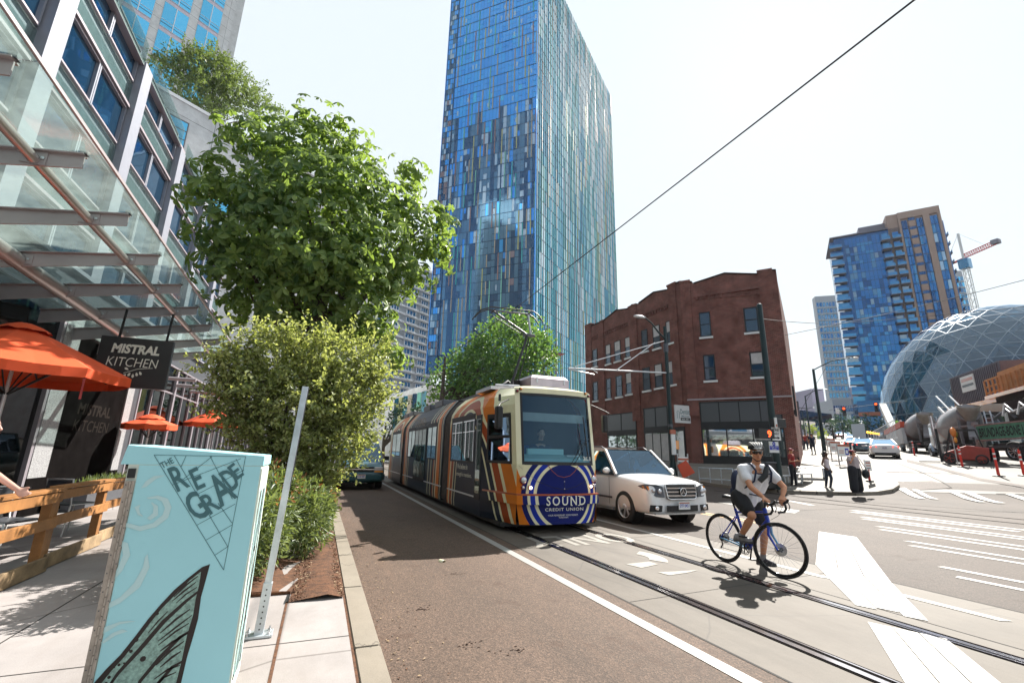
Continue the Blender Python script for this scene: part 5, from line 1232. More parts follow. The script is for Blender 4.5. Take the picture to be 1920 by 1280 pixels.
# ---------------------------------------------------------------- tower crane
ck = atD(1800, 455, 250); ca_ = thing('tower_crane', 'white and red tower crane with a slanted jib behind the glass spheres', 'crane', (ck.x, ck.y, 8)); cx_, cy_ = ck.x, ck.y
b = MB(); s_ = .8; zt_ = ck.z-16
for i in range(int(zt_/3)):
    z0, z1 = i*3, i*3+3
    for (x, y, x2, y2) in ((-s_, -s_, s_, -s_), (s_, -s_, s_, s_), (s_, s_, -s_, s_), (-s_, s_, -s_, -s_)):
        b.bar((x, y, z0), (x, y, z1), .22, .22, 'white'); b.bar((x, y, z0), (x2, y2, z1), .12, .12, 'white'); b.bar((x, y, z1), (x2, y2, z1), .12, .12, 'white')
b.build('mast', ca_)
dj = Vector((ray(1868, 455).x, ray(1868, 455).y, 0)).normalized(); pj = atD(1868, 458, 240); pj = pj-Vector((cx_, cy_, 8)); p0 = Vector((0, 0, zt_+1.0)); pc = p0-(pj-p0).normalized()*9
b = MB(); L_ = (pj-p0); n_ = 14
for i in range(n_):
    a, c = p0+L_*i/n_, p0+L_*(i+1)/n_; up = Vector((0, 0, 1.7))
    b.bar(a, c, .3, .3, 'red'); b.bar(a+up, c+up, .25, .25, 'red'); b.bar(a, c+up, .14, .14, 'red'); b.bar(a, a+up, .14, .14, 'red')
b.bar(p0, pc, .8, .6, 'red'); b.build('jib', ca_)
b = MB(); b.bar(p0, p0+Vector((0, 0, 11)), .7, .7, 'white'); b.bar(p0+Vector((0, 0, 11)), p0+L_*.7+Vector((0, 0, 1.7)), .1, .1, 'steel'); b.bar(p0+Vector((0, 0, 11)), pc, .1, .1, 'steel'); b.build('tower_peak', ca_)
b = MB(); b.box(-1.4, 1.4, -1.6, 1.6, zt_-3.4, zt_+.6, 'ap_blue2'); b.build('cab', ca_); b = MB(); e_ = pj; b.box(e_.x-1.1, e_.x+1.1, e_.y-1.1, e_.y+1.1, e_.z+.2, e_.z+1.8, 'ap_slab'); b.build('counterweight', ca_)
# ---------------------------------------------------------------- background trees
random.seed(61)
tb = pblobs([(905, 700, 62, 0), (950, 660, 62, 0), (985, 640, 42, 1), (1000, 680, 40, 1), (960, 615, 30, 0), (850, 715, 42, 2), (880, 690, 40, 0), (835, 745, 34, 2), (1010, 655, 26, 1), (930, 710, 50, 0), (870, 760, 40, 0), (905, 640, 16, 0)], 30)
tree('street_tree', 'large rounded green street tree rising behind the tram roof', 'tree', (7.2, 30, 0), tb, 60, .26, .17, 'leaf_tree', .2, group='street trees beyond the tram', shell=.6, clump=5, spread=1.1)
tb = pblobs([(765, 770, 24, 0), (745, 780, 18, 0), (788, 775, 18, 0), (760, 800, 20, 0), (735, 800, 14, 0)], 46)
tree('street_tree', 'smaller dark tree at the far end of the tram', 'tree', (5.6, 46, 0), tb, 34, .3, .2, 'leaf_far', .18, group='street trees beyond the tram', shell=.5, clump=4)
tb = pblobs([(718, 800, 16, 0), (725, 820, 14, 0), (712, 775, 12, 0), (730, 790, 12, 0)], 80)
tree('street_tree', 'distant dark tree over the cars far down the tram street', 'tree', (7.5, 80, 0), tb, 14, .5, .3, 'leaf_far', .2, group='street trees beyond the tram', shell=.5, clump=4)
tb = pblobs([(640, 800, 40, 0), (600, 780, 45, 2), (680, 780, 30, 2), (690, 815, 14, 0)], 60)
tree('street_tree', 'dark tree behind the teal van', 'tree', (-1, 60, .15), tb, 14, .5, .3, 'leaf_far', .25, group='street trees beyond the tram', shell=.5, clump=4)
def far_tree(px, py, rpx, D, lab, m='leaf_far', name='street_tree', dens=10, L=.6):
    c = atD(px, py, D); r = (atD(px+rpx, py, D)-c).length; gz = tz(c.x, c.y)
    tb = [(c, (r, r, r*1.1)), (c+Vector((r*.4, 0, -r*.6)), (r*.8,)*3), (c+Vector((-r*.5, .2, -r*.5)), (r*.75,)*3), (c+Vector((0, 0, r*.7)), (r*.55,)*3)]
    tree(name, lab, 'tree', (c.x, c.y, gz), tb, dens, L, L*.55, m, .16, group='trees along the cross street', shell=.5, clump=4)
far_tree(1522, 803, 8, 90, 'bright yellow-green tree nearest the brick building corner', 'leaf_bright', dens=60, L=.25)
far_tree(1541, 812, 9, 78, 'bright yellow-green tree beside the leaning street pole', 'leaf_bright', dens=70, L=.22)
far_tree(1578, 790, 16, 120, 'dark tree behind the traffic signals over the cross street'); far_tree(1600, 800, 16, 125, 'dark tree in the middle of the cross street view'); far_tree(1625, 790, 14, 120, 'tall dark tree left of the apartment tower foot'); far_tree(1655, 800, 14, 110, 'dark tree behind the white boom')
far_tree(1677, 800, 10, 88, 'green young tree beside the white boom', 'leaf_tree', dens=40, L=.3); far_tree(1700, 790, 14, 100, 'dark tree behind the farther mixer truck'); far_tree(1508, 800, 8, 110, 'small dark tree under the far bridge'); far_tree(1560, 800, 12, 130, 'dark tree over the far traffic')
# ================================================================ tram
def tram_mat(name, kind):
    b = NB(name); tc = b.n('TexCoord').outputs['Object']; sx = b.n('SeparateXYZ'); b.l(tc, sx.inputs[0]); X, Y, Z = sx.outputs
    cream, navy, blue, orange, rust, ink = (.86, .82, .56), (.006, .015, .15), (.010, .035, .38), (.75, .21, .02), (.42, .075, .015), (.012, .022, .045)
    if kind == 'front':
        dx = b.math('SUBTRACT', X, .07); dz = b.math('SUBTRACT', Z, .71)
        d = b.math('SQRT', b.math('ADD', b.math('MULTIPLY', dx, dx), b.math('MULTIPLY', dz, dz)))
        d = b.math('MULTIPLY', d, .5)
        c = b.ramp(d, [(0, navy), (.300, cream), (.332, blue), (.378, cream), (.405, navy), (.450, cream), (.475, cream)], 'CONSTANT')
        # orange lower corners outside the rings, with their slanting upper edge
        k = b.math('ADD', b.math('MULTIPLY', b.math('ABSOLUTE', X), 1.9), b.math('MULTIPLY', Z, -.75))
        m = b.math('MULTIPLY', b.math('GREATER_THAN', k, .82), b.math('GREATER_THAN', d, .450))
        m = b.math('MULTIPLY', m, b.math('LESS_THAN', Z, 1.26)); c = b.mix(m, c, orange)
    elif kind in ('side1', 'side3'):
        yc = 2.55 if kind == 'side1' else 14.0; fl_dir = 1
        fl = b.math('MULTIPLY', b.math('MAXIMUM', b.math('SUBTRACT', 2.2, Z), 0), .44)
        dy = b.math('SUBTRACT', yc, Y); front_ = b.math('GREATER_THAN', dy, 0); ady = b.math('ABSOLUTE', dy)
        fl = b.math('MULTIPLY', fl, front_); rr = b.math('MULTIPLY', b.math('MULTIPLY', b.math('MAXIMUM', b.math('SUBTRACT', 2.2, Z), 0), .10), b.math('SUBTRACT', 1.0, front_))
        q = b.math('SUBTRACT', b.math('SUBTRACT', ady, fl), rr); zz = b.math('MAXIMUM', b.math('SUBTRACT', Z, 1.45), 0)
        d = b.math('MULTIPLY', b.math('SQRT', b.math('ADD', b.math('MULTIPLY', q, q), b.math('MULTIPLY', zz, zz))), b.math('SIGN', b.math('ADD', q, b.math('MULTIPLY', zz, 10))))
        d = b.math('MULTIPLY', d, .5)
        c = b.ramp(d, [(0, ink), (.40, cream), (.432, ink), (.515, cream), (.55, rust), (.665, cream), (.715, orange), (.90, cream)], 'CONSTANT')
    else:
        f = b.math('DIVIDE', b.math('SUBTRACT', Y, 5.0), 7.0)
        dk = (.012, .028, .05)
        c = b.ramp(f, [(0, ink), (.02, cream), (.03, ink), (.05, orange), (.10, cream), (.115, ink), (.14, cream), (.15, rust), (.17, dk), (.205, cream), (.215, dk), (.26, cream), (.27, dk), (.80, cream), (.81, dk), (.845, cream), (.86, rust), (.89, cream), (.905, orange), (.96, ink)], 'CONSTANT')
    n = b.noise(2.5, 6, .7, tc); c = b.mix(.5, c, b.ramp(n, [(.3, (.72, .69, .66)), (.6, (1, 1, 1))]), 'MULTIPLY')
    b.col(c); b.p.inputs['Roughness'].default_value = .32; b.p.inputs['Coat Weight'].default_value = 0; b.p.inputs['Specular IOR Level'].default_value = .16
for k in ('front', 'side1', 'side2', 'side3'): tram_mat('tram_'+k, k)
glassmat('tram_side_glass', (.03, .06, .06), .03, .015, (.7, .8, .8))
mat('tram_inside', (.16, .17, .18), .7); mat('seat_blue', (.03, .06, .20), .8); mat('dash', (.55, .80, .80), .6)
TX, TY = 4.58, 8.5
tm = thing('tram', 'low-floor tram wrapped in orange, cream and navy stripes, its pantograph raised', 'tram', (TX, TY, 0))
HW = 1.23
def prof(hw, zt, zb, inset=.0):
    R_ = [(-hw*.985, zb), (-hw, zb+.12), (-hw, 1.3), (-hw, 2.3), (-hw+.03, 2.52), (-hw+.16, 2.74), (-hw+.42, zt-.05), (-hw*.4, zt-.01), (0, zt)]
    return R_+[(-x, z) for x, z in R_[:-1][::-1]]
def shell(y0, y1, mat_, n=2, zt=3.02, parent=tm, hw0=HW, hw1=HW, nm='body_module'):
    b = MB(); rings = []
    for i in range(n+1):
        f = i/n; hw = hw0+(hw1-hw0)*f; rings.append([(x, y0+(y1-y0)*f, z) for x, z in prof(hw, zt, .17)])
    # sides, with the window band left open
    k = len(rings[0]); vs = [p for r in rings for p in r]; fs = []
    for i in range(n):
        for j in range(k-1):
            if j in (2, 13): continue
            a = i*k+j; fs.append((a, a+k, a+k+1, a+1))
    b.add(vs, fs, mat_, False)
    return b
FX = lambda z: 0 if z < 1.3 else (z-1.3)*.13
# cab nose
cabm = MB()
def nose_pt(x, z, hw): return (x, FX(z)+.16*(x/hw)**2*abs(x/hw), z)
def nhw(z): return .915 if z > .6 else .81+.105*z/.6
zs = [.17, .22, .45, .60, .74, .95, 1.15, 1.30, 1.31, 2.74, 2.76, 2.86]; nx = 14
for i in range(len(zs)-1):
    if abs(zs[i]-1.31) < 1e-6: continue
    for j in range(nx):
        P = []
        for (zz, jj) in ((zs[i], j), (zs[i], j+1), (zs[i+1], j+1), (zs[i+1], j)):
            w = nhw(zz); x = -w+2*w*jj/nx; P.append(nose_pt(x, zz, w))
        cabm.add(P, [(0, 1, 2, 3)], 'tram_front', True)
for sg in (-1, 1):       # pillars beside the windscreen
    P = [nose_pt(sg*.915, 1.31, .915), nose_pt(sg*.80, 1.31, .915), nose_pt(sg*.80, 2.74, .915), nose_pt(sg*.915, 2.74, .915)]; cabm.add(P, [(0, 1, 2, 3)], 'cream')
# brow and roof of the cab
def ring_at(y, f):
    hw = .915+(HW-.915)*f; zt = 2.96+.06*f; return [(x, y, z) for x, z in prof(hw, zt, .17)]
brow = [nose_pt(-.915+1.83*j/nx, 2.86, .915) for j in range(nx+1)]
back = [(-.915*.93+1.83*.93*j/nx, .52, 2.955-.05*abs(-1+2*j/nx)**3) for j in range(nx+1)]
cabm.add(brow+back, [(j, j+1, nx+2+j, nx+1+j) for j in range(nx)], 'cream', True)
# tapered cab sides
yA, yB = .16, 1.45
prA = prof(.915, 2.955, .17); prB = prof(HW, 3.02, .17)
def sidey(j, f):  # front edge follows the raked nose
    (xa, za), (xb, zb) = prA[j], prB[j]; y = (FX(za)+yA)*(1-f)+yB*f
    if za > 2.6: y = ((.50 if za > 2.8 else .36))*(1-f)+yB*f
    return (xa*(1-f)+xb*f, y, za*(1-f)+zb*f)
n_ = 8
for j in range(len(prA)-1):
    if j in (2, 13): continue      # cab side window band handled below
    for i in range(n_):
        f0, f1 = i/n_, (i+1)/n_; m = 'tram_side1'
        if j in (4, 5, 6, 7, 8, 9, 10, 11): m = 'tram_side1' if f0 > .55 else 'cream'
        cabm.add([sidey(j, f0), sidey(j, f1), sidey(j+1, f1), sidey(j+1, f0)], [(0, 1, 2, 3)], m, True)
cabm.add([nose_pt(.915*s_, z, .915) for s_ in (-1, 1) for z in (2.74, 2.86)]+[sidey(4, 0), sidey(11, 0)], [(0, 4, 1), (2, 3, 5)], 'cream')
# band between 1.3 and 2.3 m: pillar, window, pillar
def band(f0, f1, za, zb, m, mb, off=0.0, sg=-1):
    P = []
    for f, z in ((f0, za), (f1, za), (f1, zb), (f0, zb)):
        x = (.915+(HW-.915)*f+off)*sg; y = (FX(z)+yA)*(1-f)+yB*f; P.append((x, y, z))
    mb.add(P, [(0, 1, 2, 3)], m)
for sg in (-1, 1):
    band(0, .12, 1.3, 2.3, 'cream', cabm, 0, sg); band(.84, 1.0, 1.3, 2.3, 'tram_side1', cabm, 0, sg)
cabm.build('cab', tm)
for sg in (-1, 1):
    f = MB(); g_ = MB()
    band(.12, .84, 1.30, 1.36, 'black', f, .004, sg); band(.12, .84, 2.25, 2.34, 'black', f, .004, sg); band(.12, .17, 1.36, 2.25, 'black', f, .004, sg); band(.79, .84, 1.36, 2.25, 'black', f, .004, sg); band(.17, .79, 1.82, 1.88, 'black', f, .006, sg)
    fo = f.build('cab_window', tm); band(.17, .79, 1.36, 1.82, 'tram_glass', g_, .002, sg); band(.17, .79, 1.88, 2.25, 'tram_glass', g_, .002, sg); g_.build('pane', fo)
# windscreen
ws = MB()
for j in range(nx):
    for (za, zb) in ((1.31, 1.75), (1.75, 2.3), (2.3, 2.74)):
        P = []
        for (zz, jj) in ((za, j), (za, j+1), (zb, j+1), (zb, j)):
            x = -.80+1.6*jj/nx; p = nose_pt(x, zz, .915); P.append((p[0], p[1]+.01, p[2]))
        ws.add(P, [(0, 1, 2, 3)], 'tram_glass', True)
wso = ws.build('windscreen', tm)
f = MB()
for (xa, xb, za, zb) in ((-.82, -.775, 1.30, 2.76), (.775, .82, 1.30, 2.76)): f.add([(*nose_pt(xa, za, .915)[:1], nose_pt(xa, za, .915)[1]-.003, za), (xb, nose_pt(xb, za, .915)[1]-.003, za), (xb, nose_pt(xb, zb, .915)[1]-.003, zb), (xa, nose_pt(xa, zb, .915)[1]-.003, zb)], [(0, 1, 2, 3)], 'black')
for (za, zb) in ((1.295, 1.36), (2.70, 2.755)):
    for j in range(nx):
        x0, x1 = -.775+1.55*j/nx, -.775+1.55*(j+1)/nx; f.add([(x0, nose_pt(x0, za, .915)[1]-.003, za), (x1, nose_pt(x1, za, .915)[1]-.003, za), (x1, nose_pt(x1, zb, .915)[1]-.003, zb), (x0, nose_pt(x0, zb, .915)[1]-.003, zb)], [(0, 1, 2, 3)], 'black')
put_text(f, '301', (.54, .03, 1.39), (1, .06, 0), (0, .13, 1), .18, .085, 'letter', .02); f.build('seal', wso)
# sun blind, dashboard, bulkhead, seat
b = MB(); b.box(-.76, .78, .36, .37, 2.18, 2.36, 'blind'); b.build('sun_blind', tm)
b = MB(); b.loft([[(-.80, .16, 1.0), (.80, .16, 1.0), (.78, .20, 1.42), (-.78, .20, 1.42)], [(-.85, .55, 1.0), (.85, .55, 1.0), (.85, .55, 1.50), (-.85, .55, 1.50)]], 'dash'); b.box(-.55, .3, .45, .52, 1.50, 1.62, 'dash'); b.box(.30, .55, .30, .42, 1.46, 1.50, 'white'); b.build('dashboard', tm)
b = MB(); b.box(-1.1, 1.1, 1.55, 1.6, .5, 2.7, 'tram_inside'); b.box(.12, .75, 1.50, 1.549, .55, 2.45, 'white'); b.box(.08, .14, 1.48, 1.50, .55, 2.5, 'black'); b.build('bulkhead', tm)
b = MB(); b.box(-.25, .25, 1.0, 1.4, 1.0, 1.12, 'seat_blue'); b.box(-.24, .24, 1.35, 1.45, 1.1, 1.7, 'seat_blue'); b.build('driver_seat', tm, bevel=.03)
# bumper
b = MB(); PP = []
for x in [i/12*2-1 for i in range(13)]: PP.append((x*.93, FX(.6)+.16*abs(x)**3-.075))
PP = [(-HW-.01, 1.30), (-1.06, .55)]+PP+[(1.06, .55), (HW+.01, 1.30)]
for za, zb, m, o_ in ((.545, .715, 'tram_front', 0), (.716, .745, 'rust', -.006)):
    for (a, c) in zip(PP, PP[1:]):
        m_ = m
        if m == 'tram_front' and (a[1] > .28 or c[1] > .28): m_ = 'tram_side1'
        b.add([(a[0], a[1]+o_, za), (c[0], c[1]+o_, za), (c[0], c[1]+o_, zb), (a[0], a[1]+o_, zb)], [(0, 1, 2, 3)], m_)
    q = [(x, y+o_, zb) for x, y in PP]+[(x*.9, y+.15, zb) for x, y in PP][::-1]; k = len(PP)
    for i in range(k-1): b.add([q[i], q[i+1], q[2*k-2-i], q[2*k-1-i]], [(0, 1, 2, 3)], 'rust' if o_ else m)
b.build('bumper', tm)
# front logo lettering
b = MB(); D_ = -.082
put_text(b, 'SOUND', (-.37, D_, .53), (1, 0, 0), (0, 0, 1), .88, .175, 'letter', .012, 0, 1.3)
for fx, zz in ((.445, .175), (.57, .175), (.64, .0), (.755, .175), (.825, .0), (.825, .175)): b.box(-.37+.88*fx-.020, -.37+.88*fx+.020, D_-.002, D_+.0005, .53+zz-.008, .53+zz+.006, 'letter')
for x in (-.34, ): pass
put_text(b, 'CREDIT UNION', (-.36, -.006, .42), (1, 0, 0), (0, 0, 1), .86, .060, 'letter', .012, .0, 1.15)
put_text(b, 'YOUR MEMBERSHIP. YOUR MONEY.', (-.30, -.006, .325), (1, 0, 0), (0, 0, 1), .68, .032, 'letter', .0); put_text(b, 'YOUR WAY.', (-.06, -.006, .285), (1, 0, 0), (0, 0, 1), .22, .028, 'letter', .0)
b.build('lettering', tm, 'white credit union lettering on the navy roundel')
b = MB()   # seams on the nose cover
def nline(pts, m, w=.004):
    P = [(x, nose_pt(x, z, .915)[1]-.004, z) for x, z in pts]; b.tube(P, w, m, 4, False)
nline([(-.30, 1.29), (-.2, 1.18), (-.08, 1.09), (.06, 1.06), (.2, 1.09), (.32, 1.18), (.40, 1.28)], 'rust', .006); nline([(-.52, .98), (-.2, .87), (.07, .82), (.35, .88), (.62, 1.0)], 'black'); nline([(.07, 1.06), (.07, .75)], 'black', .003); nline([(-.87, 1.27), (-.6, 1.04), (-.52, .98)], 'tan', .003)
for z in (.98, .84): b.disc((.075, nose_pt(.075, z, .915)[1]-.006, z), .011, 'white', (0, -1, 0), 8)
b.build('nose_seam', tm)
def lamp(nm, x, z, r, m, ringm='redlens', dy=0.0):
    y = nose_pt(x, z, .915)[1] if z < 2.9 else .2; b = MB(); b.lathe((x, y+.01+dy, z), [(r*1.28, 0), (r*1.28, .025), (r*1.05, .03)], ringm, (0, -1, 0), 18); b.lathe((x, y+.0+dy, z), [(r, .03), (r*.85, .045), (0.001, .05)], m, (0, -1, 0), 16); b.build(nm, tm)
lamp('headlight', -.79, 1.0, .062, 'lens'); lamp('headlight', .82, 1.02, .060, 'lens'); lamp('indicator', -.80, .86, .032, 'lens'); lamp('indicator', .83, .88, .032, 'lens'); lamp('running_light', -.66, .86, .033, 'lamp_on'); lamp('running_light', .73, .88, .030, 'lamp_on')
lamp('marker_light', -.80, 2.835, .026, 'amber', 'black', -.005); lamp('marker_light', -.875, 2.79, .026, 'redlens', 'black', -.02); lamp('marker_light', .76, 2.84, .024, 'amber', 'black', -.005); lamp('marker_light', .86, 2.79, .024, 'redlens', 'black', -.02)
# wipers and mirrors
b = MB(); b.tube([(.22, .0, 1.30), (.42, -.01, 1.62), (.60, .02, 1.80)], .008, 'black', 5); b.tube([(.30, .0, 1.30), (.50, -.01, 1.62), (.62, .02, 1.80)], .008, 'black', 5); b.bar((.57, .07, 2.30), (.64, .0, 1.42), .014, .02, 'black'); b.build('wiper', tm)
for sg, px_ in ((-1, 0), (1, 0)):
    b = MB(); b.tube([(sg*1.0, .45, 2.62), (sg*1.22, .35, 2.52), (sg*1.33, .20, 2.42)], .014, 'black', 6); b.box(min(sg*1.28, sg*1.42), max(sg*1.28, sg*1.42), .02, .18, 1.98, 2.42, 'black', .03) if sg < 0 else b.box(1.12, 1.26, .12, .24, 2.0, 2.38, 'black', .03)
    mo = b.build('mirror', tm)
b = MB(); b.box(-1.13, -1.09, .68, .75, 2.60, 2.75, 'black'); b.build('camera_pod', tm, bevel=.01)
# body modules
def module(y0, y1, mt, wins, doors, ztop):
    b = shell(y0, y1, mt, 2, ztop)
    for sg in (-1, 1):
        edges = [y0]+[e for w in wins for e in w]+[y1]
        for a, c in zip(edges[::2], edges[1::2]):
            if c-a > .01: b.add([(sg*HW, a, 1.3), (sg*HW, c, 1.3), (sg*HW, c, 2.3), (sg*HW, a, 2.3)], [(0, 1, 2, 3)], mt)
    for y in (y0, y1): b.poly([(x, y, z) for x, z in prof(HW, ztop, .17)], 'black')
    b.build('body_module', tm)
    for sg in (-1, 1):
        for a, c in wins:
            f = MB(); f.box(min(sg*HW, sg*(HW+.006)), max(sg*HW, sg*(HW+.006)), a, c, 1.27, 1.31, 'black'); f.box(min(sg*HW, sg*(HW+.006)), max(sg*HW, sg*(HW+.006)), a, c, 2.29, 2.42, 'black')
            for q in (a, (a+c)/2-.02, c-.04): f.box(min(sg*HW, sg*(HW+.006)), max(sg*HW, sg*(HW+.006)), q, q+.04, 1.3105, 2.2895, 'black')
            fo = f.build('window', tm); g_ = MB(); g_.add([(sg*(HW-.004), a, 1.3), (sg*(HW-.004), c, 1.3), (sg*(HW-.004), c, 2.3), (sg*(HW-.004), a, 2.3)], [(0, 1, 2, 3)], 'tram_side_glass'); g_.build('pane', fo)
        for a, c in doors:
            f = MB(); x0, x1 = sorted((sg*(HW+.002), sg*(HW+.014))); f.box(x0, x1, a, c, .50, 2.36, 'black'); d = f.build('door', tm)
            g_ = MB(); x0, x1 = sorted((sg*(HW+.0145), sg*(HW+.018)))
            n_ = max(1, round((c-a)/.7)); w_ = (c-a)/n_
            for i in range(n_): g_.box(x0, x1, a+w_*i+.05, a+w_*(i+1)-.05, .62, 2.27, 'tram_door_glass')
            g_.build('pane', d)
mirror('tram_door_glass', (.10, .17, .16), .03, .7)
module(1.45, 4.30, 'tram_side1', [(1.98, 4.12)], [(1.10+.36, 1.86)], 3.03)
module(5.02, 11.78, 'tram_side2', [(5.95, 7.3), (9.55, 11.0)], [(7.42, 9.42)], 3.10)
module(12.4, 16.3, 'tram_side3', [(13.0, 15.6)], [], 3.14)
b = MB(); b.box(-HW-.012, HW+.012, 1.5, 4.28, .525, .56, 'alu_white'); b.box(-HW-.012, HW+.012, 5.05, 11.75, .525, .56, 'alu_white'); b.box(-HW-.012, HW+.012, 12.42, 16.28, .525, .56, 'alu_white'); b.build('floor_trim', tm)
for y0, y1, zt in ((4.30, 5.02, 3.05), (11.78, 12.4, 3.10)):
    b = MB(); n_ = 14
    for i in range(n_):
        a, c = y0+(y1-y0)*i/n_, y0+(y1-y0)*(i+1)/n_; s_ = (.93, .975) if i % 2 else (.975, .93)
        b.loft([[(x*s_[0], a, .2+(z-.2)*(.985 if s_[0] < .95 else 1)) for x, z in prof(HW, zt, .2)], [(x*s_[1], c, .2+(z-.2)*(.985 if s_[1] < .95 else 1)) for x, z in prof(HW, zt, .2)]], 'grey_gang', False, True)
    b.build('gangway_bellows', tm)
b = MB(); b.box(-1.1, 1.1, .5, 16.2, .09, .165, 'black'); b.box(-1.0, 1.0, 1.7, 16.0, .35, .40, 'tram_inside')
b.build('underframe', tm)
for y in (2.6, 3.4, 6.3, 9.9, 10.6, 13.8, 14.6):
    b = MB()
    for x in (-.85, .45):
        b.box(x, x+.42, y, y+.42, .8, .9, 'seat_blue'); b.box(x, x+.42, y+.38, y+.45, .9, 1.45, 'seat_blue')
    b.build('passenger_seat', tm, bevel=.02)
for y in (2.9, 6.6, 8.4, 10.3, 14.2):
    for x in (-.4, .4):
        b = MB(); b.tube([(x, y, .4), (x, y, 2.8)], .016, 'amber', 6); b.build('grab_pole', tm)
for sg in (-1,):
    b = MB(); X_ = sg*(HW+.004); xd = (0, -1, 0)
    put_text(b, 'We believe in', (X_+sg*.003, 3.36, 1.10), xd, (0, 0, 1), .90, .13, 'letter', .01); put_text(b, 'strength in members.', (X_+sg*.003, 3.42, .90), xd, (0, 0, 1), 1.32, .13, 'letter', .01)
    b.build('lettering', tm); b = MB()
    nn = Vector((.13, 0, .22)).normalized()
    put_text(b, 'SOUND', (X_-.002, 9.7, 2.40), xd, (0, 0, 1), 2.0, .30, 'tan', .02); put_text(b, 'CREDIT UNION', (X_-.012, 9.7, 2.18), xd, (0, 0, 1), 2.0, .11, 'tan', .0); b.build('lettering', tm)
# roof gear
xb0, xb1 = .06, 1.10
b = MB(); b.box(-.70, .70, 3.3, 7.0, 3.0, 3.10, 'alu_dark'); b.build('roof_tray', tm)
b = MB(); b.loft([[(xb0-.02, 1.62, 3.0), (xb1, 1.62, 3.0), (xb1, 3.0, 3.0), (xb0-.02, 3.0, 3.0)], [(xb0-.02, 1.62, 3.33), (xb1, 1.62, 3.33), (xb1, 3.0, 3.33), (xb0-.02, 3.0, 3.33)], [(xb0+.06, 1.72, 3.43), (xb1-.06, 1.72, 3.43), (xb1-.06, 2.9, 3.43), (xb0+.06, 2.9, 3.43)]], 'lilac_box')
for x in (xb0+.14, xb1-.14): b.box(x-.02, x+.02, 1.60, 1.618, 3.22, 3.35, 'steel'); 
b.box(xb0-.03, xb1+.01, 1.61, 3.01, 3.325, 3.34, 'lilac_box'); b.build('equipment_box', tm)
for y in (7.2, 9.2, 12.8, 14.2): b = MB(); b.box(-.8, .8, y, y+1.2, 3.08, 3.30, 'alu_dark', .04); b.build('roof_unit', tm)
b = MB(); b.box(-.9, -.1, 1.9, 3.1, 3.02, 3.10, 'steel'); b.tube([(-.75, 2.0, 3.14), (-.1, 2.0, 3.16)], .03, 'steel', 8); b.tube([(-.5, 2.4, 3.13), (-.25, 2.45, 3.32), (0, 2.5, 3.12)], .05, 'black', 8); b.lathe((-.05, 2.3, 3.1), [(.08, 0), (.1, .08), (.08, .2), (.1, .24)], 'black'); b.build('roof_insulator', tm)
pg = MB(); B0 = Vector((-.14, 2.5, 3.15)); KN = Vector((.34, 2.5+.0, 4.68)); pw = MB()
kn = atY(989, 628, 11.0)-Vector((TX, TY, 0)); bs = Vector((-.12, 3.2, 3.15)); bs2 = atY(958, 697, 10.6)-Vector((TX, TY, 0)); bs2.z = 3.14
hl, hr = atY(925, 583, 11.0)-Vector((TX, TY, 0)), atY(990, 589, 11.0)-Vector((TX, TY, 0))
pg.tube([bs2, kn], .035, 'black', 8); pg.tube([bs2+Vector((.25, .2, 0)), kn+Vector((.1, .1, -.05))], .015, 'black', 6); pg.tube([kn-Vector((.12, 0, 0)), kn+Vector((.22, 0, 0))], .045, 'alu_dark', 8); pg.build('lower_arm', tm)
pw.tube([kn, hl], .03, 'alu_dark', 8); pw.tube([kn+Vector((.1, 0, 0)), hr], .03, 'galv', 8); pw.tube([kn-Vector((.05, 0, .05)), hl+Vector((0, .05, -.12))], .012, 'black', 6); pw.tube([hl.lerp(kn, .55), hr.lerp(kn, .2)], .01, 'black', 5); pw.build('upper_arm', tm)
hd = MB()
for dy in (-.14, .14):
    a, c = hl+Vector((-.12, dy, .06)), hr+Vector((.1, dy, .06)); d = (c-a).normalized()
    hd.tube([a-d*.42-Vector((0, 0, .32)), a-d*.28-Vector((0, 0, .12)), a, c, c+d*.18-Vector((0, 0, .12)), c+d*.30-Vector((0, 0, .30))], .018, 'black', 6)
hd.tube([hl+Vector((0, -.14, 0)), hl+Vector((0, .14, 0))], .02, 'black', 6); hd.tube([hr+Vector((0, -.14, 0)), hr+Vector((0, .14, 0))], .02, 'black', 6); hd.tube([hl, hr], .015, 'alu_dark', 6); hd.build('contact_head', tm)
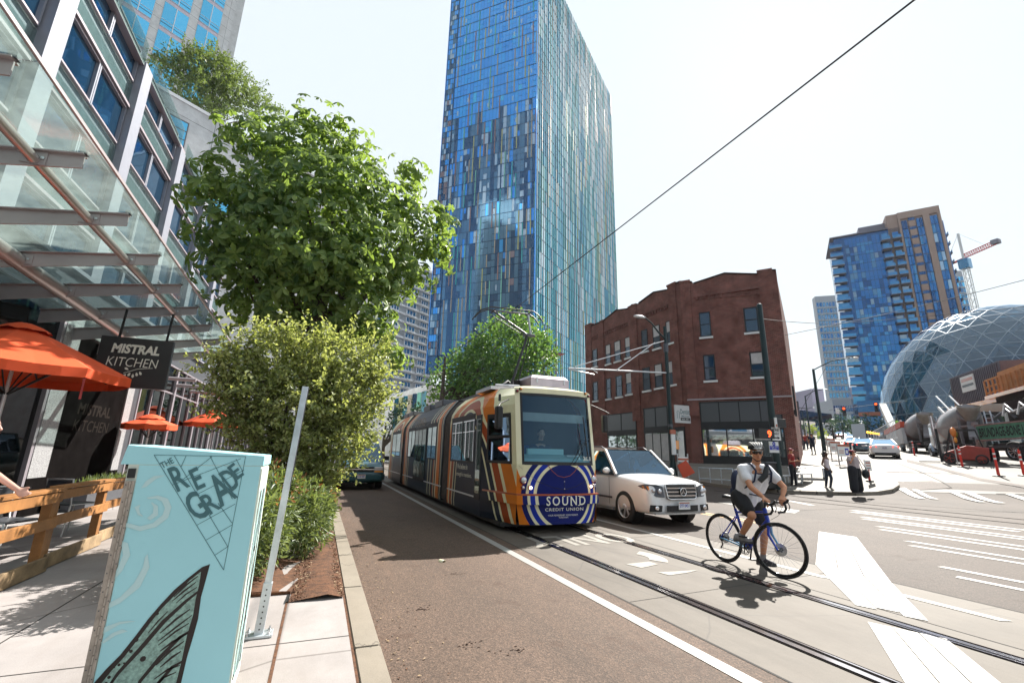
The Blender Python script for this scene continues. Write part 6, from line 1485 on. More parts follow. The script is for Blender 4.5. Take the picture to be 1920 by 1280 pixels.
# ================================================================ vehicles
def wheel_parts(parent, c, r, w, spokes, axis=(1, 0, 0), rimc='rim', nm='wheel', side=-1):
    """tyre and rim; c in parent space; side tells which way the rim looks along the axis"""
    A_ = Vector(axis).normalized(); c = Vector(c); u, v, _ = MB().frame(A_)
    t = MB(); prof_ = [(r*.70, -w*.5), (r*.92, -w*.5), (r*.985, -w*.42), (r, -w*.25), (r, w*.25), (r*.985, w*.42), (r*.92, w*.5), (r*.70, w*.5)]
    t.lathe(c, prof_, 'rubber', A_, 32, True, False); wo = t.build(nm, parent)
    rm = MB(); o = A_*side; rm.lathe(c, [(r*.71, -w*.45), (r*.71, w*.45)], rimc, A_, 28, True, False); rm.lathe(c+o*w*.16, [(r*.70, 0), (r*.60, .01)], 'black', A_*side, 24)
    rm.lathe(c+o*w*.40, [(r*.72, 0), (r*.72, .012), (r*.66, .012), (r*.66, -.01)], rimc, A_*side, 28, True, False); rm.lathe(c+o*w*.36, [(r*.17, -.02), (r*.17, .02), (r*.1, .03), (.001, .03)], rimc, A_*side, 14)
    for k in range(spokes):
        a = 2*math.pi*k/spokes; d = u*math.cos(a)+v*math.sin(a); s_ = -u*math.sin(a)+v*math.cos(a)
        rm.loft([[c+d*r*.12+s_*r*.035+o*w*.36, c+d*r*.12-s_*r*.035+o*w*.36, c+d*r*.12-s_*r*.035+o*w*.26, c+d*r*.12+s_*r*.035+o*w*.26], [c+d*r*.68+s_*r*.055+o*w*.40, c+d*r*.68-s_*r*.055+o*w*.40, c+d*r*.68-s_*r*.055+o*w*.28, c+d*r*.68+s_*r*.055+o*w*.28]], rimc)
    rm.build('rim', wo); return wo
def evalmesh(o):
    dg = bpy.context.evaluated_depsgraph_get(); bpy.context.view_layer.update(); dg.update(); me = bpy.data.meshes.new_from_object(o.evaluated_get(dg)); o.modifiers.clear(); o.data = me; return o
def lower_body(t, st, paint, wheels, wr, zb_arch=None, dark='black'):
    """st rows: y, half width, z bottom, z shoulder, z centre top"""
    b = MB(); rings = []
    for y, w, zb, zs_, zt_ in st:
        h = zs_-zb; R_ = [(-w*.86, zb), (-w*.97, zb+.05), (-w, zb+h*.35), (-w*1.0, zb+h*.72), (-w*.95, zs_-.01), (-w*.84, zs_+(zt_-zs_)*.55), (-w*.45, zt_-.005), (0, zt_)]
        R_ = R_+[(-x, z) for x, z in R_[:-1][::-1]]; rings.append([(x, y, z) for x, z in R_])
    b.loft(rings, paint, True, True); o = b.build('body', t)
    s_ = o.modifiers.new('s', 'SUBSURF'); s_.levels = 2; s_.render_levels = 2; evalmesh(o)
    cut = MB()
    for (x, y, z) in wheels:
        cut.lathe((x-.17*(1 if x > 0 else -1)*1.0, y, z), [(wr*1.16, 0), (wr*1.16, .6)], paint, (1 if x > 0 else -1, 0, 0), 36)
    co_ = cut.build('cut', None); co_.matrix_world = t.matrix_world.copy(); bo = o.modifiers.new('b', 'BOOLEAN'); bo.object = co_; bo.operation = 'DIFFERENCE'; bo.solver = 'EXACT'
    bpy.context.view_layer.update(); evalmesh(o); bpy.data.objects.remove(co_)
    for p in o.data.polygons: p.use_smooth = True
    ed = o.modifiers.new('e', 'EDGE_SPLIT'); ed.split_angle = R(38)
    for (x, y, z) in wheels:
        l = MB(); sg = 1 if x > 0 else -1; l.lathe((x-.16*sg, y, z), [(wr*1.15, 0), (wr*1.15, .22)], 'black', (sg, 0, 0), 30, True, False); l.disc((x-.15*sg, y, z), wr*1.15, 'black', (sg, 0, 0), 30); l.build('wheel_well', t)
    return o
def greenhouse(t, st, paint, glass='car_glass', pill=.045, roofm=None, back=True):
    """st: base front y,z ; top front ; top rear ; base rear + half widths"""
    (yf, zf), (ytf, ztf), (ytr, ztr), (yr, zr), wb, wt_ = st; rf = roofm or paint
    A_ = {}
    for s_ in (-1, 1):
        A_[s_] = [Vector((s_*wb, yf, zf)), Vector((s_*wt_, ytf, ztf)), Vector((s_*wt_, ytr, ztr)), Vector((s_*wb*.97, yr, zr))]
    # roof panel
    b = MB(); rr = []
    for i in range(7):
        f = i/6; y = ytf+(ytr-ytf)*f; z = ztf+(ztr-ztf)*f+.035*math.sin(math.pi*f); rr.append([(x*wt_, y, z+.035*(1-abs(x)**2.5)) for x in [k/5-1 for k in range(11)]])
    vs = [p for r in rr for p in r]; b.add(vs, [(i*11+j, i*11+j+1, (i+1)*11+j+1, (i+1)*11+j) for i in range(6) for j in range(10)], rf, True)
    b.build('roof', t)
    g_ = MB(); g_.add([A_[-1][0], A_[1][0], A_[1][1], A_[-1][1]], [(0, 1, 2, 3)], glass); w = g_.build('windscreen', t)
    g_ = MB()
    g_.add([A_[-1][2], A_[1][2], A_[1][3], A_[-1][3]], [(0, 1, 2, 3)], glass); g_.build('rear_window', t)
    for s_ in (-1, 1):
        P = A_[s_]; ym = (ytf+ytr)/2; bt = P[0].lerp(P[3], .5); tp = P[1].lerp(P[2], .45)
        g_ = MB(); g_.add([P[0], bt, tp, P[1]], [(0, 1, 2, 3)], glass); g_.build('side_window', t); g_ = MB(); g_.add([bt, P[3], P[2], tp], [(0, 1, 2, 3)], glass); g_.build('side_window', t)
        p_ = MB()
        o = Vector((s_*.008, 0, 0))
        p_.bar(P[0]+o, P[1]+o, pill*1.5, pill, paint, (1, 0, 0)); p_.bar(P[3]+o, P[2]+o, pill*2, pill, paint, (1, 0, 0)); p_.bar(bt+o, tp+o, pill*1.4, .02, 'black', (1, 0, 0)); p_.bar(P[1]+o, P[2]+o, .05, .045, paint, (1, 0, 0)); p_.bar(P[0]+o-Vector((0, 0, .005)), P[3]+o, .03, .03, 'black', (1, 0, 0))
        p_.build('pillar', t)
def plate(t, x, y, z, txt, nrm=-1, w=.30, h=.15, tilt=0):
    b = MB(); y0, y1 = sorted((y, y+.01*nrm)); b.box(x-w/2, x+w/2, y0, y1, z-h/2, z+h/2, 'sign_white'); put_text(b, txt, (x-w*.42 if nrm < 0 else x+w*.42, y+.0115*nrm, z-h*.22), (1 if nrm < 0 else -1, 0, 0), (0, 0, 1), w*.84, h*.45, 'sign_blue', .02); b.box(x-w*.45, x+w*.45, min(y+.0105*nrm, y+.0125*nrm), max(y+.0105*nrm, y+.0125*nrm), z+h*.30, z+h*.42, 'rust'); b.build('number_plate', t)
# ---------------------------------------------------------------- white four wheel drive
sv = thing('white_suv', 'boxy white estate off-roader with chrome barred grille waiting beside the tram', 'car', (7.62, 8.52, .012))
stn = [(.0, .68, .34, .57, .61), (.02, .77, .28, .74, .84), (.09, .85, .25, .865, .955), (.29, .895, .24, .945, 1.015), (.9, .915, .24, 1.0, 1.06), (1.3, .92, .24, 1.04, 1.10), (2.4, .92, .24, 1.06, 1.11), (3.6, .92, .26, 1.08, 1.12), (4.3, .90, .32, 1.08, 1.12), (4.52, .80, .45, .98, 1.04)]
WH = [(-.80, .86, .36), (.80, .86, .36), (-.80, 3.62, .36), (.80, 3.62, .36)]
lower_body(sv, stn, 'white_car', WH, .36)
for x, y, z in WH: wheel_parts(sv, (x, y, z), .36, .24, 7, side=1 if x > 0 else -1)
greenhouse(sv, ((1.20, 1.06), (1.86, 1.645), (4.05, 1.67), (4.42, 1.08), .865, .71), 'white_car', roofm='brown_dark')
for s_ in (-1, 1): b = MB(); b.tube([(s_*.67, 1.95, 1.665), (s_*.68, 2.1, 1.73), (s_*.68, 3.8, 1.745), (s_*.67, 4.0, 1.68)], .016, 'alu_dark', 6); b.build('roof_rail', sv)
b = MB(); G_ = lambda x: -.030+.16*abs(x)**2.2
for z0, z1, m, o in ((.60, .905, 'black', .0),):
    for i in range(10):
        x0, x1 = -.42+.084*i, -.42+.084*(i+1); b.add([(x0, G_(x0), z0), (x1, G_(x1), z0), (x1, G_(x1)+.03, z1), (x0, G_(x0)+.03, z1)], [(0, 1, 2, 3)], m)
for z in (.665, .745, .825):
    for i in range(10): x0, x1 = -.40+.08*i, -.40+.08*(i+1); b.bar((x0, G_(x0)-.01+.09*(z-.6), z), (x1+.001, G_(x1)-.01+.09*(z-.6), z), .02, .03, 'chrome')
pts = [(-.44, .905), (-.40, .62), (-.34, .59), (.34, .59), (.40, .62), (.44, .905)]; b.tube([(x, G_(x)-.012+.09*(z-.6), z) for x, z in pts+[pts[0]]], .014, 'chrome', 6)
b.build('grille', sv)
b = MB(); b.lathe((0, -.058, .745), [(.088, 0), (.088, .02), (.076, .02), (.076, 0)], 'chrome', (0, -1, 0), 24, True, False); b.disc((0, -.06, .745), .077, 'black', (0, -1, 0))
for k in range(3): a = math.pi/2+2*math.pi*k/3; b.loft([[(-math.sin(a)*.016, -.07, .745+math.cos(a)*.016), (math.sin(a)*.016, -.07, .745-math.cos(a)*.016), (math.sin(a)*.016, -.062, .745-math.cos(a)*.016), (-math.sin(a)*.016, -.062, .745+math.cos(a)*.016)], [(math.cos(a)*.08-math.sin(a)*.004, -.07, .745+math.sin(a)*.08+math.cos(a)*.004), (math.cos(a)*.08+math.sin(a)*.004, -.07, .745+math.sin(a)*.08-math.cos(a)*.004), (math.cos(a)*.08+math.sin(a)*.004, -.062, .745+math.sin(a)*.08-math.cos(a)*.004), (math.cos(a)*.08-math.sin(a)*.004, -.062, .745+math.sin(a)*.08+math.cos(a)*.004)]], 'chrome')
b.build('badge', sv)
for s_ in (-1, 1):
    b = MB(); P = [(.47*s_, .00, .63), (.50*s_, .02, .86), (.66*s_, .05, .895), (.845*s_, .20, .90), (.885*s_, .36, .86), (.80*s_, .10, .70), (.66*s_, .02, .64)]
    b.slab(P if s_ < 0 else P[::-1], .05, 'alu_dark', (0.25*s_, -1, .12)); ho = b.build('headlight', sv)
    b = MB(); 
    for x, y, z, r, m in ((.60, .0, .755, .052, 'lens'), (.72, .055, .77, .05, 'lens')): b.lathe((s_*x, y+.005, z), [(r, 0), (r, .02), (r*.7, .03), (.001, .032)], m, (0, -1, 0), 14)
    q = [(.79*s_, .105, .74), (.80*s_, .12, .86), (.865*s_, .27, .85), (.835*s_, .18, .77)]; b.slab(q if s_ < 0 else q[::-1], .03, 'amber', (s_*.7, -1, 0)); b.build('lamp', ho)
    b = MB(); b.slab([(s_*.83, .075, .33), (s_*.56, .005, .33), (s_*.54, .0, .46), (s_*.81, .06, .47)], .02, 'black', (0, -1, 0)); fo = b.build('fog_light', sv); b = MB(); b.lathe((s_*.67, .028, .40), [(.052, 0), (.052, .02), (.03, .025)], 'chrome', (0, -1, 0), 14); b.build('lens', fo)
    b = MB(); b.ball((s_*1.0, 1.42, 1.14), (.11, .055, .075), 'white_car', 12, 8); b.bar((s_*.86, 1.40, 1.10), (s_*.98, 1.42, 1.11), .05, .03, 'black'); b.box(min(s_*.90, s_*1.10), max(s_*.90, s_*1.10), 1.37, 1.47, 1.055, 1.075, 'black'); b.build('mirror', sv)
    b = MB(); b.box(min(s_*.918, s_*.932), max(s_*.918, s_*.932), 1.32, 3.2, .50, .545, 'alu_dark'); b.build('door_strip', sv); b = MB(); b.bar((s_*.90, 1.25, .27), (s_*.90, 3.25, .27), .10, .06, 'silver_car'); b.build('side_step', sv)
    for y in (1.42, 2.45, 3.42): b = MB(); b.box(min(s_*.9235, s_*.9265), max(s_*.9235, s_*.9265), y, y+.008, .36, 1.0, 'joint_black'); b.build('door_seam', sv)
    for y in (2.2, 3.2): b = MB(); b.bar((s_*.935, y, .93), (s_*.935, y+.18, .93), .02, .025, 'white_car'); b.build('door_handle', sv)
b = MB()
for i in range(8): x0, x1 = -.44+.11*i, -.44+.11*(i+1); b.add([(x0, G_(x0)-.008, .33), (x1, G_(x1)-.008, .33), (x1, G_(x1)-.012, .46), (x0, G_(x0)-.012, .46)], [(0, 1, 2, 3)], 'black')
b.build('lower_intake', sv); plate(sv, .02, -.045, .455, 'SYF 0451', -1, .32, .16)
b = MB(); 
for i in range(8): x0, x1 = -.70+.175*i, -.70+.175*(i+1); b.bar((x0, G_(x0)-.012+.0, .285), (x1, G_(x1)-.012, .285), .05, .03, 'silver_car')
b.build('skid_plate', sv)
b = MB(); b.box(-.7, .7, 1.5, 4.2, .35, .5, 'black'); 
for x in (-.36, .36): b.box(x-.24, x+.24, 2.2, 2.7, .5, .75, 'black'); b.box(x-.22, x+.22, 2.65, 2.8, .7, 1.35, 'black')
b.box(-.8, .8, 1.25, 1.6, .9, 1.04, 'alu_dark'); b.tube([(-.36+.17*math.cos(a), 1.85+.05*math.sin(a), 1.0+.17*math.sin(a)) for a in [6.283*i/16 for i in range(17)]], .014, 'alu_dark', 6)
b.build('interior', sv)
for _o in [o for o in bpy.data.objects if o.parent == sv and o.name.split('.')[0] in ('grille', 'badge', 'headlight', 'fog_light', 'lower_intake', 'number_plate')]: _o.location.y -= .035
# ---------------------------------------------------------------- teal van
vn = thing('teal_van', 'dark teal passenger van parked at the kerb under the shrub', 'van', (1.56, 19.4, .01))
stn = [(.0, .70, .34, .50, .55), (.03, .88, .27, .62, .72), (.12, .93, .25, .90, .97), (.4, .96, .25, 1.0, 1.06), (.85, .97, .25, 1.06, 1.14), (2.5, .98, .25, 1.10, 1.16), (4.4, .97, .30, 1.10, 1.16), (4.7, .93, .36, 1.08, 1.14)]
WV = [(-.82, .85, .34), (.82, .85, .34), (-.82, 3.7, .34), (.82, 3.7, .34)]; lower_body(vn, stn, 'teal_car', WV, .34)
for x, y, z in WV: wheel_parts(vn, (x, y, z), .34, .24, 6, side=1 if x > 0 else -1)
greenhouse(vn, ((.82, 1.10), (1.55, 1.78), (4.45, 1.80), (4.68, 1.12), .90, .74), 'teal_car')
b = MB(); b.box(-.50, .50, -.045, -.02, .68, .86, 'black'); b.box(-.52, .52, -.062, -.044, .755, .785, 'chrome'); b.build('grille', vn)
for s_ in (-1, 1):
    x0, x1 = sorted((s_*.53, s_*.86)); b = MB(); b.box(x0, x1, -.03, .03, .73, .86, 'lens', .01); ho = b.build('headlight', vn); b = MB(); b.box(x0, x1, -.035, .02, .655, .722, 'amber'); b.build('indicator', vn)
    b = MB(); b.box(min(s_*1.0, s_*1.2), max(s_*1.0, s_*1.2), 1.05, 1.15, 1.10, 1.28, 'black', .02); b.bar((s_*.9, 1.1, 1.12), (s_*1.05, 1.1, 1.14), .04, .03, 'black'); b.build('mirror', vn)
b = MB()
for (a, c) in (((-.93, .08), (-.80, -.06)), ((-.80, -.06), (.80, -.06)), ((.80, -.06), (.93, .08))): b.bar((a[0], a[1], .48), (c[0], c[1], .48), .05, .22, 'teal_car')
b.build('bumper', vn); plate(vn, .05, -.10, .50, 'CLB 487'); b = MB(); b.tube([(-.5, .80, 1.16), (-.1, .95, 1.22), (.3, .9, 1.19)], .008, 'black', 5); b.build('wiper', vn)
b = MB(); b.box(-.8, .8, 1.6, 4.4, .4, .9, 'black'); b.box(-.6, -.15, 2.0, 2.2, .9, 1.45, 'tan'); b.box(.15, .6, 2.0, 2.2, .9, 1.45, 'tan'); b.build('interior', vn)
# ---------------------------------------------------------------- saloon cars seen from behind or in front
def sedan(lab, x, y, z, rz, paint, group=None, tail=True, s=1.0, wagon=False, txt='AUX 3310'):
    t = thing('parked_car' if not tail else 'saloon_car', lab, 'car', (x, y, z), rz, group)   # rear at local y=0, nose at +y
    stn = [(.0, .68, .42, .66, .86), (.04, .82, .34, .80, 1.0), (.18, .88, .26, .92, 1.05), (.7, .90, .24, .95, 1.05), (1.6, .91, .22, .96, 1.02), (3.2, .91, .22, .92, .98), (3.9, .89, .24, .82, .92), (4.35, .80, .28, .66, .78), (4.5, .66, .34, .52, .58)]
    Wc = [(-.78, .95, .33), (.78, .95, .33), (-.78, 3.55, .33), (.78, 3.55, .33)]; lower_body(t, stn, paint, Wc, .33)
    for wx, wy, wz in Wc: wheel_parts(t, (wx, wy, wz), .33, .22, 8, side=1 if wx > 0 else -1)
    greenhouse(t, ((3.25, .95), (2.45, 1.42), (1.35, 1.44), (.45 if not wagon else .12, 1.02), .80, .56), paint)
    for s_ in (-1, 1):
        b = MB(); P = [(s_*.45, -.015, .80), (s_*.84, .10, .78), (s_*.86, .16, .90), (s_*.50, .02, .90)]; b.slab(P if s_ < 0 else P[::-1], .04, 'tail_on' if tail else 'redlens', (0, -1, 0)); b.build('tail_light', t)
        b = MB(); b.ball((s_*.98, 2.9, 1.02), (.10, .06, .07), paint, 10, 6); b.build('mirror', t)
    for s_ in (-1, 1): b = MB(); b.lathe((s_*.62, 4.36, .64), [(.09, 0), (.07, .05), (.001, .07)], 'lens', (0, 1, 0), 12); b.build('headlight', t)
    plate(t, 0, -.03, .76, txt, -1); b = MB(); b.bar((-.62, .0, .36), (.62, .0, .36), .06, .12, 'black'); b.build('bumper_insert', t)
    b = MB(); b.box(-.65, .65, 1.2, 3.0, .4, .8, 'black'); b.box(-.5, -.1, 1.7, 1.85, .8, 1.2, 'black'); b.box(.1, .5, 1.7, 1.85, .8, 1.2, 'black'); b.build('interior', t); return t
RG = math.atan2(G1.y, G1.x)-math.pi/2
def onroad(px, py, h=0.0): return G(px, py, h)
p = G(1662, 859.5); sedan('white saloon car with red tail lights driving away up the cross street', p.x, p.y, p.z+.01, RG-.04, 'white_car', 'cars on the cross street', txt='BHR 2290')
p = G(1622, 851); sedan('dark blue saloon car just left of the white one, driving away', p.x, p.y, p.z+.01, RG-.04, 'blue_car', 'cars on the cross street', txt='AYX 8841')
p = G(1603, 846); sedan('dark car with lit brake lights, mostly hidden behind the dark blue saloon', p.x, p.y, p.z+.01, RG-.03, 'black_truck', 'cars on the cross street', txt='BBN 1204')
p = G(1597, 830); sedan('pale blue car farther up the street ahead of the dark cars', p.x, p.y, p.z+.01, RG, 'silver_car', 'cars on the cross street', txt='ASV 7713')
for q, lab, pt_ in (((1573, 818), 'tiny distant dark red car on the crest of the cross street', 'red_car'), ((1585, 817), 'tiny distant white car on the crest of the cross street', 'white_car'), ((1655, 812), 'tiny distant white van behind the orange barrier', 'white_car')):
    D = 130; c = atD(q[0], q[1], D); sedan(lab, c.x, c.y, tz(c.x, c.y)+.01, RG+math.pi, pt_, 'cars on the cross street', False)
sedan('white parked car far down the tram street, behind the teal van', 3.9-2.3, 44, .01, 0.0, 'white_car', 'cars parked along the tram street', False)
for (x, y, pt_, lab) in ((1.62, 33.5, 'black_truck', 'black low car between the teal van and the white parked car'), (1.5, 58, 'red_car', 'red car farthest down the tram street')):
    sedan(lab, x, y, .01, 0.0, pt_, 'cars parked along the tram street', False)
# ---------------------------------------------------------------- concrete mixer trucks
def mixer(lab, px, py, body='mixer_white', dark=True):
    p = G(px, py); t = thing('mixer_truck', lab, 'truck', (p.x, p.y, p.z), RG, 'concrete mixer trucks at the building site')   # rear at y=0, cab ahead at +y
    for x in (-1.0, 1.0):
        for y in (1.2, 2.5, 7.6): wheel_parts(t, (x, y, .53), .53, .32, 5, side=1 if x > 0 else -1, rimc='chrome_truck')
    b = MB(); b.box(-.45, .45, 0, 8.4, .75, 1.05, 'black_truck'); b.box(-1.15, 1.15, .4, 3.2, 1.08, 1.2, 'black_truck'); b.box(-1.1, 1.1, 3.2, 4.6, .6, 1.3, 'mixer_grey'); b.build('chassis', t)
    b = MB(); ax = Vector((0, -1, .28)); b.lathe((0, 5.7, 1.75), [(.45, 0), (.9, .3), (1.22, 1.4), (1.25, 2.6), (1.05, 3.9), (.70, 5.3), (.60, 5.6)], body, ax, 24); dr = b.build('drum', t)
    b = MB(); cc = Vector((0, 5.7, 1.75)); u = ax.normalized()
    for k in (1.4, 2.6): b.lathe(cc+u*k, [(1.265, -.05), (1.265, .05)], 'rust', ax, 24, True, False)
    b.build('drum_band', dr)
    b = MB(); b.lathe((0, .15, 3.25), [(.25, -.6), (.52, .10), (.62, .40), (.58, .44)], 'tan', (0, -.25, 1), 18, True, False); b.build('hopper', t)
    b = MB(); b.bar((-.55, .3, 1.1), (-.55, .55, 3.2), .14, .14, 'mixer_grey'); b.bar((.55, .3, 1.1), (.55, .55, 3.2), .14, .14, 'mixer_grey'); b.bar((-.6, .35, 2.3), (.6, .35, 2.3), .12, .12, 'mixer_grey'); b.build('drum_pedestal', t)
    b = MB(); b.loft([[(-.2, .1, 2.6), (.2, .1, 2.6), (.2, .15, 2.75), (-.2, .15, 2.75)], [(-.55, -1.3, 1.4), (-.1, -1.4, 1.4), (-.1, -1.35, 1.58), (-.55, -1.25, 1.58)]], 'mixer_grey'); b.build('chute', t)
    b = MB(); b.bar((.9, .5, 1.2), (.9, .9, 3.4), .06, .06, 'steel'); b.bar((1.2, .5, 1.2), (1.2, .9, 3.4), .06, .06, 'steel')
    for k in range(7): b.bar((.9, .54+.055*k, 1.4+.3*k), (1.2, .54+.055*k, 1.4+.3*k), .04, .04, 'steel')
    b.build('ladder', t)
    b = MB(); b.box(-1.1, 1.1, 6.0, 7.3, 1.05, 2.95, 'mixer_white', .12); cb_ = b.build('cab', t); b = MB(); b.box(-.95, .95, 7.301, 7.31, 1.9, 2.7, 'glass_dark'); 
    for x in (-1.101, 1.092): b.box(x, x+.009, 6.3, 7.1, 1.9, 2.65, 'glass_dark')
    b.box(-.8, .8, 5.99, 5.999, 1.95, 2.6, 'glass_dark'); b.build('window', cb_)
    b = MB(); b.box(-.75, .75, 7.32, 8.6, 1.0, 1.95, 'mixer_white', .15); b.build('bonnet', t)
    for x in (-1.0, 1.0): b = MB(); b.tube([(x, 6.95, .75), (x, 7.1, 1.1), (x, 7.6, 1.28), (x, 8.1, 1.1), (x, 8.25, .75)], .17, 'blue_fender', 8); b.build('mudguard', t)
    b = MB(); b.tube([(-1.05, 5.85, 1.0), (-1.05, 5.85, 3.5)], .09, 'chrome_truck', 10); b.build('exhaust', t); b = MB(); b.lathe((1.1, 4.7, .85), [(.32, 0), (.32, 1.1)], 'chrome_truck', (0, 1, 0), 16); b.build('fuel_tank', t)
    for x in (-.8, .8): b = MB(); b.box(x-.12, x+.12, -.03, .0, .85, .97, 'redlens'); b.build('tail_light', t)
    return t
mat('blue_fender', (.30, .38, .50), .3, .3, coat=.6)
mixer('concrete mixer truck with a big rounded drum nearest the camera, hopper raised', 1838, 866)
mixer('farther concrete mixer truck with a grey-white drum, ahead of the first', 1748, 851)
# ---------------------------------------------------------------- concrete pump trailer with the long name board
pt0 = G(1905, 869); pm = thing('pump_truck', 'black concrete pump truck behind a long green and black name board', 'truck', (pt0.x, pt0.y, pt0.z), 0)
PW = Wall((pt0.x, pt0.y), (G(1842, 868)-pt0)[:2] if False else (-G1.x, -G1.y), pm.location)
bA = atD(1832, 810, 43.0); bB = atD(1935, 798, 40.5); sgw = Wall(bA[:2], (bB-bA)[:2], pm.location); LB = (Vector(bB[:2])-Vector(bA[:2])).length
zb0 = zat(1832, 824, bA.x, bA.y); zb1 = zat(1832, 799, bA.x, bA.y); zB0 = zat(1920, 815, bB.x, bB.y); dzs = (zat(1935, 789, bB.x, bB.y)-zb1)/LB
b = MB(); b.T = None
def sk(t, o, z): return sgw.p(t, o, z+dzs*t)
def skb(mb, t0, t1, z0, z1, o0, o1, m): mb.loft([[sk(t0, o0, z), sk(t1, o0, z), sk(t1, o1, z), sk(t0, o1, z)] for z in (z0, z1)], m)
skb(b, 0, LB, zb0, zb1, -.06, 0, 'green_sign'); skb(b, -.1, LB, zb1, zb1+.10, -.1, .03, 'chrome_truck'); skb(b, -.1, LB, zb0-.12, zb0-.01, -.1, .03, 'chrome_truck'); bo = b.build('name_board', pm)
b = MB(); vs, fs = text_mesh('BRUNDAGE-BONE LEE', .03); x0 = min(v.x for v in vs); x1 = max(v.x for v in vs); y0 = min(v.y for v in vs); y1 = max(v.y for v in vs); hz = zb1-zb0
b.add([sk(.15+(v.x-x0)/(x1-x0)*(LB*.92), .006, zb0+hz*.14+(v.y-y0)/(y1-y0)*hz*.7) for v in vs], fs, 'black'); b.build('lettering', bo)
b = MB(); gz = tz(bA.x, bA.y)
for t_, w_ in ((-.35, .28), (-.02, .12)): skb(b, t_, t_+w_, gz+.4 if t_ < -.1 else gz+.2, zb1+.3 if t_ < -.1 else zb0, -.25, -.05, 'steel_paint')
skb(b, -3.2, -.35, zb1+.05, zb1+.15, -.15, -.05, 'steel_paint'); skb(b, -.1, .25, gz, zb0-.1, -.2, -.0, 'tan'); b.build('outrigger_frame', pm)
b = MB(); gz2 = tz(bB.x, bB.y)
skb(b, .6, LB+6, gz+.75, zb0-.3, -2.4, -.3, 'black_truck'); skb(b, 1.2, LB+6, zb1, zb1+1.5, -2.4, -1.0, 'black_truck'); skb(b, .2, LB+6, gz+.9, gz+1.05, -.3, -.15, 'alu_dark'); b.build('body', pm)
b = MB()
for i in range(5): b.tube([sk(.8+1.1*i, -.5, zb1+.4+.25*(i % 2)), sk(1.6+1.1*i, -.6, zb1+.9), sk(2.2+1.1*i, -.5, zb1+.3)], .10, 'mixer_grey' if i % 2 else 'alu_dark', 8)
for i in range(3): b.tube([sk(1.6+.9*i, -.3, zb1+.5), sk(1.9+.9*i, -.3, zb1+1.2), sk(2.3+.9*i, -.3, zb1+.7)], .06, 'alu_white', 6)
b.build('boom_pipe', pm)
for i, t_ in enumerate((1.9, 3.3)):
    c = Vector(sk(t_, -.35, 0)); c.z = tz(pm.location.x, pm.location.y)-pm.location.z+.62+.12; wheel_parts(pm, c, .58, .34, 10, axis=(sgw.n.x, sgw.n.y, 0), side=1, rimc='chrome_truck')
# ---------------------------------------------------------------- forklift
fk0 = G(1812, 870); fk = thing('forklift', 'small dark red forklift parked between two traffic posts', 'forklift', (fk0.x, fk0.y, fk0.z), RG+1.35)
b = MB(); b.loft([[(-.55, -1.1, .25), (.55, -1.1, .25), (.55, -1.15, 1.0), (-.55, -1.15, 1.0)], [(-.55, -.2, .25), (.55, -.2, .25), (.55, -.2, 1.15), (-.55, -.2, 1.15)], [(-.5, .9, .25), (.5, .9, .25), (.5, .9, .7), (-.5, .9, .7)]], 'forklift_red'); b.build('body', fk, bevel=.06)
b = MB()
for x in (-.48, .48): b.bar((x, -.9, 1.0), (x, -.7, 2.1), .07, .07, 'black'); b.bar((x, .8, .7), (x, .45, 2.1), .07, .07, 'black'); b.bar((x, -.7, 2.1), (x, .45, 2.1), .07, .07, 'black')
for y in (-.6, -.3, 0, .3): b.bar((-.48, y, 2.11), (.48, y, 2.11), .05, .03, 'black')
b.build('roll_cage', fk); b = MB(); b.bar((-.3, 1.1, .1), (-.3, 1.1, 2.2), .1, .14, 'black'); b.bar((.3, 1.1, .1), (.3, 1.1, 2.2), .1, .14, 'black'); b.bar((-.3, 1.1, 2.1), (.3, 1.1, 2.1), .08, .08, 'black'); b.bar((-.3, 1.2, .12), (-.3, 2.2, .12), .12, .05, 'alu_dark'); b.bar((.3, 1.2, .12), (.3, 2.2, .12), .12, .05, 'alu_dark'); b.build('mast', fk)
b = MB(); b.box(-.22, .22, -.55, -.1, 1.15, 1.25, 'black'); b.box(-.22, .22, -.62, -.52, 1.2, 1.65, 'black'); b.build('seat', fk)
for x in (-.5, .5):
    for y, r in ((-.75, .30), (.7, .36)): wheel_parts(fk, (x, y, r), r, .2, 5, side=1 if x > 0 else -1, rimc='forklift_red')
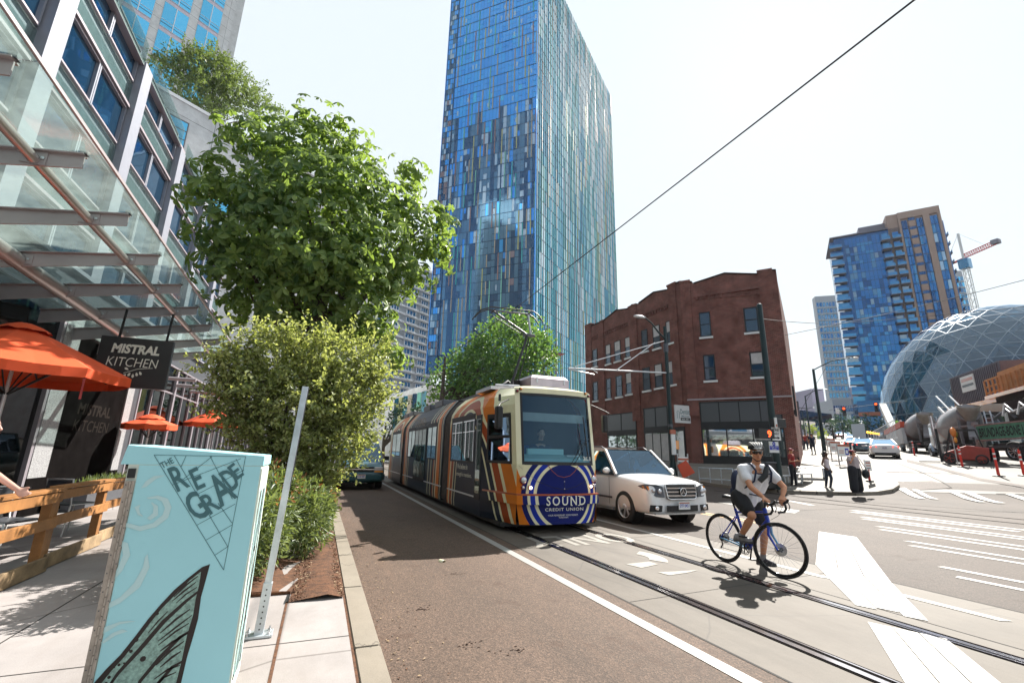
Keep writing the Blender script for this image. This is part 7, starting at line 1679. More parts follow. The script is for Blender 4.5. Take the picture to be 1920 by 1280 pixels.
# ================================================================ bicycle
bx = 5.79; by_r, by_f = 5.62, 4.66
bc = thing('road_bicycle', 'blue drop-handlebar road bicycle held by the stopped cyclist', 'bicycle', (bx, 5.14, .0))
def B_(x, y, z): return Vector((x-bx, y-5.14, z))
RH, FH = B_(5.80, by_r, .345), B_(5.77, by_f, .345); BB = B_(5.79, 5.18, .275); ST = B_(5.79, 5.335, .76); HT = B_(5.775, 4.83, .83); HB = B_(5.775, 4.79, .68); SDL = B_(5.79, 5.39, .955)
STEER = R(16)
def bwheel(c, ang, nm='wheel'):
    d = Vector((math.sin(ang), -math.cos(ang), 0)); ax = Vector((math.cos(ang), math.sin(ang), 0)); up = Vector((0, 0, 1)); r = .330
    ring = lambda rr, n=56: [c+(d*math.cos(a)+up*math.sin(a))*rr for a in [2*math.pi*i/n for i in range(n+1)]]
    def torus(rr, tr, m, n=56, k=8, sx=1.0):
        b = MB(); rings = []
        for i in range(n+1):
            a = 2*math.pi*i/n; rd = d*math.cos(a)+up*math.sin(a); rings.append([c+rd*(rr+tr*math.cos(t))+ax*tr*sx*math.sin(t) for t in [2*math.pi*j/k for j in range(k)]])
        b.loft(rings, m, False, True); return b
    w = torus(r, .015, 'rubber').build(nm, bc)
    rm = torus(r-.026, .014, 'black_gloss', 56, 6, .7); rm.build('rim', w)
    s_ = MB()
    for i in range(24):
        a = 2*math.pi*i/24; rd = d*math.cos(a)+up*math.sin(a); a2 = a+(.5 if i % 2 else -.5); r2 = d*math.cos(a2)+up*math.sin(a2); o = ax*(.022 if i % 4 < 2 else -.022)
        s_.tube([c+r2*.018+o, c+rd*(r-.03)], .0014, 'steel', 4, False, False)
    s_.build('spokes', w)
    h = MB(); h.tube([c-ax*.05, c+ax*.05], .018, 'alu_dark', 10); h.build('hub', w)
    dk = MB(); dk.lathe(c+ax*.035, [(.035, 0), (.08, 0), (.08, .003), (.035, .003)], 'steel', ax, 24, False, False); dk.lathe(c+ax*.036, [(.0, 0), (.035, 0)], 'alu_dark', ax, 10, False, False); dk.build('brake_disc', w)
    return d, ax
bwheel(RH, 0); fd, fax = bwheel(FH, STEER)
b = MB(); b.tube([BB, ST, ST+(ST-BB)*.06], .020, 'bike_blue', 10); b.tube([BB, HB.lerp(HT, .1)], [.034, .031], 'bike_blue', 10); b.tube([ST-Vector((0, 0, .02)), HT-Vector((0, 0, .03))], .017, 'bike_blue', 10); b.tube([HB-Vector((0, 0, .03)), HT+Vector((0, .0, .02))], .028, 'bike_blue', 10)
for s_ in (-.055, .055):
    o = Vector((s_, 0, 0)); b.tube([RH+o, BB+o*.6], [.010, .013], 'bike_cyan', 8); b.tube([RH+o, ST-Vector((0, 0, .08))+o*.3], [.008, .010], 'bike_blue', 8)
b.build('frame', bc)
b = MB(); cr_ = HB-Vector((0, .012, .06))
b.tube([HB, cr_], .022, 'bike_blue', 8)
for s_ in (-.05, .05): b.tube([cr_+fax*s_*.6, cr_+fax*s_-Vector((0, -.005, .10)), FH+fax*s_], [.021, .018, .012], 'bike_blue' if s_ < 0 else 'bike_cyan', 8)
b.tube([cr_-fax*.05, cr_+fax*.05], .018, 'bike_blue', 8); b.build('fork', bc)
b = MB(); b.tube([ST, SDL-Vector((0, 0, .05))], .0135, 'black', 8); b.build('seat_post', bc)
b = MB(); b.loft([[(SDL.x-w, SDL.y+y, SDL.z-.03), (SDL.x-w*.9, SDL.y+y, SDL.z+h), (SDL.x, SDL.y+y, SDL.z+h+.005), (SDL.x+w*.9, SDL.y+y, SDL.z+h), (SDL.x+w, SDL.y+y, SDL.z-.03)] for y, w, h in ((-.15, .016, -.005), (-.08, .022, 0), (0, .038, .0), (.07, .066, .008), (.12, .07, .015), (.135, .05, .012))], 'black', True, True); b.build('saddle', bc)
STM = HT+Vector((0, -.02, .09)); hbar = STM+fd*.09+Vector((0, 0, .01))
b = MB(); b.tube([HT, STM], .016, 'black', 8); b.tube([STM, hbar], .016, 'black', 8); b.build('stem', bc)
b = MB()
for s_ in (-1, 1):
    e = hbar+fax*.21*s_; b.tube([hbar, hbar+fax*.1*s_, e, e+fd*.05-Vector((0, 0, .005)), e+fd*.085-Vector((0, 0, .03)), e+fd*.09-Vector((0, 0, .08)), e+fd*.06-Vector((0, 0, .125)), e-fd*.02-Vector((0, 0, .14))], .0155, 'black', 8)
b.build('handlebar', bc)
for s_ in (-1, 1):
    e = hbar+fax*.21*s_; b = MB(); b.tube([e+fd*.06-Vector((0, 0, .01)), e+fd*.11+Vector((0, 0, .01)), e+fd*.135+Vector((0, 0, .05))], [.018, .019, .013], 'black', 8); b.tube([e+fd*.125+Vector((0, 0, .0)), e+fd*.14-Vector((0, 0, .05)), e+fd*.12-Vector((0, 0, .10))], .007, 'alu_dark', 6); b.build('brake_lever', bc)
b = MB()
for r_ in (.085, .065): b.lathe(BB+Vector((-.055, 0, 0)), [(r_, 0), (r_-.01, 0), (r_-.01, .003), (r_, .003)], 'alu_dark', (-1, 0, 0), 30, False, False)
for k in range(5): a = 6.283*k/5; b.bar(BB+Vector((-.058, 0, 0)), BB+Vector((-.058, math.cos(a)*.08, math.sin(a)*.08)), .014, .006, 'alu_dark', (1, 0, 0))
b.tube([BB+Vector((-.07, 0, 0)), BB+Vector((-.07, -.04, .165))], .011, 'black', 6); b.tube([BB+Vector((.07, 0, 0)), BB+Vector((.07, .04, -.165))], .011, 'black', 6)
b.tube([BB+Vector((-.07, 0, 0)), BB+Vector((.07, 0, 0))], .018, 'black', 8); b.build('crankset', bc)
for s_, z_, y_ in ((-1, .165, -.04), (1, -.165, .04)): b = MB(); c = BB+Vector((.07*s_, y_, z_)); b.box(min(c.x, c.x+.09*s_), max(c.x, c.x+.09*s_), c.y-.035, c.y+.035, c.z-.008, c.z+.008, 'black'); b.build('pedal', bc)
b = MB()
for r_, x_ in ((.032, -.02), (.04, -.026), (.05, -.032)): b.lathe(RH+Vector((x_, 0, 0)), [(r_, 0), (r_, .004), (.01, .004)], 'alu_dark', (-1, 0, 0), 20, False, False)
b.build('sprocket', bc)
b = MB(); o = Vector((-.057, 0, 0)); b.tube([RH+Vector((-.04, 0, .04)), BB+o+Vector((0, 0, .075))], .004, 'black', 4); b.tube([RH+Vector((-.04, .02, -.14)), BB+o-Vector((0, 0, .075))], .004, 'black', 4); b.tube([RH+Vector((-.04, 0, -.03)), RH+Vector((-.045, -.02, -.09)), RH+Vector((-.045, .02, -.15))], .011, 'black', 6); b.build('chain', bc)
b = MB(); bo_ = BB.lerp(HB, .5)+Vector((0, .05, .04)); dd = (HB-BB).normalized(); b.lathe(bo_-dd*.09, [(.034, 0), (.036, .12), (.022, .15), (.02, .18)], 'clearblue', dd, 14); b.build('water_bottle', bc) if False else None
b = MB()
for s_ in (-.01, .012, .02): b.tube([hbar+fax*s_*3+fd*.02, hbar+fd*.10+fax*(.04+s_*2)-Vector((0, 0, .05)), hbar+fd*.05+fax*.05-Vector((0, 0, .16)), HB+Vector((.02, -.02, .02))], .0025, 'black', 4)
b.build('brake_cable', bc)
# ================================================================ people
def limb(b, pts, rr, m, n=10):
    b.tube(pts, rr, m, n)
    for p, r in zip(pts, rr): b.ball(p, r*.995, m, 10, 7)
def remesh(o, vox, smooth=3, sub=False):
    r = o.modifiers.new('r', 'REMESH'); r.mode = 'VOXEL'; r.voxel_size = vox; r.use_smooth_shade = True
    s_ = o.modifiers.new('s', 'SMOOTH'); s_.iterations = smooth; s_.factor = .6
    evalmesh(o)
    for p in o.data.polygons: p.use_smooth = True
    return o
V = Vector
def hand(b, w, fwd, palm_n, curl, m, s_=1.0, side=1):
    """palm from wrist w towards fwd; fingers bend towards palm_n by curl radians per joint"""
    fwd = fwd.normalized(); n = (palm_n-fwd*palm_n.dot(fwd)).normalized(); x = fwd.cross(n)*side
    b.loft([[w+fwd*t*s_+x*a*wd*s_+n*c*.013*s_ for a, c in ((-1, -.8), (0, -1.1), (1, -.8), (1, .8), (0, 1), (-1, .8))] for t, wd in ((0, .026), (.03, .036), (.075, .042), (.088, .040))], m, True, True)
    for i, (ox, L, r) in enumerate(((-.032, .072, .0088), (-.011, .082, .0092), (.010, .077, .009), (.031, .060, .008))):
        p = w+fwd*.082*s_+x*ox*s_; d = fwd.copy(); P = [p]; c = curl*(1+.12*i)
        for k, f in enumerate((.45, .32, .26)):
            d = (d*math.cos(c)+n*math.sin(c)).normalized() if k or curl > .3 else d
            nn = n; n2 = (n*math.cos(c)-fwd*math.sin(c)); P.append(P[-1]+d*L*f*s_)
        b.tube(P, [r*s_, r*.95*s_, r*.88*s_, r*.75*s_], m, 7)
        for q in P: b.ball(q, r*.9*s_, m, 7, 5)
    p = w+fwd*.025*s_-x*.030*s_; q = p+(fwd*.6-x*.75+n*.2).normalized()*.035*s_; t = q+(fwd*.85-x*.1+n*.55).normalized()*.03*s_; b.tube([p, q, t], [.0115*s_, .010*s_, .008*s_], m, 7); b.ball(t, .0085*s_, m, 7, 5)
def head(t, c, yaw, pitch=0, s=1.0, skin='skin', hairm='hair', hair='short', parts=True):
    """c centre of the skull; face looks along local -y turned by yaw"""
    M = Matrix.Translation(c)@Matrix.Rotation(yaw, 4, 'Z')@Matrix.Rotation(pitch, 4, 'X')@Matrix.Scale(s, 4)
    return M
def add_head(b, M, m):
    b2 = MB(); b2.T = M
    def bl(c, r, k=12): b2.ball(c, r, m, k, 9)
    bl((0, .01, .03), (.075, .093, .095), 16); bl((0, -.02, -.03), (.058, .062, .075), 14); bl((0, -.045, -.078), (.032, .03, .026))
    b2.tube([(0, -.082, .018), (0, -.098, -.018), (0, -.105, -.030)], [.008, .012, .014], m, 8); bl((0, -.100, -.032), (.017, .013, .010))
    bl((0, -.082, -.055), (.024, .012, .007)); bl((0, -.080, -.064), (.02, .012, .007)); bl((-.03, -.07, .012), (.016, .014, .009)); bl((.03, -.07, .012), (.016, .014, .009))
    bl((0, -.072, .030), (.05, .018, .012)); bl((-.045, -.055, -.02), (.02, .02, .02)); bl((.045, -.055, -.02), (.02, .02, .02))
    for sx in (-1, 1): bl((sx*.078, .012, -.005), (.012, .022, .032))
    b2.tube([(0, .02, -.05), (0, .03, -.14)], [.052, .055], m, 12)
    for k in b2.mats: b.idx(k)
    o = len(b.v); b.v += b2.v; b.f += [tuple(i+o for i in f) for f in b2.f]; b.mi += b2.mi; b.sm += b2.sm
def face_bits(t, M, brow='hair', glasses=False):
    b = MB(); b.T = M
    for sx in (-1, 1): b.ball((sx*.030, -.079, .006), (.011, .008, .007), 'white', 10, 7); b.ball((sx*.030, -.086, .006), (.005, .004, .005), 'hair', 8, 6)
    b.build('eyes', t); b = MB(); b.T = M
    b.tube([(-.022, -.094, -.059), (0, -.099, -.061), (.022, -.094, -.059)], .0028, 'lips', 5)
    for sx in (-1, 1): b.tube([(sx*.014, -.092, .026), (sx*.045, -.084, .028)], .004, brow, 5)
    b.build('mouth', t)
mat('lips', (.26, .08, .06), .5); mat('tank_white', (.72, .66, .70), .8); mat('tee_grey', (.52, .44, .44), .85, var=.1); mat('black_cloth', (.012, .013, .018), .85, var=.3, vs=6, bump=.3, bs=9); mat('burgundy', (.28, .03, .04), .7); mat('helmet_white', (.5, .5, .5), .5); mat('helmet_black', (.012, .012, .013), .7, spec=.2)
# ---- the cyclist
cy = thing('person', 'cyclist in white shirt, black shorts and helmet standing astride the blue bicycle', 'person', (5.95, 5.2, 0)); O = V((5.95, 5.2, 0))
W_ = lambda x, y, z: V((x, y, z))-O
hipR, hipL = W_(5.76, 5.22, .93), W_(6.00, 5.20, .93); kneeR = W_(5.68, 4.96, .74); ankR = W_(5.69, 5.19, .435); kneeL = W_(6.14, 5.17, .50); ankL = W_(6.24, 5.33, .10)
shR, shL = W_(5.76, 5.13, 1.36), W_(6.11, 4.99, 1.36); elR, elL = W_(5.68, 4.93, 1.12), W_(6.17, 4.80, 1.12)
hb_w = hbar+V((bx, 5.14, 0)); gR = hb_w-fax*.12+V((0, .0, .03))-O; gL = hb_w+fax*.205+fd*.05+V((0, 0, .035))-O
wrR = gR+(elR-gR).normalized()*.075; wrL = gL+(elL-gL).normalized()*.075
hc = W_(5.935, 5.0, 1.595)
b = MB()
limb(b, [hipR+V((0, 0, .0)), kneeR, kneeR+(ankR-kneeR)*.35, ankR], [.088, .056, .055, .034], 'skin'); limb(b, [hipL, kneeL, kneeL+(ankL-kneeL)*.35, ankL], [.085, .055, .054, .034], 'skin')
limb(b, [(hipR+hipL)/2+V((0, .02, .02)), W_(5.91, 5.15, 1.10), W_(5.93, 5.08, 1.28), W_(5.94, 5.05, 1.40)], [.12, .115, .125, .07], 'skin'); limb(b, [shR, W_(5.94, 5.05, 1.37), shL], [.055, .08, .055], 'skin')
limb(b, [shR, elR, elR.lerp(wrR, .35), wrR], [.052, .040, .040, .025], 'skin'); limb(b, [shL, elL, elL.lerp(wrL, .35), wrL], [.052, .040, .040, .025], 'skin'); limb(b, [W_(5.94, 5.06, 1.40), hc-V((0, -.01, .10))], [.055, .05], 'skin')
hand(b, wrR, (gR-wrR), V((0, .2, -1)), .75, 'skin', 1.0, 1); hand(b, wrL, (gL-wrL), V((0, .2, -1)), .70, 'skin', 1.0, -1)
HM = head(cy, hc, R(-36), R(3), 1.06); add_head(b, HM, 'skin'); remesh(b.build('body', cy), .0075, 2)
face_bits(cy, HM)
b = MB(); 
for a, k, r in ((shR, elR, .066), (shL, elL, .066)): limb(b, [a, a.lerp(k, .30), a.lerp(k, .52)], [.072, .070, .074], 'shirt_white')
limb(b, [W_(5.88, 5.20, .94), W_(5.90, 5.16, 1.08), W_(5.93, 5.09, 1.24), W_(5.94, 5.06, 1.37)], [.150, .140, .145, .085], 'shirt_white'); limb(b, [W_(5.80, 5.20, .96), W_(5.80, 5.14, 1.24)], [.105, .10], 'shirt_white'); limb(b, [W_(5.99, 5.17, .96), W_(6.06, 5.03, 1.24)], [.105, .10], 'shirt_white'); limb(b, [shR, W_(5.94, 5.06, 1.375), shL], [.070, .085, .070], 'shirt_white')
remesh(b.build('shirt', cy), .012, 3)
b = MB(); limb(b, [hipR+V((0, 0, .03)), hipR.lerp(kneeR, .5), hipR.lerp(kneeR, .72)], [.125, .105, .092], 'shorts'); limb(b, [hipL+V((0, 0, .03)), hipL.lerp(kneeL, .4), hipL.lerp(kneeL, .66)], [.12, .10, .090], 'shorts'); limb(b, [(hipR+hipL)/2+V((-.03, 0, -.02)), (hipR+hipL)/2+V((.03, 0, .04))], [.13, .13], 'shorts'); remesh(b.build('shorts', cy), .012, 3)
def shoe(t, ank, toe, m='shoe', sole='alu_dark', s=1.0):
    d = V((toe.x-ank.x, toe.y-ank.y, 0)).normalized(); p = V((-d.y, d.x, 0)); b = MB(); z0 = toe.z
    hz = ank.z
    prof_ = [(-.075, .030, .055), (-.05, .036, .095), (.0, .038, .100), (.06, .042, .075), (.12, .046, .055), (.17, .040, .042), (.195, .022, .028)]
    c0 = V((ank.x, ank.y, 0)); b.loft([[c0+d*y*s+p*w*s*a+V((0, 0, z0+h*s*zz)) for a, zz in ((-1, 0.02), (-1, .45), (-.6, .95), (0, 1.05), (.6, .95), (1, .45), (1, .02))] for y, w, h in prof_], m, True, True)
    b.loft([[c0+d*y*s+p*(w+.003)*s*a+V((0, 0, z0+zz)) for a, zz in ((-1, -.012), (-1, .014), (1, .014), (1, -.012))] for y, w, h in prof_], sole); return b.build('shoe', t)
shoe(cy, ankR+V((0, .03, 0)), ankR+V((.05, -.15, -.065))); shoe(cy, ankL+V((0, .02, 0)), W_(6.30, 5.10, .018), 'shoe_dk')
b = MB(); 
for a, k in ((ankR, kneeR), (ankL, kneeL)): b.tube([a-V((0, 0, .03)), a.lerp(k, .14)], [.040, .041], 'shoe', 10)
b.build('socks', cy)
def helmet(t, M):
    b = MB(); b.T = M; rg = []
    for i in range(9):
        th = math.pi*.5*i/8*1.02; r_ = math.cos(th); z = math.sin(th)
        rg.append([(math.cos(a)*.102*r_, .012+math.sin(a)*.140*r_, .045+.092*z+(.014 if math.sin(a) > .3 and i < 2 else 0)) for a in [2*math.pi*j/28 for j in range(28)]])
    b.loft(rg, 'helmet_black', True, True); ho = b.build('helmet', t)
    v = MB(); v.T = M
    for k in (-2.4, -1.2, 0, 1.2, 2.4):
        pts = []
        for i in range(9):
            a = math.pi*(-.05+1.0*i/8); y = .012-math.cos(a)*.140*.98; z = .045+math.sin(a)*.096; x = k*.030*(math.sin(a)*.75+.25); pts.append((x, y, z))
        v.tube(pts, [.003]+[.0065]*7+[.003], 'helmet_white', 6)
    v.build('helmet_rib', ho)
    v = MB(); v.T = M; v.ball((0, -.105, .062), (.058, .034, .012), 'helmet_white', 14, 8); v.build('peak', ho)
    v = MB(); v.T = M
    for sx in (-1, 1): v.tube([(sx*.085, -.02, .03), (sx*.070, -.03, -.06), (sx*.02, -.045, -.108), (0, -.05, -.112)], .005, 'black', 5)
    v.build('chin_strap', ho)
helmet(cy, HM)
b = MB(); b.T = HM; b.loft([[(math.sin(a)*.072, .0-math.cos(a)*.094-.004, z) for a in [R(-62)+R(124)*j/12 for j in range(13)]] for z in (-.014, .026)], 'black_gloss', False, True, False); b.tube([(math.sin(a)*.074, -math.cos(a)*.096-.003, .028) for a in [R(-64)+R(128)*j/12 for j in range(13)]], .004, 'white', 5); b.build('sunglasses', cy)
b = MB()   # rucksack and straps
b.ball(W_(5.86, 5.30, 1.16), (.13, .085, .20), 'strap', 14, 10); b.ball(W_(5.84, 5.34, 1.02), (.10, .075, .10), 'strap', 12, 8); bp_o = b.build('backpack', cy)
b = MB()
b.tube([W_(5.83, 5.22, 1.42), W_(5.84, 5.04, 1.44), W_(5.83, 4.95, 1.34), W_(5.80, 4.97, 1.2), W_(5.74, 5.12, 1.08)], .014, 'strap', 6); b.tube([W_(6.03, 5.16, 1.42), W_(6.06, 4.93, 1.42), W_(6.05, 4.88, 1.32), W_(6.07, 4.92, 1.2), W_(6.08, 5.1, 1.08)], .014, 'strap', 6); b.tube([W_(5.82, 4.955, 1.31), W_(5.94, 4.90, 1.29), W_(6.05, 4.875, 1.31)], .010, 'strap', 6); b.tube([W_(5.76, 5.04, 1.02), W_(5.90, 4.98, .99), W_(6.08, 5.06, 1.02)], .010, 'strap', 6)
b.tube([W_(5.99, 4.90, 1.40), W_(5.93, 4.89, 1.28), W_(5.86, 4.93, 1.20)], [.03, .042, .036], 'black', 8); b.build('strap', bp_o)
# ---- pedestrians and other figures
def person(lab, px, py, h, yaw, skin, top, bottom, hairm='hair', pose='stand', onpave=True, group=None, cap=None, long_hair=False, wide=1.0, bag=None, vox=.016, loc=None, shoe_m='shoe_dk', arms=None, sleeves=True, skirt=False, legs=None):
    p = loc if loc is not None else G(px, py, .15 if onpave else 0); t = thing('person', lab, 'person', p, yaw, group); k = h/1.75
    S = lambda x, y, z: V((x*k, y*k, z*k))
    w = wide; hipl, hipr = S(.095*w, 0, .93), S(-.095*w, 0, .93)
    lg = legs or ((.10, -.04, .50, .11, .02, .09), (-.10, .0, .50, -.12, .05, .09))
    kl, al = S(*lg[0][:3]), S(*lg[0][3:]); kr_, ar = S(*lg[1][:3]), S(*lg[1][3:])
    sl, sr = S(.19*w, 0, 1.43), S(-.19*w, 0, 1.43); c = S(0, -.015, 1.625)
    am = arms or ((.24, .03, 1.14, .25, -.06, .90), (-.24, .03, 1.14, -.25, -.06, .90))
    el, wl_ = S(*am[0][:3]), S(*am[0][3:]); er, wr_ = S(*am[1][:3]), S(*am[1][3:])
    b = MB()
    limb(b, [hipl, kl, al], [.082*k*w, .055*k, .036*k], skin); limb(b, [hipr, kr_, ar], [.082*k*w, .055*k, .036*k], skin); limb(b, [S(0, 0, .97), S(0, 0, 1.15), S(0, 0, 1.35), S(0, .0, 1.46)], [.12*k*w, .11*k*w, .13*k*w, .07*k], skin); limb(b, [sl, S(0, 0, 1.43), sr], [.05*k, .08*k, .05*k], skin)
    limb(b, [sl, el, wl_], [.050*k, .040*k, .026*k], skin); limb(b, [sr, er, wr_], [.050*k, .040*k, .026*k], skin)
    hand(b, wl_, wl_-el, V((-1, -.3, 0)), .35, skin, k, 1); hand(b, wr_, wr_-er, V((1, -.3, 0)), .35, skin, k, -1)
    M = head(t, c, 0, R(10 if pose == 'down' else 0), k); add_head(b, M, skin); o = remesh(b.build('body', t), vox*.62, 2)
    face_bits(t, M, hairm)
    b = MB()
    if sleeves:
        for a, q in ((sl, el), (sr, er)): limb(b, [a, a.lerp(q, .55)], [.062*k, .060*k], top)
    limb(b, [S(0, 0, .98), S(0, 0, 1.14), S(0, 0, 1.32), S(0, 0, 1.43)], [.145*k*w, .135*k*w, .145*k*w, .07*k], top)
    if sleeves: limb(b, [sl, S(0, 0, 1.42), sr], [.063*k, .088*k, .063*k], top)
    else:
        for s_ in (-1, 1): limb(b, [S(s_*.08, 0, 1.35), S(s_*.09, 0, 1.46)], [.06*k, .035*k], top)
    remesh(b.build('top', t), vox, 3)
    b = MB(); 
    if skirt:
        for s_, q, a in ((1, kl, al), (-1, kr_, ar)): limb(b, [S(s_*.09*w, 0, .93), S(s_*.115*w, 0, .6), S(s_*.14*w, .0, .17)], [.12*k*w, .105*k*w, .10*k*w], bottom)
        limb(b, [S(0, .0, 1.0), S(0, 0, .80)], [.145*k*w, .13*k*w], bottom)
    else:
        limb(b, [hipl, kl, al+V((0, 0, .03))], [.105*k*w, .068*k, .052*k], bottom); limb(b, [hipr, kr_, ar+V((0, 0, .03))], [.105*k*w, .068*k, .052*k], bottom); limb(b, [hipl, hipr], [.11*k*w]*2, bottom)
    remesh(b.build('trousers', t), vox, 3)
    for a in (al, ar): shoe(t, a+V((0, .02, 0)), V((a.x, a.y-.1, .012)), shoe_m, s=k)
    b = MB(); b.T = M
    if cap: b.ball((0, .01, .055), (.085, .10, .075), cap, 14, 8); b.ball((0, -.095, .065), (.06, .05, .012), cap, 12, 6); b.build('cap', t)
    b = MB(); b.T = M
    if long_hair:
        b.ball((0, .025, .045), (.088, .098, .092), hairm, 14, 9)
        for s_ in (-1, 1): b.tube([(s_*.06, .03, .05), (s_*.088, .02, -.04), (s_*.095, .01, -.16), (s_*.085, .0, -.24)], [.04, .04, .035, .015], hairm, 8)
        b.tube([(0, .07, .03), (0, .10, -.1), (0, .09, -.22)], [.07, .07, .04], hairm, 10)
    elif not cap: b.ball((0, .025, .052), (.084, .096, .085), hairm, 14, 9)
    else: b.ball((0, .035, .02), (.08, .085, .06), hairm, 12, 8)
    b.build('hair', t); return t, k, S
tr_, k, S = person('man in a dark red shirt and black cap looking at his phone by the benches', 1490, 912, 1.76, R(12), 'skin', 'red_cloth', 'black_cloth', cap='burgundy', pose='down', arms=((.27, .02, 1.16, .24, -.02, .92), (-.25, -.04, 1.14, -.10, -.28, 1.18)), legs=((.12, -.02, .5, .16, .0, .09), (-.09, .02, .5, -.08, .06, .09)))
b = MB(); b.bar(S(-.06, -.36, 1.20), S(-.06, -.33, 1.33), .07, .01, 'black', (1, 0, 0)); ph = b.build('mobile_phone', tr_)
wt_, k, S = person('woman with long dark hair in a white vest and dark jeans walking on the corner', 1556, 917, 1.66, R(6), 'skin_dark', 'tank_white', 'jeans', long_hair=True, wide=.84, sleeves=False, arms=((.25, .04, 1.12, .26, -.02, .88), (-.27, .06, 1.14, -.20, -.06, .96)), legs=((.07, -.10, .50, .05, -.02, .09), (-.04, .06, .50, .02, .16, .12)))
b = MB(); b.T = Matrix.Translation(S(0, -.015, 1.625))@Matrix.Scale(k, 4); b.tube([(-.06, -.085, .01), (0, -.104, .012), (.06, -.085, .01)], .014, 'black', 6); b.build('sunglasses', wt_)
bt_, k, S = person('heavy-set person in pale T-shirt and wide black trousers, phone at the ear', 1608, 924, 1.76, R(8), 'skin', 'tee_grey', 'black_cloth', cap='burgundy', wide=1.55, skirt=True, arms=((.36, .02, 1.16, .34, -.06, .95), (-.34, -.06, 1.22, -.15, -.14, 1.50)), legs=((.17, .0, .5, .19, .02, .09), (-.15, .0, .5, -.14, .04, .09)))
b = MB(); b.box(-.075-.03, -.068-.03, -.06+.0, .02, 1.55, 1.68, 'black'); b.build('mobile_phone', bt_)
p = G(1608, 924, .15)
hbg = thing('handbag', 'large black shoulder bag hanging at the side of the heavy-set person', 'bag', (p.x+.52, p.y-.12, p.z+.62), R(10)); b = MB(); b.ball((0, 0, .16), (.26, .11, .20), 'black_cloth', 14, 10); b.build('pouch', hbg, bevel=0)
b = MB(); b.tube([(-.2, 0, .26), (-.28, .05, .62), (-.34, .08, .92), (-.22, -.02, .60), (.15, -.02, .28)], .014, 'black', 6); b.build('strap', hbg)
# driver of the tram
dv = thing('person', 'tram driver in dark uniform seated behind the windscreen', 'person', (4.58, 9.45, .95)); b = MB(); c = V((-.02, -.06, 1.00))
limb(b, [V((0, .1, .2)), V((0, .08, .5)), V((0, .04, .72))], [.13, .14, .08], 'skin_pale'); limb(b, [V((.2, .05, .70)), V((0, .05, .72)), V((-.2, .05, .70))], [.05, .08, .05], 'skin_pale'); limb(b, [V((.2, .05, .70)), V((.27, -.1, .42)), V((.16, -.36, .42))], [.05, .042, .03], 'skin_pale'); limb(b, [V((-.2, .05, .70)), V((-.27, -.1, .42)), V((-.16, -.36, .42))], [.05, .042, .03], 'skin_pale'); limb(b, [V((.1, .1, .2)), V((.12, -.35, .2)), V((.12, -.4, -.2))], [.08, .06, .04], 'skin_pale'); limb(b, [V((-.1, .1, .2)), V((-.12, -.35, .2)), V((-.12, -.4, -.2))], [.08, .06, .04], 'skin_pale')
hand(b, V((.16, -.36, .42)), V((-.2, -1, 0)), V((0, 0, -1)), .5, 'skin_pale', 1, 1); hand(b, V((-.16, -.36, .42)), V((.2, -1, 0)), V((0, 0, -1)), .5, 'skin_pale', 1, -1)
M = head(dv, c, R(-10)); add_head(b, M, 'skin_pale'); remesh(b.build('body', dv), .012, 2); face_bits(dv, M); b = MB(); b.T = M; b.ball((0, .025, .052), (.084, .096, .085), 'hair', 14, 9); b.build('hair', dv)
b = MB(); limb(b, [V((0, .1, .15)), V((0, .08, .5)), V((0, .04, .70))], [.16, .165, .09], 'strap'); limb(b, [V((.2, .05, .70)), V((.27, -.1, .42)), V((.19, -.30, .42))], [.07, .058, .048], 'strap'); limb(b, [V((-.2, .05, .70)), V((-.27, -.1, .42)), V((-.19, -.30, .42))], [.07, .058, .048], 'strap'); limb(b, [V((.2, .05, .70)), V((-.2, .05, .70))], [.07, .07], 'strap'); remesh(b.build('uniform', dv), .016, 3)
# driver of the white car
sd_ = thing('person', 'driver sitting in the white off-roader', 'person', (7.98, 10.75, .62)); b = MB(); limb(b, [V((0, .0, .0)), V((0, .02, .35)), V((0, .02, .52))], [.14, .15, .07], 'skin'); limb(b, [V((.2, 0, .5)), V((.24, -.2, .3)), V((.14, -.42, .38))], [.055, .042, .03], 'skin'); limb(b, [V((-.2, 0, .5)), V((-.24, -.2, .3)), V((-.14, -.42, .38))], [.055, .042, .03], 'skin'); hand(b, V((.14, -.42, .38)), V((0, -1, .3)), V((0, 0, -1)), .7, 'skin', 1, 1); hand(b, V((-.14, -.42, .38)), V((0, -1, .3)), V((0, 0, -1)), .7, 'skin', 1, -1)
M = head(sd_, V((0, -.03, .74)), 0, 0, .95); add_head(b, M, 'skin'); remesh(b.build('body', sd_), .014, 2); b = MB(); b.T = M; b.ball((0, .025, .052), (.084, .096, .085), 'hair', 14, 9); b.build('hair', sd_)
# person at the left edge with a hand on the fence
_q = atY(-38, 828, 5.6); lp = V((_q.x, _q.y, .15))
person('person at the left edge of the photo, hand on the fence rail', 0, 0, 1.60, R(112), 'skin_pale', 'tee_grey', 'jeans', hairm='bark', loc=lp, vox=.014, arms=((.22, -.10, 1.20, .02, -.34, 1.02), (-.24, .0, 1.14, -.22, -.10, .92)))
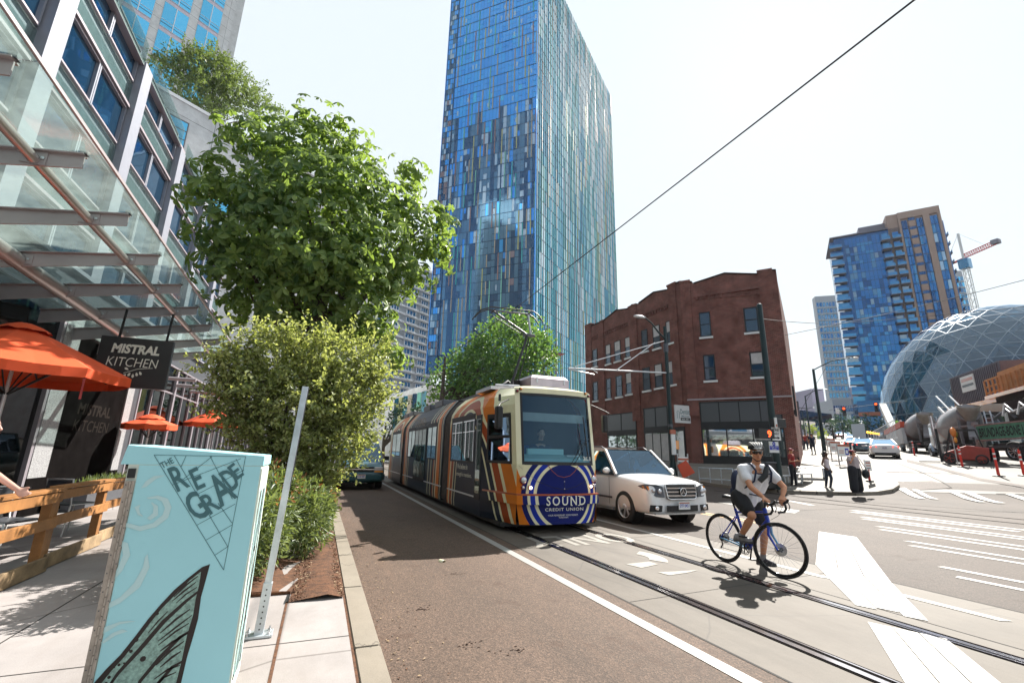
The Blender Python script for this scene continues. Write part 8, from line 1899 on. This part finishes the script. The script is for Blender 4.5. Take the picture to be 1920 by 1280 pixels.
# distant walkers
random.seed(12)
for i, (px, py, hpx, top, lab, rz) in enumerate(((1504, 842, 22, 'tee_grey', 'distant walker in pale clothes nearest the brick building corner', 3.0), (1512, 843, 21, 'red_cloth', 'distant walker in red, second from the brick building corner', 2.8), (1518, 842, 20, 'black_cloth', 'distant walker in dark clothes beside the one in red', .2), (1525, 844, 32, 'strap', 'walker in a dark blue top seen from behind by the young yellow tree', 3.1))):
    D = 1.72*853/hpx*.62*1.32; c = atD(px, py, {22: 62, 21: 60, 20: 64, 32: 47}[hpx]); z = tz(c.x, c.y)+.15
    person(lab, 0, 0, 1.72, R(-40)+rz, 'skin', top, 'jeans', loc=V((c.x, c.y, z)), vox=.03, group='walkers on the far pavement')
# ================================================================ street furniture
mat('pole_green', (.012, .03, .032), .4, .3); mat('red_post', (.75, .03, .015), .4); mat('orange_sign', (.62, .07, .02), .5); mat('lamp_amber', (1, .5, .05), .4, emit=1.2); mat('wire', (.02, .02, .022), .6)
# street lamp pole with tram wire bracket
pb = atD(1263, 893, 27.4); zt0 = tz(pb.x, pb.y)+.15
sl_ = thing('street_lamp', 'dark street lamp post with curved arm and long horizontal tram wire bracket', 'street lamp', (pb.x, pb.y, zt0)); LP = V((pb.x, pb.y, zt0))
Pz = lambda x, y: zat(x, y, pb.x, pb.y)-zt0
zt_ = Pz(1244, 612); b = MB(); b.tube([(0, 0, 0), (0, 0, 1.2), (0, 0, zt_)], [.15, .13, .09], 'pole_green', 16); b.lathe((0, 0, 0), [(.26, 0), (.26, .15), (.2, .35), (.16, .9)], 'pole_green', n=16); b.build('pole', sl_)
def atp(px, py, dx=0.0): 
    """point in the vertical plane through the pole that runs across the tram street"""
    q = atY(px, py, pb.y); return q-LP
a0, a1, a2, a3 = V((0, 0, Pz(1244, 640))), atp(1240, 625), atp(1222, 602), atp(1206, 594)
b = MB(); b.tube([V((0, 0, Pz(1244, 636))), atp(1234, 622), atp(1222, 606), atp(1210, 596)], [.06, .05, .045, .04], 'pole_green', 8); b.build('arm', sl_)
b = MB(); hd_ = atp(1199, 594); b.ball(hd_, (.42, .16, .10), 'alu_white', 14, 8); b.ball(hd_-V((.05, 0, .06)), (.25, .12, .06), 'lens', 12, 6); b.build('lamp_head', sl_)
b = MB(); br_a, br_b = atp(1252, 699), atp(1066, 690); b.tube([br_a, br_b], .045, 'alu_white', 8); b.tube([atp(1245, 639), atp(1078, 687)], .028, 'alu_white', 6); b.tube([atp(1228, 642), atp(1158, 692)], .028, 'alu_white', 6); b.tube([atp(1066, 692), atp(1114, 702)], .035, 'alu_white', 6); b.tube([atp(1108, 690), atp(1120, 699)], .03, 'alu_white', 6); b.build('wire_bracket', sl_)
b = MB(); b.lathe((0, 0, Pz(1247, 660)), [(.14, 0), (.14, .5)], 'alu_dark', n=12); b.build('clamp', sl_); b = MB(); b.lathe((0, 0, Pz(1256, 800)), [(.14, 0), (.14, .15)], 'alu_dark', n=12); b.build('clamp', sl_)
b = MB(); z_ = Pz(1262, 833); b.box(-.16, .10, -.22, -.14, z_-.55, z_+.55, 'sign_white'); b.box(.12, .34, -.20, -.12, z_-.25, z_+.22, 'amber'); b.box(-.2, .16, -.2, -.13, z_+.56, z_+.8, 'rust'); b.build('parking_notice', sl_)
# dark signal pole with countdown and signs
pb2 = atD(1462, 911, 24.6); z2 = tz(pb2.x, pb2.y)+.15; sp_ = thing('signal_pole', 'tall leaning-looking black corner pole carrying pedestrian signals and wires', 'pole', (pb2.x, pb2.y, z2)); Q0 = V((pb2.x, pb2.y, z2)); Qz = lambda x, y: zat(x, y, pb2.x, pb2.y)-z2
zt2 = Qz(1420, 572); b = MB(); b.tube([(0, 0, 0), (0, 0, 1.0), (0, 0, zt2)], [.18, .16, .12], 'pole_green', 18); b.lathe((0, 0, zt2), [(.12, 0), (.08, .06), (.001, .08)], 'pole_green'); b.lathe((0, 0, 0), [(.30, 0), (.30, .12), (.22, .4), (.19, .5)], 'pole_green', n=18); b.build('pole', sp_)
def atq(px, py, dy=0.0): return atY(px, py, pb2.y+dy)-Q0
def qbox(px0, px1, py0, py1, m, nm, par, dy=-.30, th=.12, bev=.01):
    a, c = atq((px0+px0)/2, py1, dy), atq(px1, py0, dy); b = MB(); b.box(a.x, c.x, dy, dy+th, a.z, c.z, m); return b.build(nm, par, bevel=bev), a, c
cs, a, c = qbox(1424, 1451, 804, 821, 'black', 'countdown_signal', sp_, -.55, .25); b = MB(); put_text(b, '9', (a.x+(c.x-a.x)*.55, -.555, a.z+.06), (1, 0, 0), (0, 0, 1), (c.x-a.x)*.25, (c.z-a.z)*.68, 'led_red', .02); b.build('digit', cs); b = MB(); b.bar((c.x, -.45, (a.z+c.z)/2), (0, -.1, (a.z+c.z)/2), .06, .06, 'black'); b.build('bracket', cs)
cs, a, c = qbox(1453, 1473, 786, 800, 'black', 'signal_head', sp_, -.50, .22); b = MB(); b.box(a.x-.02, a.x+.10, -.56, -.505, a.z-.05, c.z+.05, 'sign_white'); b.box(a.x+.0, a.x+.08, -.565, -.561, a.z, a.z+.12, 'rust'); b.build('visor_edge', cs)
ow = thing('one_way_sign', 'white one way sign with black arrow on the black corner pole', 'sign', (pb2.x, pb2.y-.30, z2)); a, c = atq(1449, 825, -.32), atq(1462, 801, -.32); b = MB(); b.box(a.x, c.x, -.02, 0, a.z, c.z, 'sign_white'); bo = b.build('plate', ow, bevel=.004); w_, h_ = c.x-a.x, c.z-a.z
b = MB(); put_text(b, 'ONE', (a.x+w_*.16, -.024, a.z+h_*.68), (1, 0, 0), (0, 0, 1), w_*.68, h_*.20, 'black', .02); put_text(b, 'WAY', (a.x+w_*.16, -.024, a.z+h_*.40), (1, 0, 0), (0, 0, 1), w_*.68, h_*.20, 'black', .02); b.poly([(a.x+w_*.14, -.024, a.z+h_*.15), (a.x+w_*.60, -.024, a.z+h_*.15), (a.x+w_*.60, -.024, a.z+h_*.08), (a.x+w_*.88, -.024, a.z+h_*.20), (a.x+w_*.60, -.024, a.z+h_*.32), (a.x+w_*.60, -.024, a.z+h_*.25), (a.x+w_*.14, -.024, a.z+h_*.25)], 'black'); b.build('lettering', bo)
ps = thing('parking_sign', 'blue and white pay to park sign under the one way sign', 'sign', (pb2.x, pb2.y-.30, z2)); a, c = atq(1444, 848, -.32), atq(1459, 828, -.32); b = MB(); w_, h_ = c.x-a.x, c.z-a.z; b.box(a.x, c.x, -.02, 0, a.z, c.z, 'sign_white'); b.box(a.x+.01, c.x-.01, -.023, -.0205, a.z+h_*.25, a.z+h_*.62, 'sign_blue'); bo = b.build('plate', ps)
b = MB(); b.lathe((a.x+w_*.5, -.022, a.z+h_*.80), [(w_*.17, 0), (w_*.17, .002)], 'sign_blue', (0, -1, 0), 14); put_text(b, 'Pay to', (a.x+w_*.12, -.026, a.z+h_*.46), (1, 0, 0), (0, 0, 1), w_*.76, h_*.12, 'sign_white', .01); put_text(b, 'Park', (a.x+w_*.25, -.026, a.z+h_*.29), (1, 0, 0), (0, 0, 1), w_*.5, h_*.12, 'sign_white', .01); put_text(b, 'P', (a.x+w_*.44, -.026, a.z+h_*.74), (1, 0, 0), (0, 0, 1), w_*.14, h_*.12, 'sign_white', .02); b.build('lettering', bo)
# signal control box and benches
gb = G(1448, 916, .15); sb = thing('signal_cabinet', 'low black steel cabinet at the foot of the corner pole', 'cabinet', (gb.x, gb.y, tz(gb.x, gb.y)+.15)); b = MB(); b.box(-.62, .42, -.3, .3, 0, 1.12, 'black', .04); b.build('housing', sb); b = MB(); b.box(-.60, .40, -.33, .33, 1.12, 1.18, 'alu_dark', .02); b.build('lid', sb)
def bench(lab, px, py, L, rz, z=.46):
    g_ = G(px, py, .15); t = thing('metal_bench', lab, 'bench', (g_.x, g_.y, g_.z), rz, 'metal benches on the corner'); b = MB(); b.box(-L/2, L/2, -.24, .24, z-.05, z, 'alu_white'); b.build('seat', t, bevel=.01)
    for x in (-L/2+.06, L/2-.06): b = MB(); b.box(x-.03, x+.03, -.22, .22, 0, .04, 'galv'); b.box(x-.03, x+.03, -.22, -.18, .04, z-.05, 'galv'); b.box(x-.03, x+.03, .18, .22, .04, z-.05, 'galv'); b.build('leg', t)
bench('slatless metal bench just right of the man in the red shirt', 1505, 905, 1.7, R(20)); bench('metal bench behind the man in red, nearest the brick wall', 1513, 893, 1.6, R(-50)); bench('metal bench left of the black cabinet', 1476, 909, 1.2, R(10))
def rack(lab, px0, px1, py):
    a, c = G(px0, py, .15), G(px1, py+6, .15); t = thing('bike_rail', lab, 'railing', a, math.atan2(c.y-a.y, c.x-a.x), 'tube railings beside the shop window'); L = (c-a).length; n = 3; b = MB()
    b.tube([(0, 0, 0), (0, 0, .72), (L, 0, .72), (L, 0, 0)], .03, 'galv', 6); b.tube([(0, 0, .18), (L, 0, .18)], .025, 'galv', 6)
    for i in range(1, n): b.tube([(L*i/n, 0, .0), (L*i/n, 0, .72)], .022, 'galv', 6)
    b.build('frame', t)
rack('grey tube railing in front of the shop window, left one', 1312, 1376, 903); rack('grey tube railing partly hidden behind the cyclist', 1378, 1420, 908)
# folded roadwork sign by the white car
g_ = G(1284, 898, .15); rs = thing('roadwork_sign', 'folding orange diamond roadwork sign standing behind the white car', 'sign', (g_.x, g_.y, g_.z)); b = MB(); b.slab([(-.1, 0, .05), (.75, 0, .35), (.18, 0, 1.0), (-.45, 0, .72)], .02, 'orange_sign', (0, -1, 0)); b.build('panel', rs)
b = MB(); b.bar((-.35, .1, 0), (-.35, .05, 1.35), .05, .05, 'steel'); b.bar((.35, .1, 0), (.35, .05, 1.35), .05, .05, 'steel'); b.bar((-.35, .05, 1.05), (.35, .05, 1.05), .05, .25, 'sign_white'); b.bar((-.35, .03, 1.05), (.35, .03, 1.05), .052, .1, 'rust'); b.build('stand', rs)
# road closed boards in a row
def board(lab, px, py, rz, s=1.0):
    g_ = G(px, py, .15); t = thing('road_sign_board', lab, 'sign', g_, rz, 'white and red notice boards along the kerb'); b = MB(); b.box(-.45*s, .45*s, -.02, .02, .55*s, 1.25*s, 'sign_white'); bo = b.build('panel', t)
    b = MB(); b.box(-.44*s, .44*s, -.025, -.021, 1.13*s, 1.24*s, 'rust'); b.box(.08*s, .34*s, -.025, -.021, .64*s, 1.02*s, 'sign_blue'); b.box(-.38*s, -.02*s, -.025, -.021, .86*s, .90*s, 'rust'); b.box(-.38*s, -.02*s, -.025, -.021, .74*s, .78*s, 'rust'); b.box(.13*s, .28*s, -.0275, -.0255, .72*s, .92*s, 'sign_white'); b.build('print', bo)
    for x in (-.42, .42): b = MB(); b.bar((x*s, .03, 0), (x*s, .03, 1.25*s), .05, .05, 'steel'); b.bar((x*s, -.35, .02), (x*s, .35, .02), .06, .04, 'steel'); b.build('leg', t)
board('notice board with blue panel nearest the heavy-set person', 1586, 873, R(-8)); board('notice board second from the heavy-set person', 1570, 862, R(-8)); board('notice board third along the kerb', 1561, 850, R(-8)); board('farthest of the row of notice boards, by the leaning pole', 1552, 845, R(-8))
# small parking placard on a post at the kerb
g_ = G(1631, 902, .15); pp = thing('parking_placard', 'small white and red placard on a red flexible post beside the kerb', 'sign', g_); b = MB(); b.tube([(0, 0, 0), (0, 0, .55)], .05, 'red', 8); b.lathe((0, 0, 0), [(.16, 0), (.16, .03), (.05, .05)], 'black'); b.build('post', pp); b = MB(); b.slab([(-.22, -.03, .48), (.26, -.03, .48), (.22, -.03, .95), (-.26, -.03, .98)], .02, 'sign_white', (0, -1, 0)); b.box(-.16, .18, -.034, -.031, .82, .88, 'rust'); b.box(-.16, .18, -.034, -.031, .70, .74, 'rust'); b.box(-.14, .16, -.034, -.031, .58, .62, 'alu_dark'); b.build('panel', pp)
# red traffic posts
def delin(lab, px, py, h=1.15):
    g_ = G(px, py); t = thing('traffic_post', lab, 'traffic post', g_, 0, 'red traffic posts at the building site'); b = MB(); b.tube([(0, 0, .04), (0, 0, h)], [.062, .045], 'red_post', 12); b.ball((0, 0, h), .045, 'red_post', 10, 6); b.tube([(0, 0, h), (0, 0, h+.08)], .02, 'red_post', 8); p_ = b.build('post', t)
    b = MB()
    for z in (h*.62, h*.80): b.lathe((0, 0, z), [(.056, 0), (.054, .09)], 'sign_white', n=12, cap=False)
    b.build('band', p_); b = MB(); b.lathe((0, 0, 0), [(.25, 0), (.25, .03), (.08, .06)], 'black', n=8); b.build('base', t)
delin('red traffic post standing nearest the camera, in front of the pump truck', 1873, 893, 1.3); delin('red traffic post in front of the forklift', 1805, 876, 1.2); delin('red traffic post farthest up the street by the mixer truck', 1715, 854, 1.1); delin('red traffic post cut by the right edge of the photo', 1921, 892, 1.2)
# hi-vis jackets hanging on a post
g_ = G(1800, 872); hv = thing('safety_vest', 'orange and yellow high visibility vest hanging on a rail over the forklift', 'vest', g_); b = MB(); b.ball((0, 0, 2.0), (.28, .12, .30), 'orange', 10, 8); b.ball((.2, 0, 1.9), (.16, .1, .2), 'leaf_bright', 10, 8); b.ball((-.02, -.05, 1.52), (.18, .06, .18), 'amber', 10, 8); b.tube([(0, .1, 0), (0, .1, 2.3)], .03, 'steel', 6); b.build('cloth', hv)
# site offices on their gantry
def sitebox(name, lab, cat, pxs, D0, D1, m, nm='wall', y0=0):
    (xa, ya), (xb, yb), zb_, zt_ = pxs
    A_, B_2 = atD(xa, 800, D0), atD(xb, 800, D1); t = thing(name, lab, cat, (A_.x, A_.y, 0)); wl = Wall(A_[:2], (B_2-A_)[:2], t.location); return t, wl, A_, B_2, (B_2-A_).to_2d().length
A_, B_2 = atD(1778, 700, 57), atD(1848, 700, 51); ctn = thing('site_container', 'grey corrugated steel site container raised beside the glass sphere', 'container', (A_.x, A_.y, 0)); wl = Wall(A_[:2], (B_2-A_)[:2], ctn.location); L = (B_2-A_).to_2d().length
zt_, zb_ = zat(1790, 708, A_.x, A_.y), zat(1795, 764, A_.x, A_.y); dzc = 0
b = MB(); wl.box(b, 0, L+2, zb_, zt_, -.1, -6.4, 'container')
for i in range(int((L+2)/.3)): wl.box(b, .1+.3*i, .22+.3*i, zb_+.1, zt_-.1, -.1, -.04, 'container')
b.build('wall', ctn); we = Wall(A_[:2], (-wl.n)[:2], ctn.location); we.n = -wl.d
b = MB(); we.box(b, .0, 6.3, zb_+.02, zt_-.02, -.0, .05, 'mixer_grey'); b.build('end_wall', ctn); b = MB(); we.box(b, 2.6, 3.6, zb_+1.4, zb_+2.6, .051, .08, 'white'); we.box(b, 2.7, 3.5, zb_+1.5, zb_+2.5, .081, .09, 'glass_dark'); b.build('window', ctn)
b = MB(); wl.box(b, 2.0, 4.4, zt_-1.6, zt_-.3, -.035, .02, 'sign_white'); wl.box(b, 2.2, 4.2, zt_-.75, zt_-.5, .021, .03, 'rust'); wl.box(b, 2.2, 4.2, zt_-1.2, zt_-1.0, .021, .03, 'alu_dark'); b.build('notice', ctn)
A2, B2 = atD(1848, 700, 50), atD(1935, 700, 44); hut = thing('plywood_site_office', 'orange-brown plywood site office and railed deck over the trucks', 'site office', (A2.x, A2.y, 0)); wh = Wall(A2[:2], (B2-A2)[:2], hut.location); LH = (B2-A2).to_2d().length; zd = zat(1850, 742, A2.x, A2.y); zt2_ = zat(1900, 682, *(A2.lerp(B2, .6))[:2])
b = MB(); wh.box(b, LH*.42, LH+3, zd+.2, zt2_+1.2, -1.8, -5, 'ply'); b.build('wall', hut)
b = MB(); wh.box(b, LH*.50, LH*.60, zd+1.3, zd+2.5, -1.79, -1.72, 'white'); wh.box(b, LH*.52, LH*.58, zd+1.4, zd+2.4, -1.71, -1.70, 'glass_dark'); b.build('window', hut)
b = MB(); wh.box(b, -.5, LH+3, zd-.25, zd, -5, .2, 'amber'); wh.box(b, -.5, LH+3, zd-.55, zd-.26, -4.8, 0, 'brown_dark'); b.build('deck', hut)
b = MB()
for i in range(12): wh.box(b, -.4+LH*i/9, -.3+LH*i/9, zd, zd+1.15, .05, .14, 'ply')
for z in (.15, .6, 1.1): wh.box(b, -.4, LH+3, zd+z, zd+z+.14, .02, .05, 'ply')
wh.box(b, LH*.25, LH+3, zd+.05, zd+1.5, -.1, -.05, 'ply'); b.build('railing', hut)
for t_ in (.5, LH*.5, LH, LH+2.6): b = MB(); wh.box(b, t_, t_+.3, tz(A2.x, A2.y), zd-.55, -.5, -.8, 'steel'); wh.box(b, t_, t_+.3, tz(A2.x, A2.y), zd-.55, -4.2, -4.5, 'steel'); b.build('leg', hut)
b = MB()
for (ta, za, tb_, zb2) in ((0, zb_, 0, zb_), ): pass
cg = MB(); wl.box(cg, -.6, L+3, zb_-.35, zb_-.02, -6.8, .4, 'amber'); cg.build('deck', ctn)
for t_ in (.2, L): b = MB(); wl.box(b, t_, t_+.3, tz(A_.x, A_.y), zb_-.36, -.5, -.8, 'steel'); wl.box(b, t_, t_+.3, tz(A_.x, A_.y), zb_-.36, -5.8, -6.1, 'steel'); b.build('leg', ctn)
st_ = thing('site_stair', 'pale metal stair rails slanting down from the grey container', 'stair', (A_.x, A_.y, 0)); b = MB()
for o_ in (.8, 1.7): b.bar(wl.p(L*.25, o_, zb_+.9), wl.p(L*.9, o_, tz(A_.x, A_.y)+2.2), .09, .09, 'alu_white'); b.bar(wl.p(L*.25, o_, zb_-.1), wl.p(L*.9, o_, tz(A_.x, A_.y)+1.2), .12, .2, 'alu_white')
for i in range(9): f = i/8; b.bar(wl.p(L*(.25+.65*f), .8, zb_-.1+(tz(A_.x, A_.y)+1.2-zb_+.1)*f), wl.p(L*(.25+.65*f), 1.7, zb_-.1+(tz(A_.x, A_.y)+1.2-zb_+.1)*f), .25, .04, 'galv')
b.build('flight', st_)
# barrier, hoarding and white boom beyond the cars
a, c = G(1664, 838), G(1690, 846); wb_ = Wall(a[:2], (c-a)[:2], (a.x, a.y, 0)); br_ = thing('concrete_barrier', 'pale concrete barrier with an orange rail beyond the white saloon', 'barrier', (a.x, a.y, 0)); L = (c-a).to_2d().length; z_ = tz(a.x, a.y)
b = MB(); wb_.box(b, 0, L+3, z_, z_+1.5, 0, -.3, 'concrete_wall'); b.build('wall', br_); b = MB(); wb_.box(b, -.5, L+3, z_+1.55, z_+2.1, .05, -.3, 'orange_sign'); b.build('rail', br_)
a = atD(1655, 760, 85); c = atD(1676, 806, 80); bm_ = thing('white_boom', 'white steel boom leaning over the street beyond the cars', 'boom', (c.x, c.y, 0)); b = MB(); b.bar(V((a.x-c.x, a.y-c.y, a.z)), (0, 0, c.z), .75, .75, 'white'); b.build('arm', bm_); b = MB(); b.box(-.6, .6, -.6, .6, tz(c.x, c.y), c.z, 'ply'); b.build('base', bm_)
a, c = atD(1597, 806, 95), atD(1622, 806, 95); hb = thing('notice_hoarding', 'pale blue notice hoarding above the distant cars', 'hoarding', (a.x, a.y, 0)); wh2 = Wall(a[:2], (c-a)[:2], hb.location); b = MB(); wh2.box(b, 0, (c-a).to_2d().length, a.z-1.6, a.z+1.0, 0, -.2, 'tw_pale'); b.build('panel', hb); b = MB(); wh2.box(b, .2, .4, tz(a.x, a.y), a.z-1.6, 0, -.2, 'steel'); wh2.box(b, 2.4, 2.6, tz(a.x, a.y), a.z-1.6, 0, -.2, 'steel'); b.build('leg', hb)
for i, px in enumerate((1627, 1632, 1637, 1642, 1647)):
    c = atD(px, 810+i*.8, 82); t = thing('warning_lamp', 'amber warning lamp in the row over the site fence', 'lamp', c, 0, 'amber warning lamps in a row'); b = MB(); b.ball((0, 0, 0), .17, 'lamp_amber', 8, 6); b.bar((0, 0, -.15), (0, 0, tz(c.x, c.y)-c.z), .06, .06, 'steel'); b.build('lamp', t)
a, c = G(1640, 836), G(1660, 842); fn = thing('site_fence', 'mesh site fence beyond the white saloon', 'fence', (a.x, a.y, 0)); wf3 = Wall(a[:2], (c-a)[:2], fn.location); L = (c-a).to_2d().length; b = MB(); z_ = tz(a.x, a.y)
for i in range(20): wf3.box(b, L*2*i/20-.02, L*2*i/20+.02, z_, z_+1.9, 0, -.04, 'steel')
wf3.box(b, 0, L*2, z_+1.85, z_+1.92, 0, -.04, 'steel'); wf3.box(b, 0, L*2, z_+.2, z_+.27, 0, -.04, 'steel'); b.build('panel', fn)
# poles and signals along the cross street
def lpole(lab, px, pyb, pyt, D, arm=None, m='pole_green', r=.14):
    c = atD(px, pyb, D); z0 = tz(c.x, c.y); zt_ = zat(px-(pyb-pyt)*.17, pyt, c.x, c.y)-z0; t = thing('street_pole', lab, 'pole', (c.x, c.y, z0), 0, 'poles along the cross street'); b = MB(); b.tube([(0, 0, 0), (0, 0, zt_)], [r, r*.6], m, 10); b.build('pole', t)
    if arm: 
        b = MB(); e = G1*(-0)+G2*arm; b.tube([V((0, 0, zt_-.1)), V((e.x*.5, e.y*.5, zt_+.7)), V((e.x, e.y, zt_+.9))], .06, m, 6); b.ball((e.x*1.15, e.y*1.15, zt_+.85), (.35, .2, .1), 'alu_white', 10, 6); b.build('arm', t)
    return t, c, z0, zt_
lpole('dark street lamp pole leaning over the young yellow trees', 1546, 846, 692, 56, 3.2, r=.2); lpole('slimmer street lamp pole farther along, left of the leaning one', 1521, 830, 742, 85, 2.5); lpole('farthest thin street lamp pole by the bridge', 1510, 820, 772, 120, 2)
def tsig(lab, px, py, D, s=1.0, on=True):
    c = atD(px, py, D); t = thing('traffic_signal', lab, 'traffic light', c, 0, 'traffic signals over the cross street'); b = MB(); d_ = -V((c.x, c.y, 0)).normalized(); b.loft([[d_*0+V((-d_.y*w, d_.x*w, z)) for w in (-.2*s, .2*s)]+[-d_*.2+V((-d_.y*w, d_.x*w, z)) for w in (.2*s, -.2*s)] for z in (-.6*s, .6*s)], 'black'); b.build('housing', t)
    b = MB(); 
    for k, m in enumerate(('led_red', 'black_gloss', 'black_gloss')): b.lathe(V((0, 0, (.38-.38*k)*s))+d_*.01, [(.13*s, 0), (.10*s, .05)], m if on else 'black_gloss', d_, 12)
    b.build('lamp', t); return c
tsig('traffic signal hung over the cross street with its red light lit', 1583, 771, 75); tsig('traffic signal right of the other one, red light lit', 1643, 763, 75); tsig('dark signal head on the arm beside the brick building', 1494, 762, 60, 1.0, False)
c = atD(1497, 764, 60); t = thing('signal_mast', 'thin post and horizontal arm right of the brick building', 'pole', (c.x, c.y, 0)); e = atD(1516, 766, 60); b = MB(); b.bar((0, 0, c.z), (e.x-c.x, e.y-c.y, e.z), .09, .09, 'alu_dark'); b.bar((0, 0, tz(c.x, c.y)), (0, 0, c.z+.6), .12, .12, 'alu_dark'); b.build('arm', t)
c = atD(1570, 770, 75); t = thing('street_name_sign', 'small white sign hung beside the lit traffic signal', 'sign', c); b = MB(); b.box(-.35, .35, -.02, .02, -.4, .4, 'sign_white'); b.build('panel', t)
# ================================================================ overhead wires
def wire(lab, pts, r=.012, sag=0.0, group='overhead wires'):
    P = []
    for (a, c) in zip(pts, pts[1:]):
        for i in range(13): f = i/12; q = a.lerp(c, f); P.append(V((q.x, q.y, q.z-sag*4*f*(1-f))))
    o = P[0].copy(); b = MB(); b.tube([p-o for p in P], r, 'wire', 5); t = b.build('overhead_wire', None, lab, 'cable', group); t.location = o; return t
CW = lambda y, z=5.66: V((4.58, y, z))
wire('thick contact wire running over the tram and out of the top of the photo', [CW(-6, 5.78), CW(10.9, 5.42), CW(40, 5.5), CW(120, 5.6)], .010)
zc = lambda px, py, Y: atY(px, py, Y)
poleTop = Q0+V((0, 0, Qz(1422, 598))); hiR = atD(1925, 630, 34)
wire('wire running from the black corner pole past the apartment tower to the right edge', [poleTop, atD(1560, 607, 30), atD(1930, 574, 38)], .016, .05)
wire('higher wire crossing in front of the apartment tower from the brick wall', [V((0, 0, 0))+atD(1472, 628, 33), atD(1700, 580, 34), atD(1935, 521, 36)], .018, .02)
brp = LP+br_b
wire('span wire from the bracket arm tip back to the tram wire', [brp, CW(24, 5.5)], .010); wire('thin wire from the roof of the tram street to the condominium side', [atD(700, 780, 40), atD(850, 706, 34), atD(1000, 590, 30)], .008) 
wire('thin wire over the far cross street', [atD(1498, 775, 60), atD(1548, 690, 56)], .02); wire('signal span wire across the cross street', [atD(1555, 768, 75), atD(1700, 752, 75)], .03)
# ================================================================ summer haze
b = NB('haze_air'); nt_ = b.t; nt_.nodes.remove(b.p); pv_ = nt_.nodes.new('ShaderNodeVolumePrincipled'); pv_.inputs['Density'].default_value = .00014; pv_.inputs['Color'].default_value = (.86, .93, 1, 1); pv_.inputs['Anisotropy'].default_value = .2
nt_.links.new(pv_.outputs[0], nt_.nodes['Material Output'].inputs['Volume'])
b = MB(); b.box(-905, 1205, -305, 1505, -1.2, 165, 'haze_air'); b.build('haze', kind='stuff')
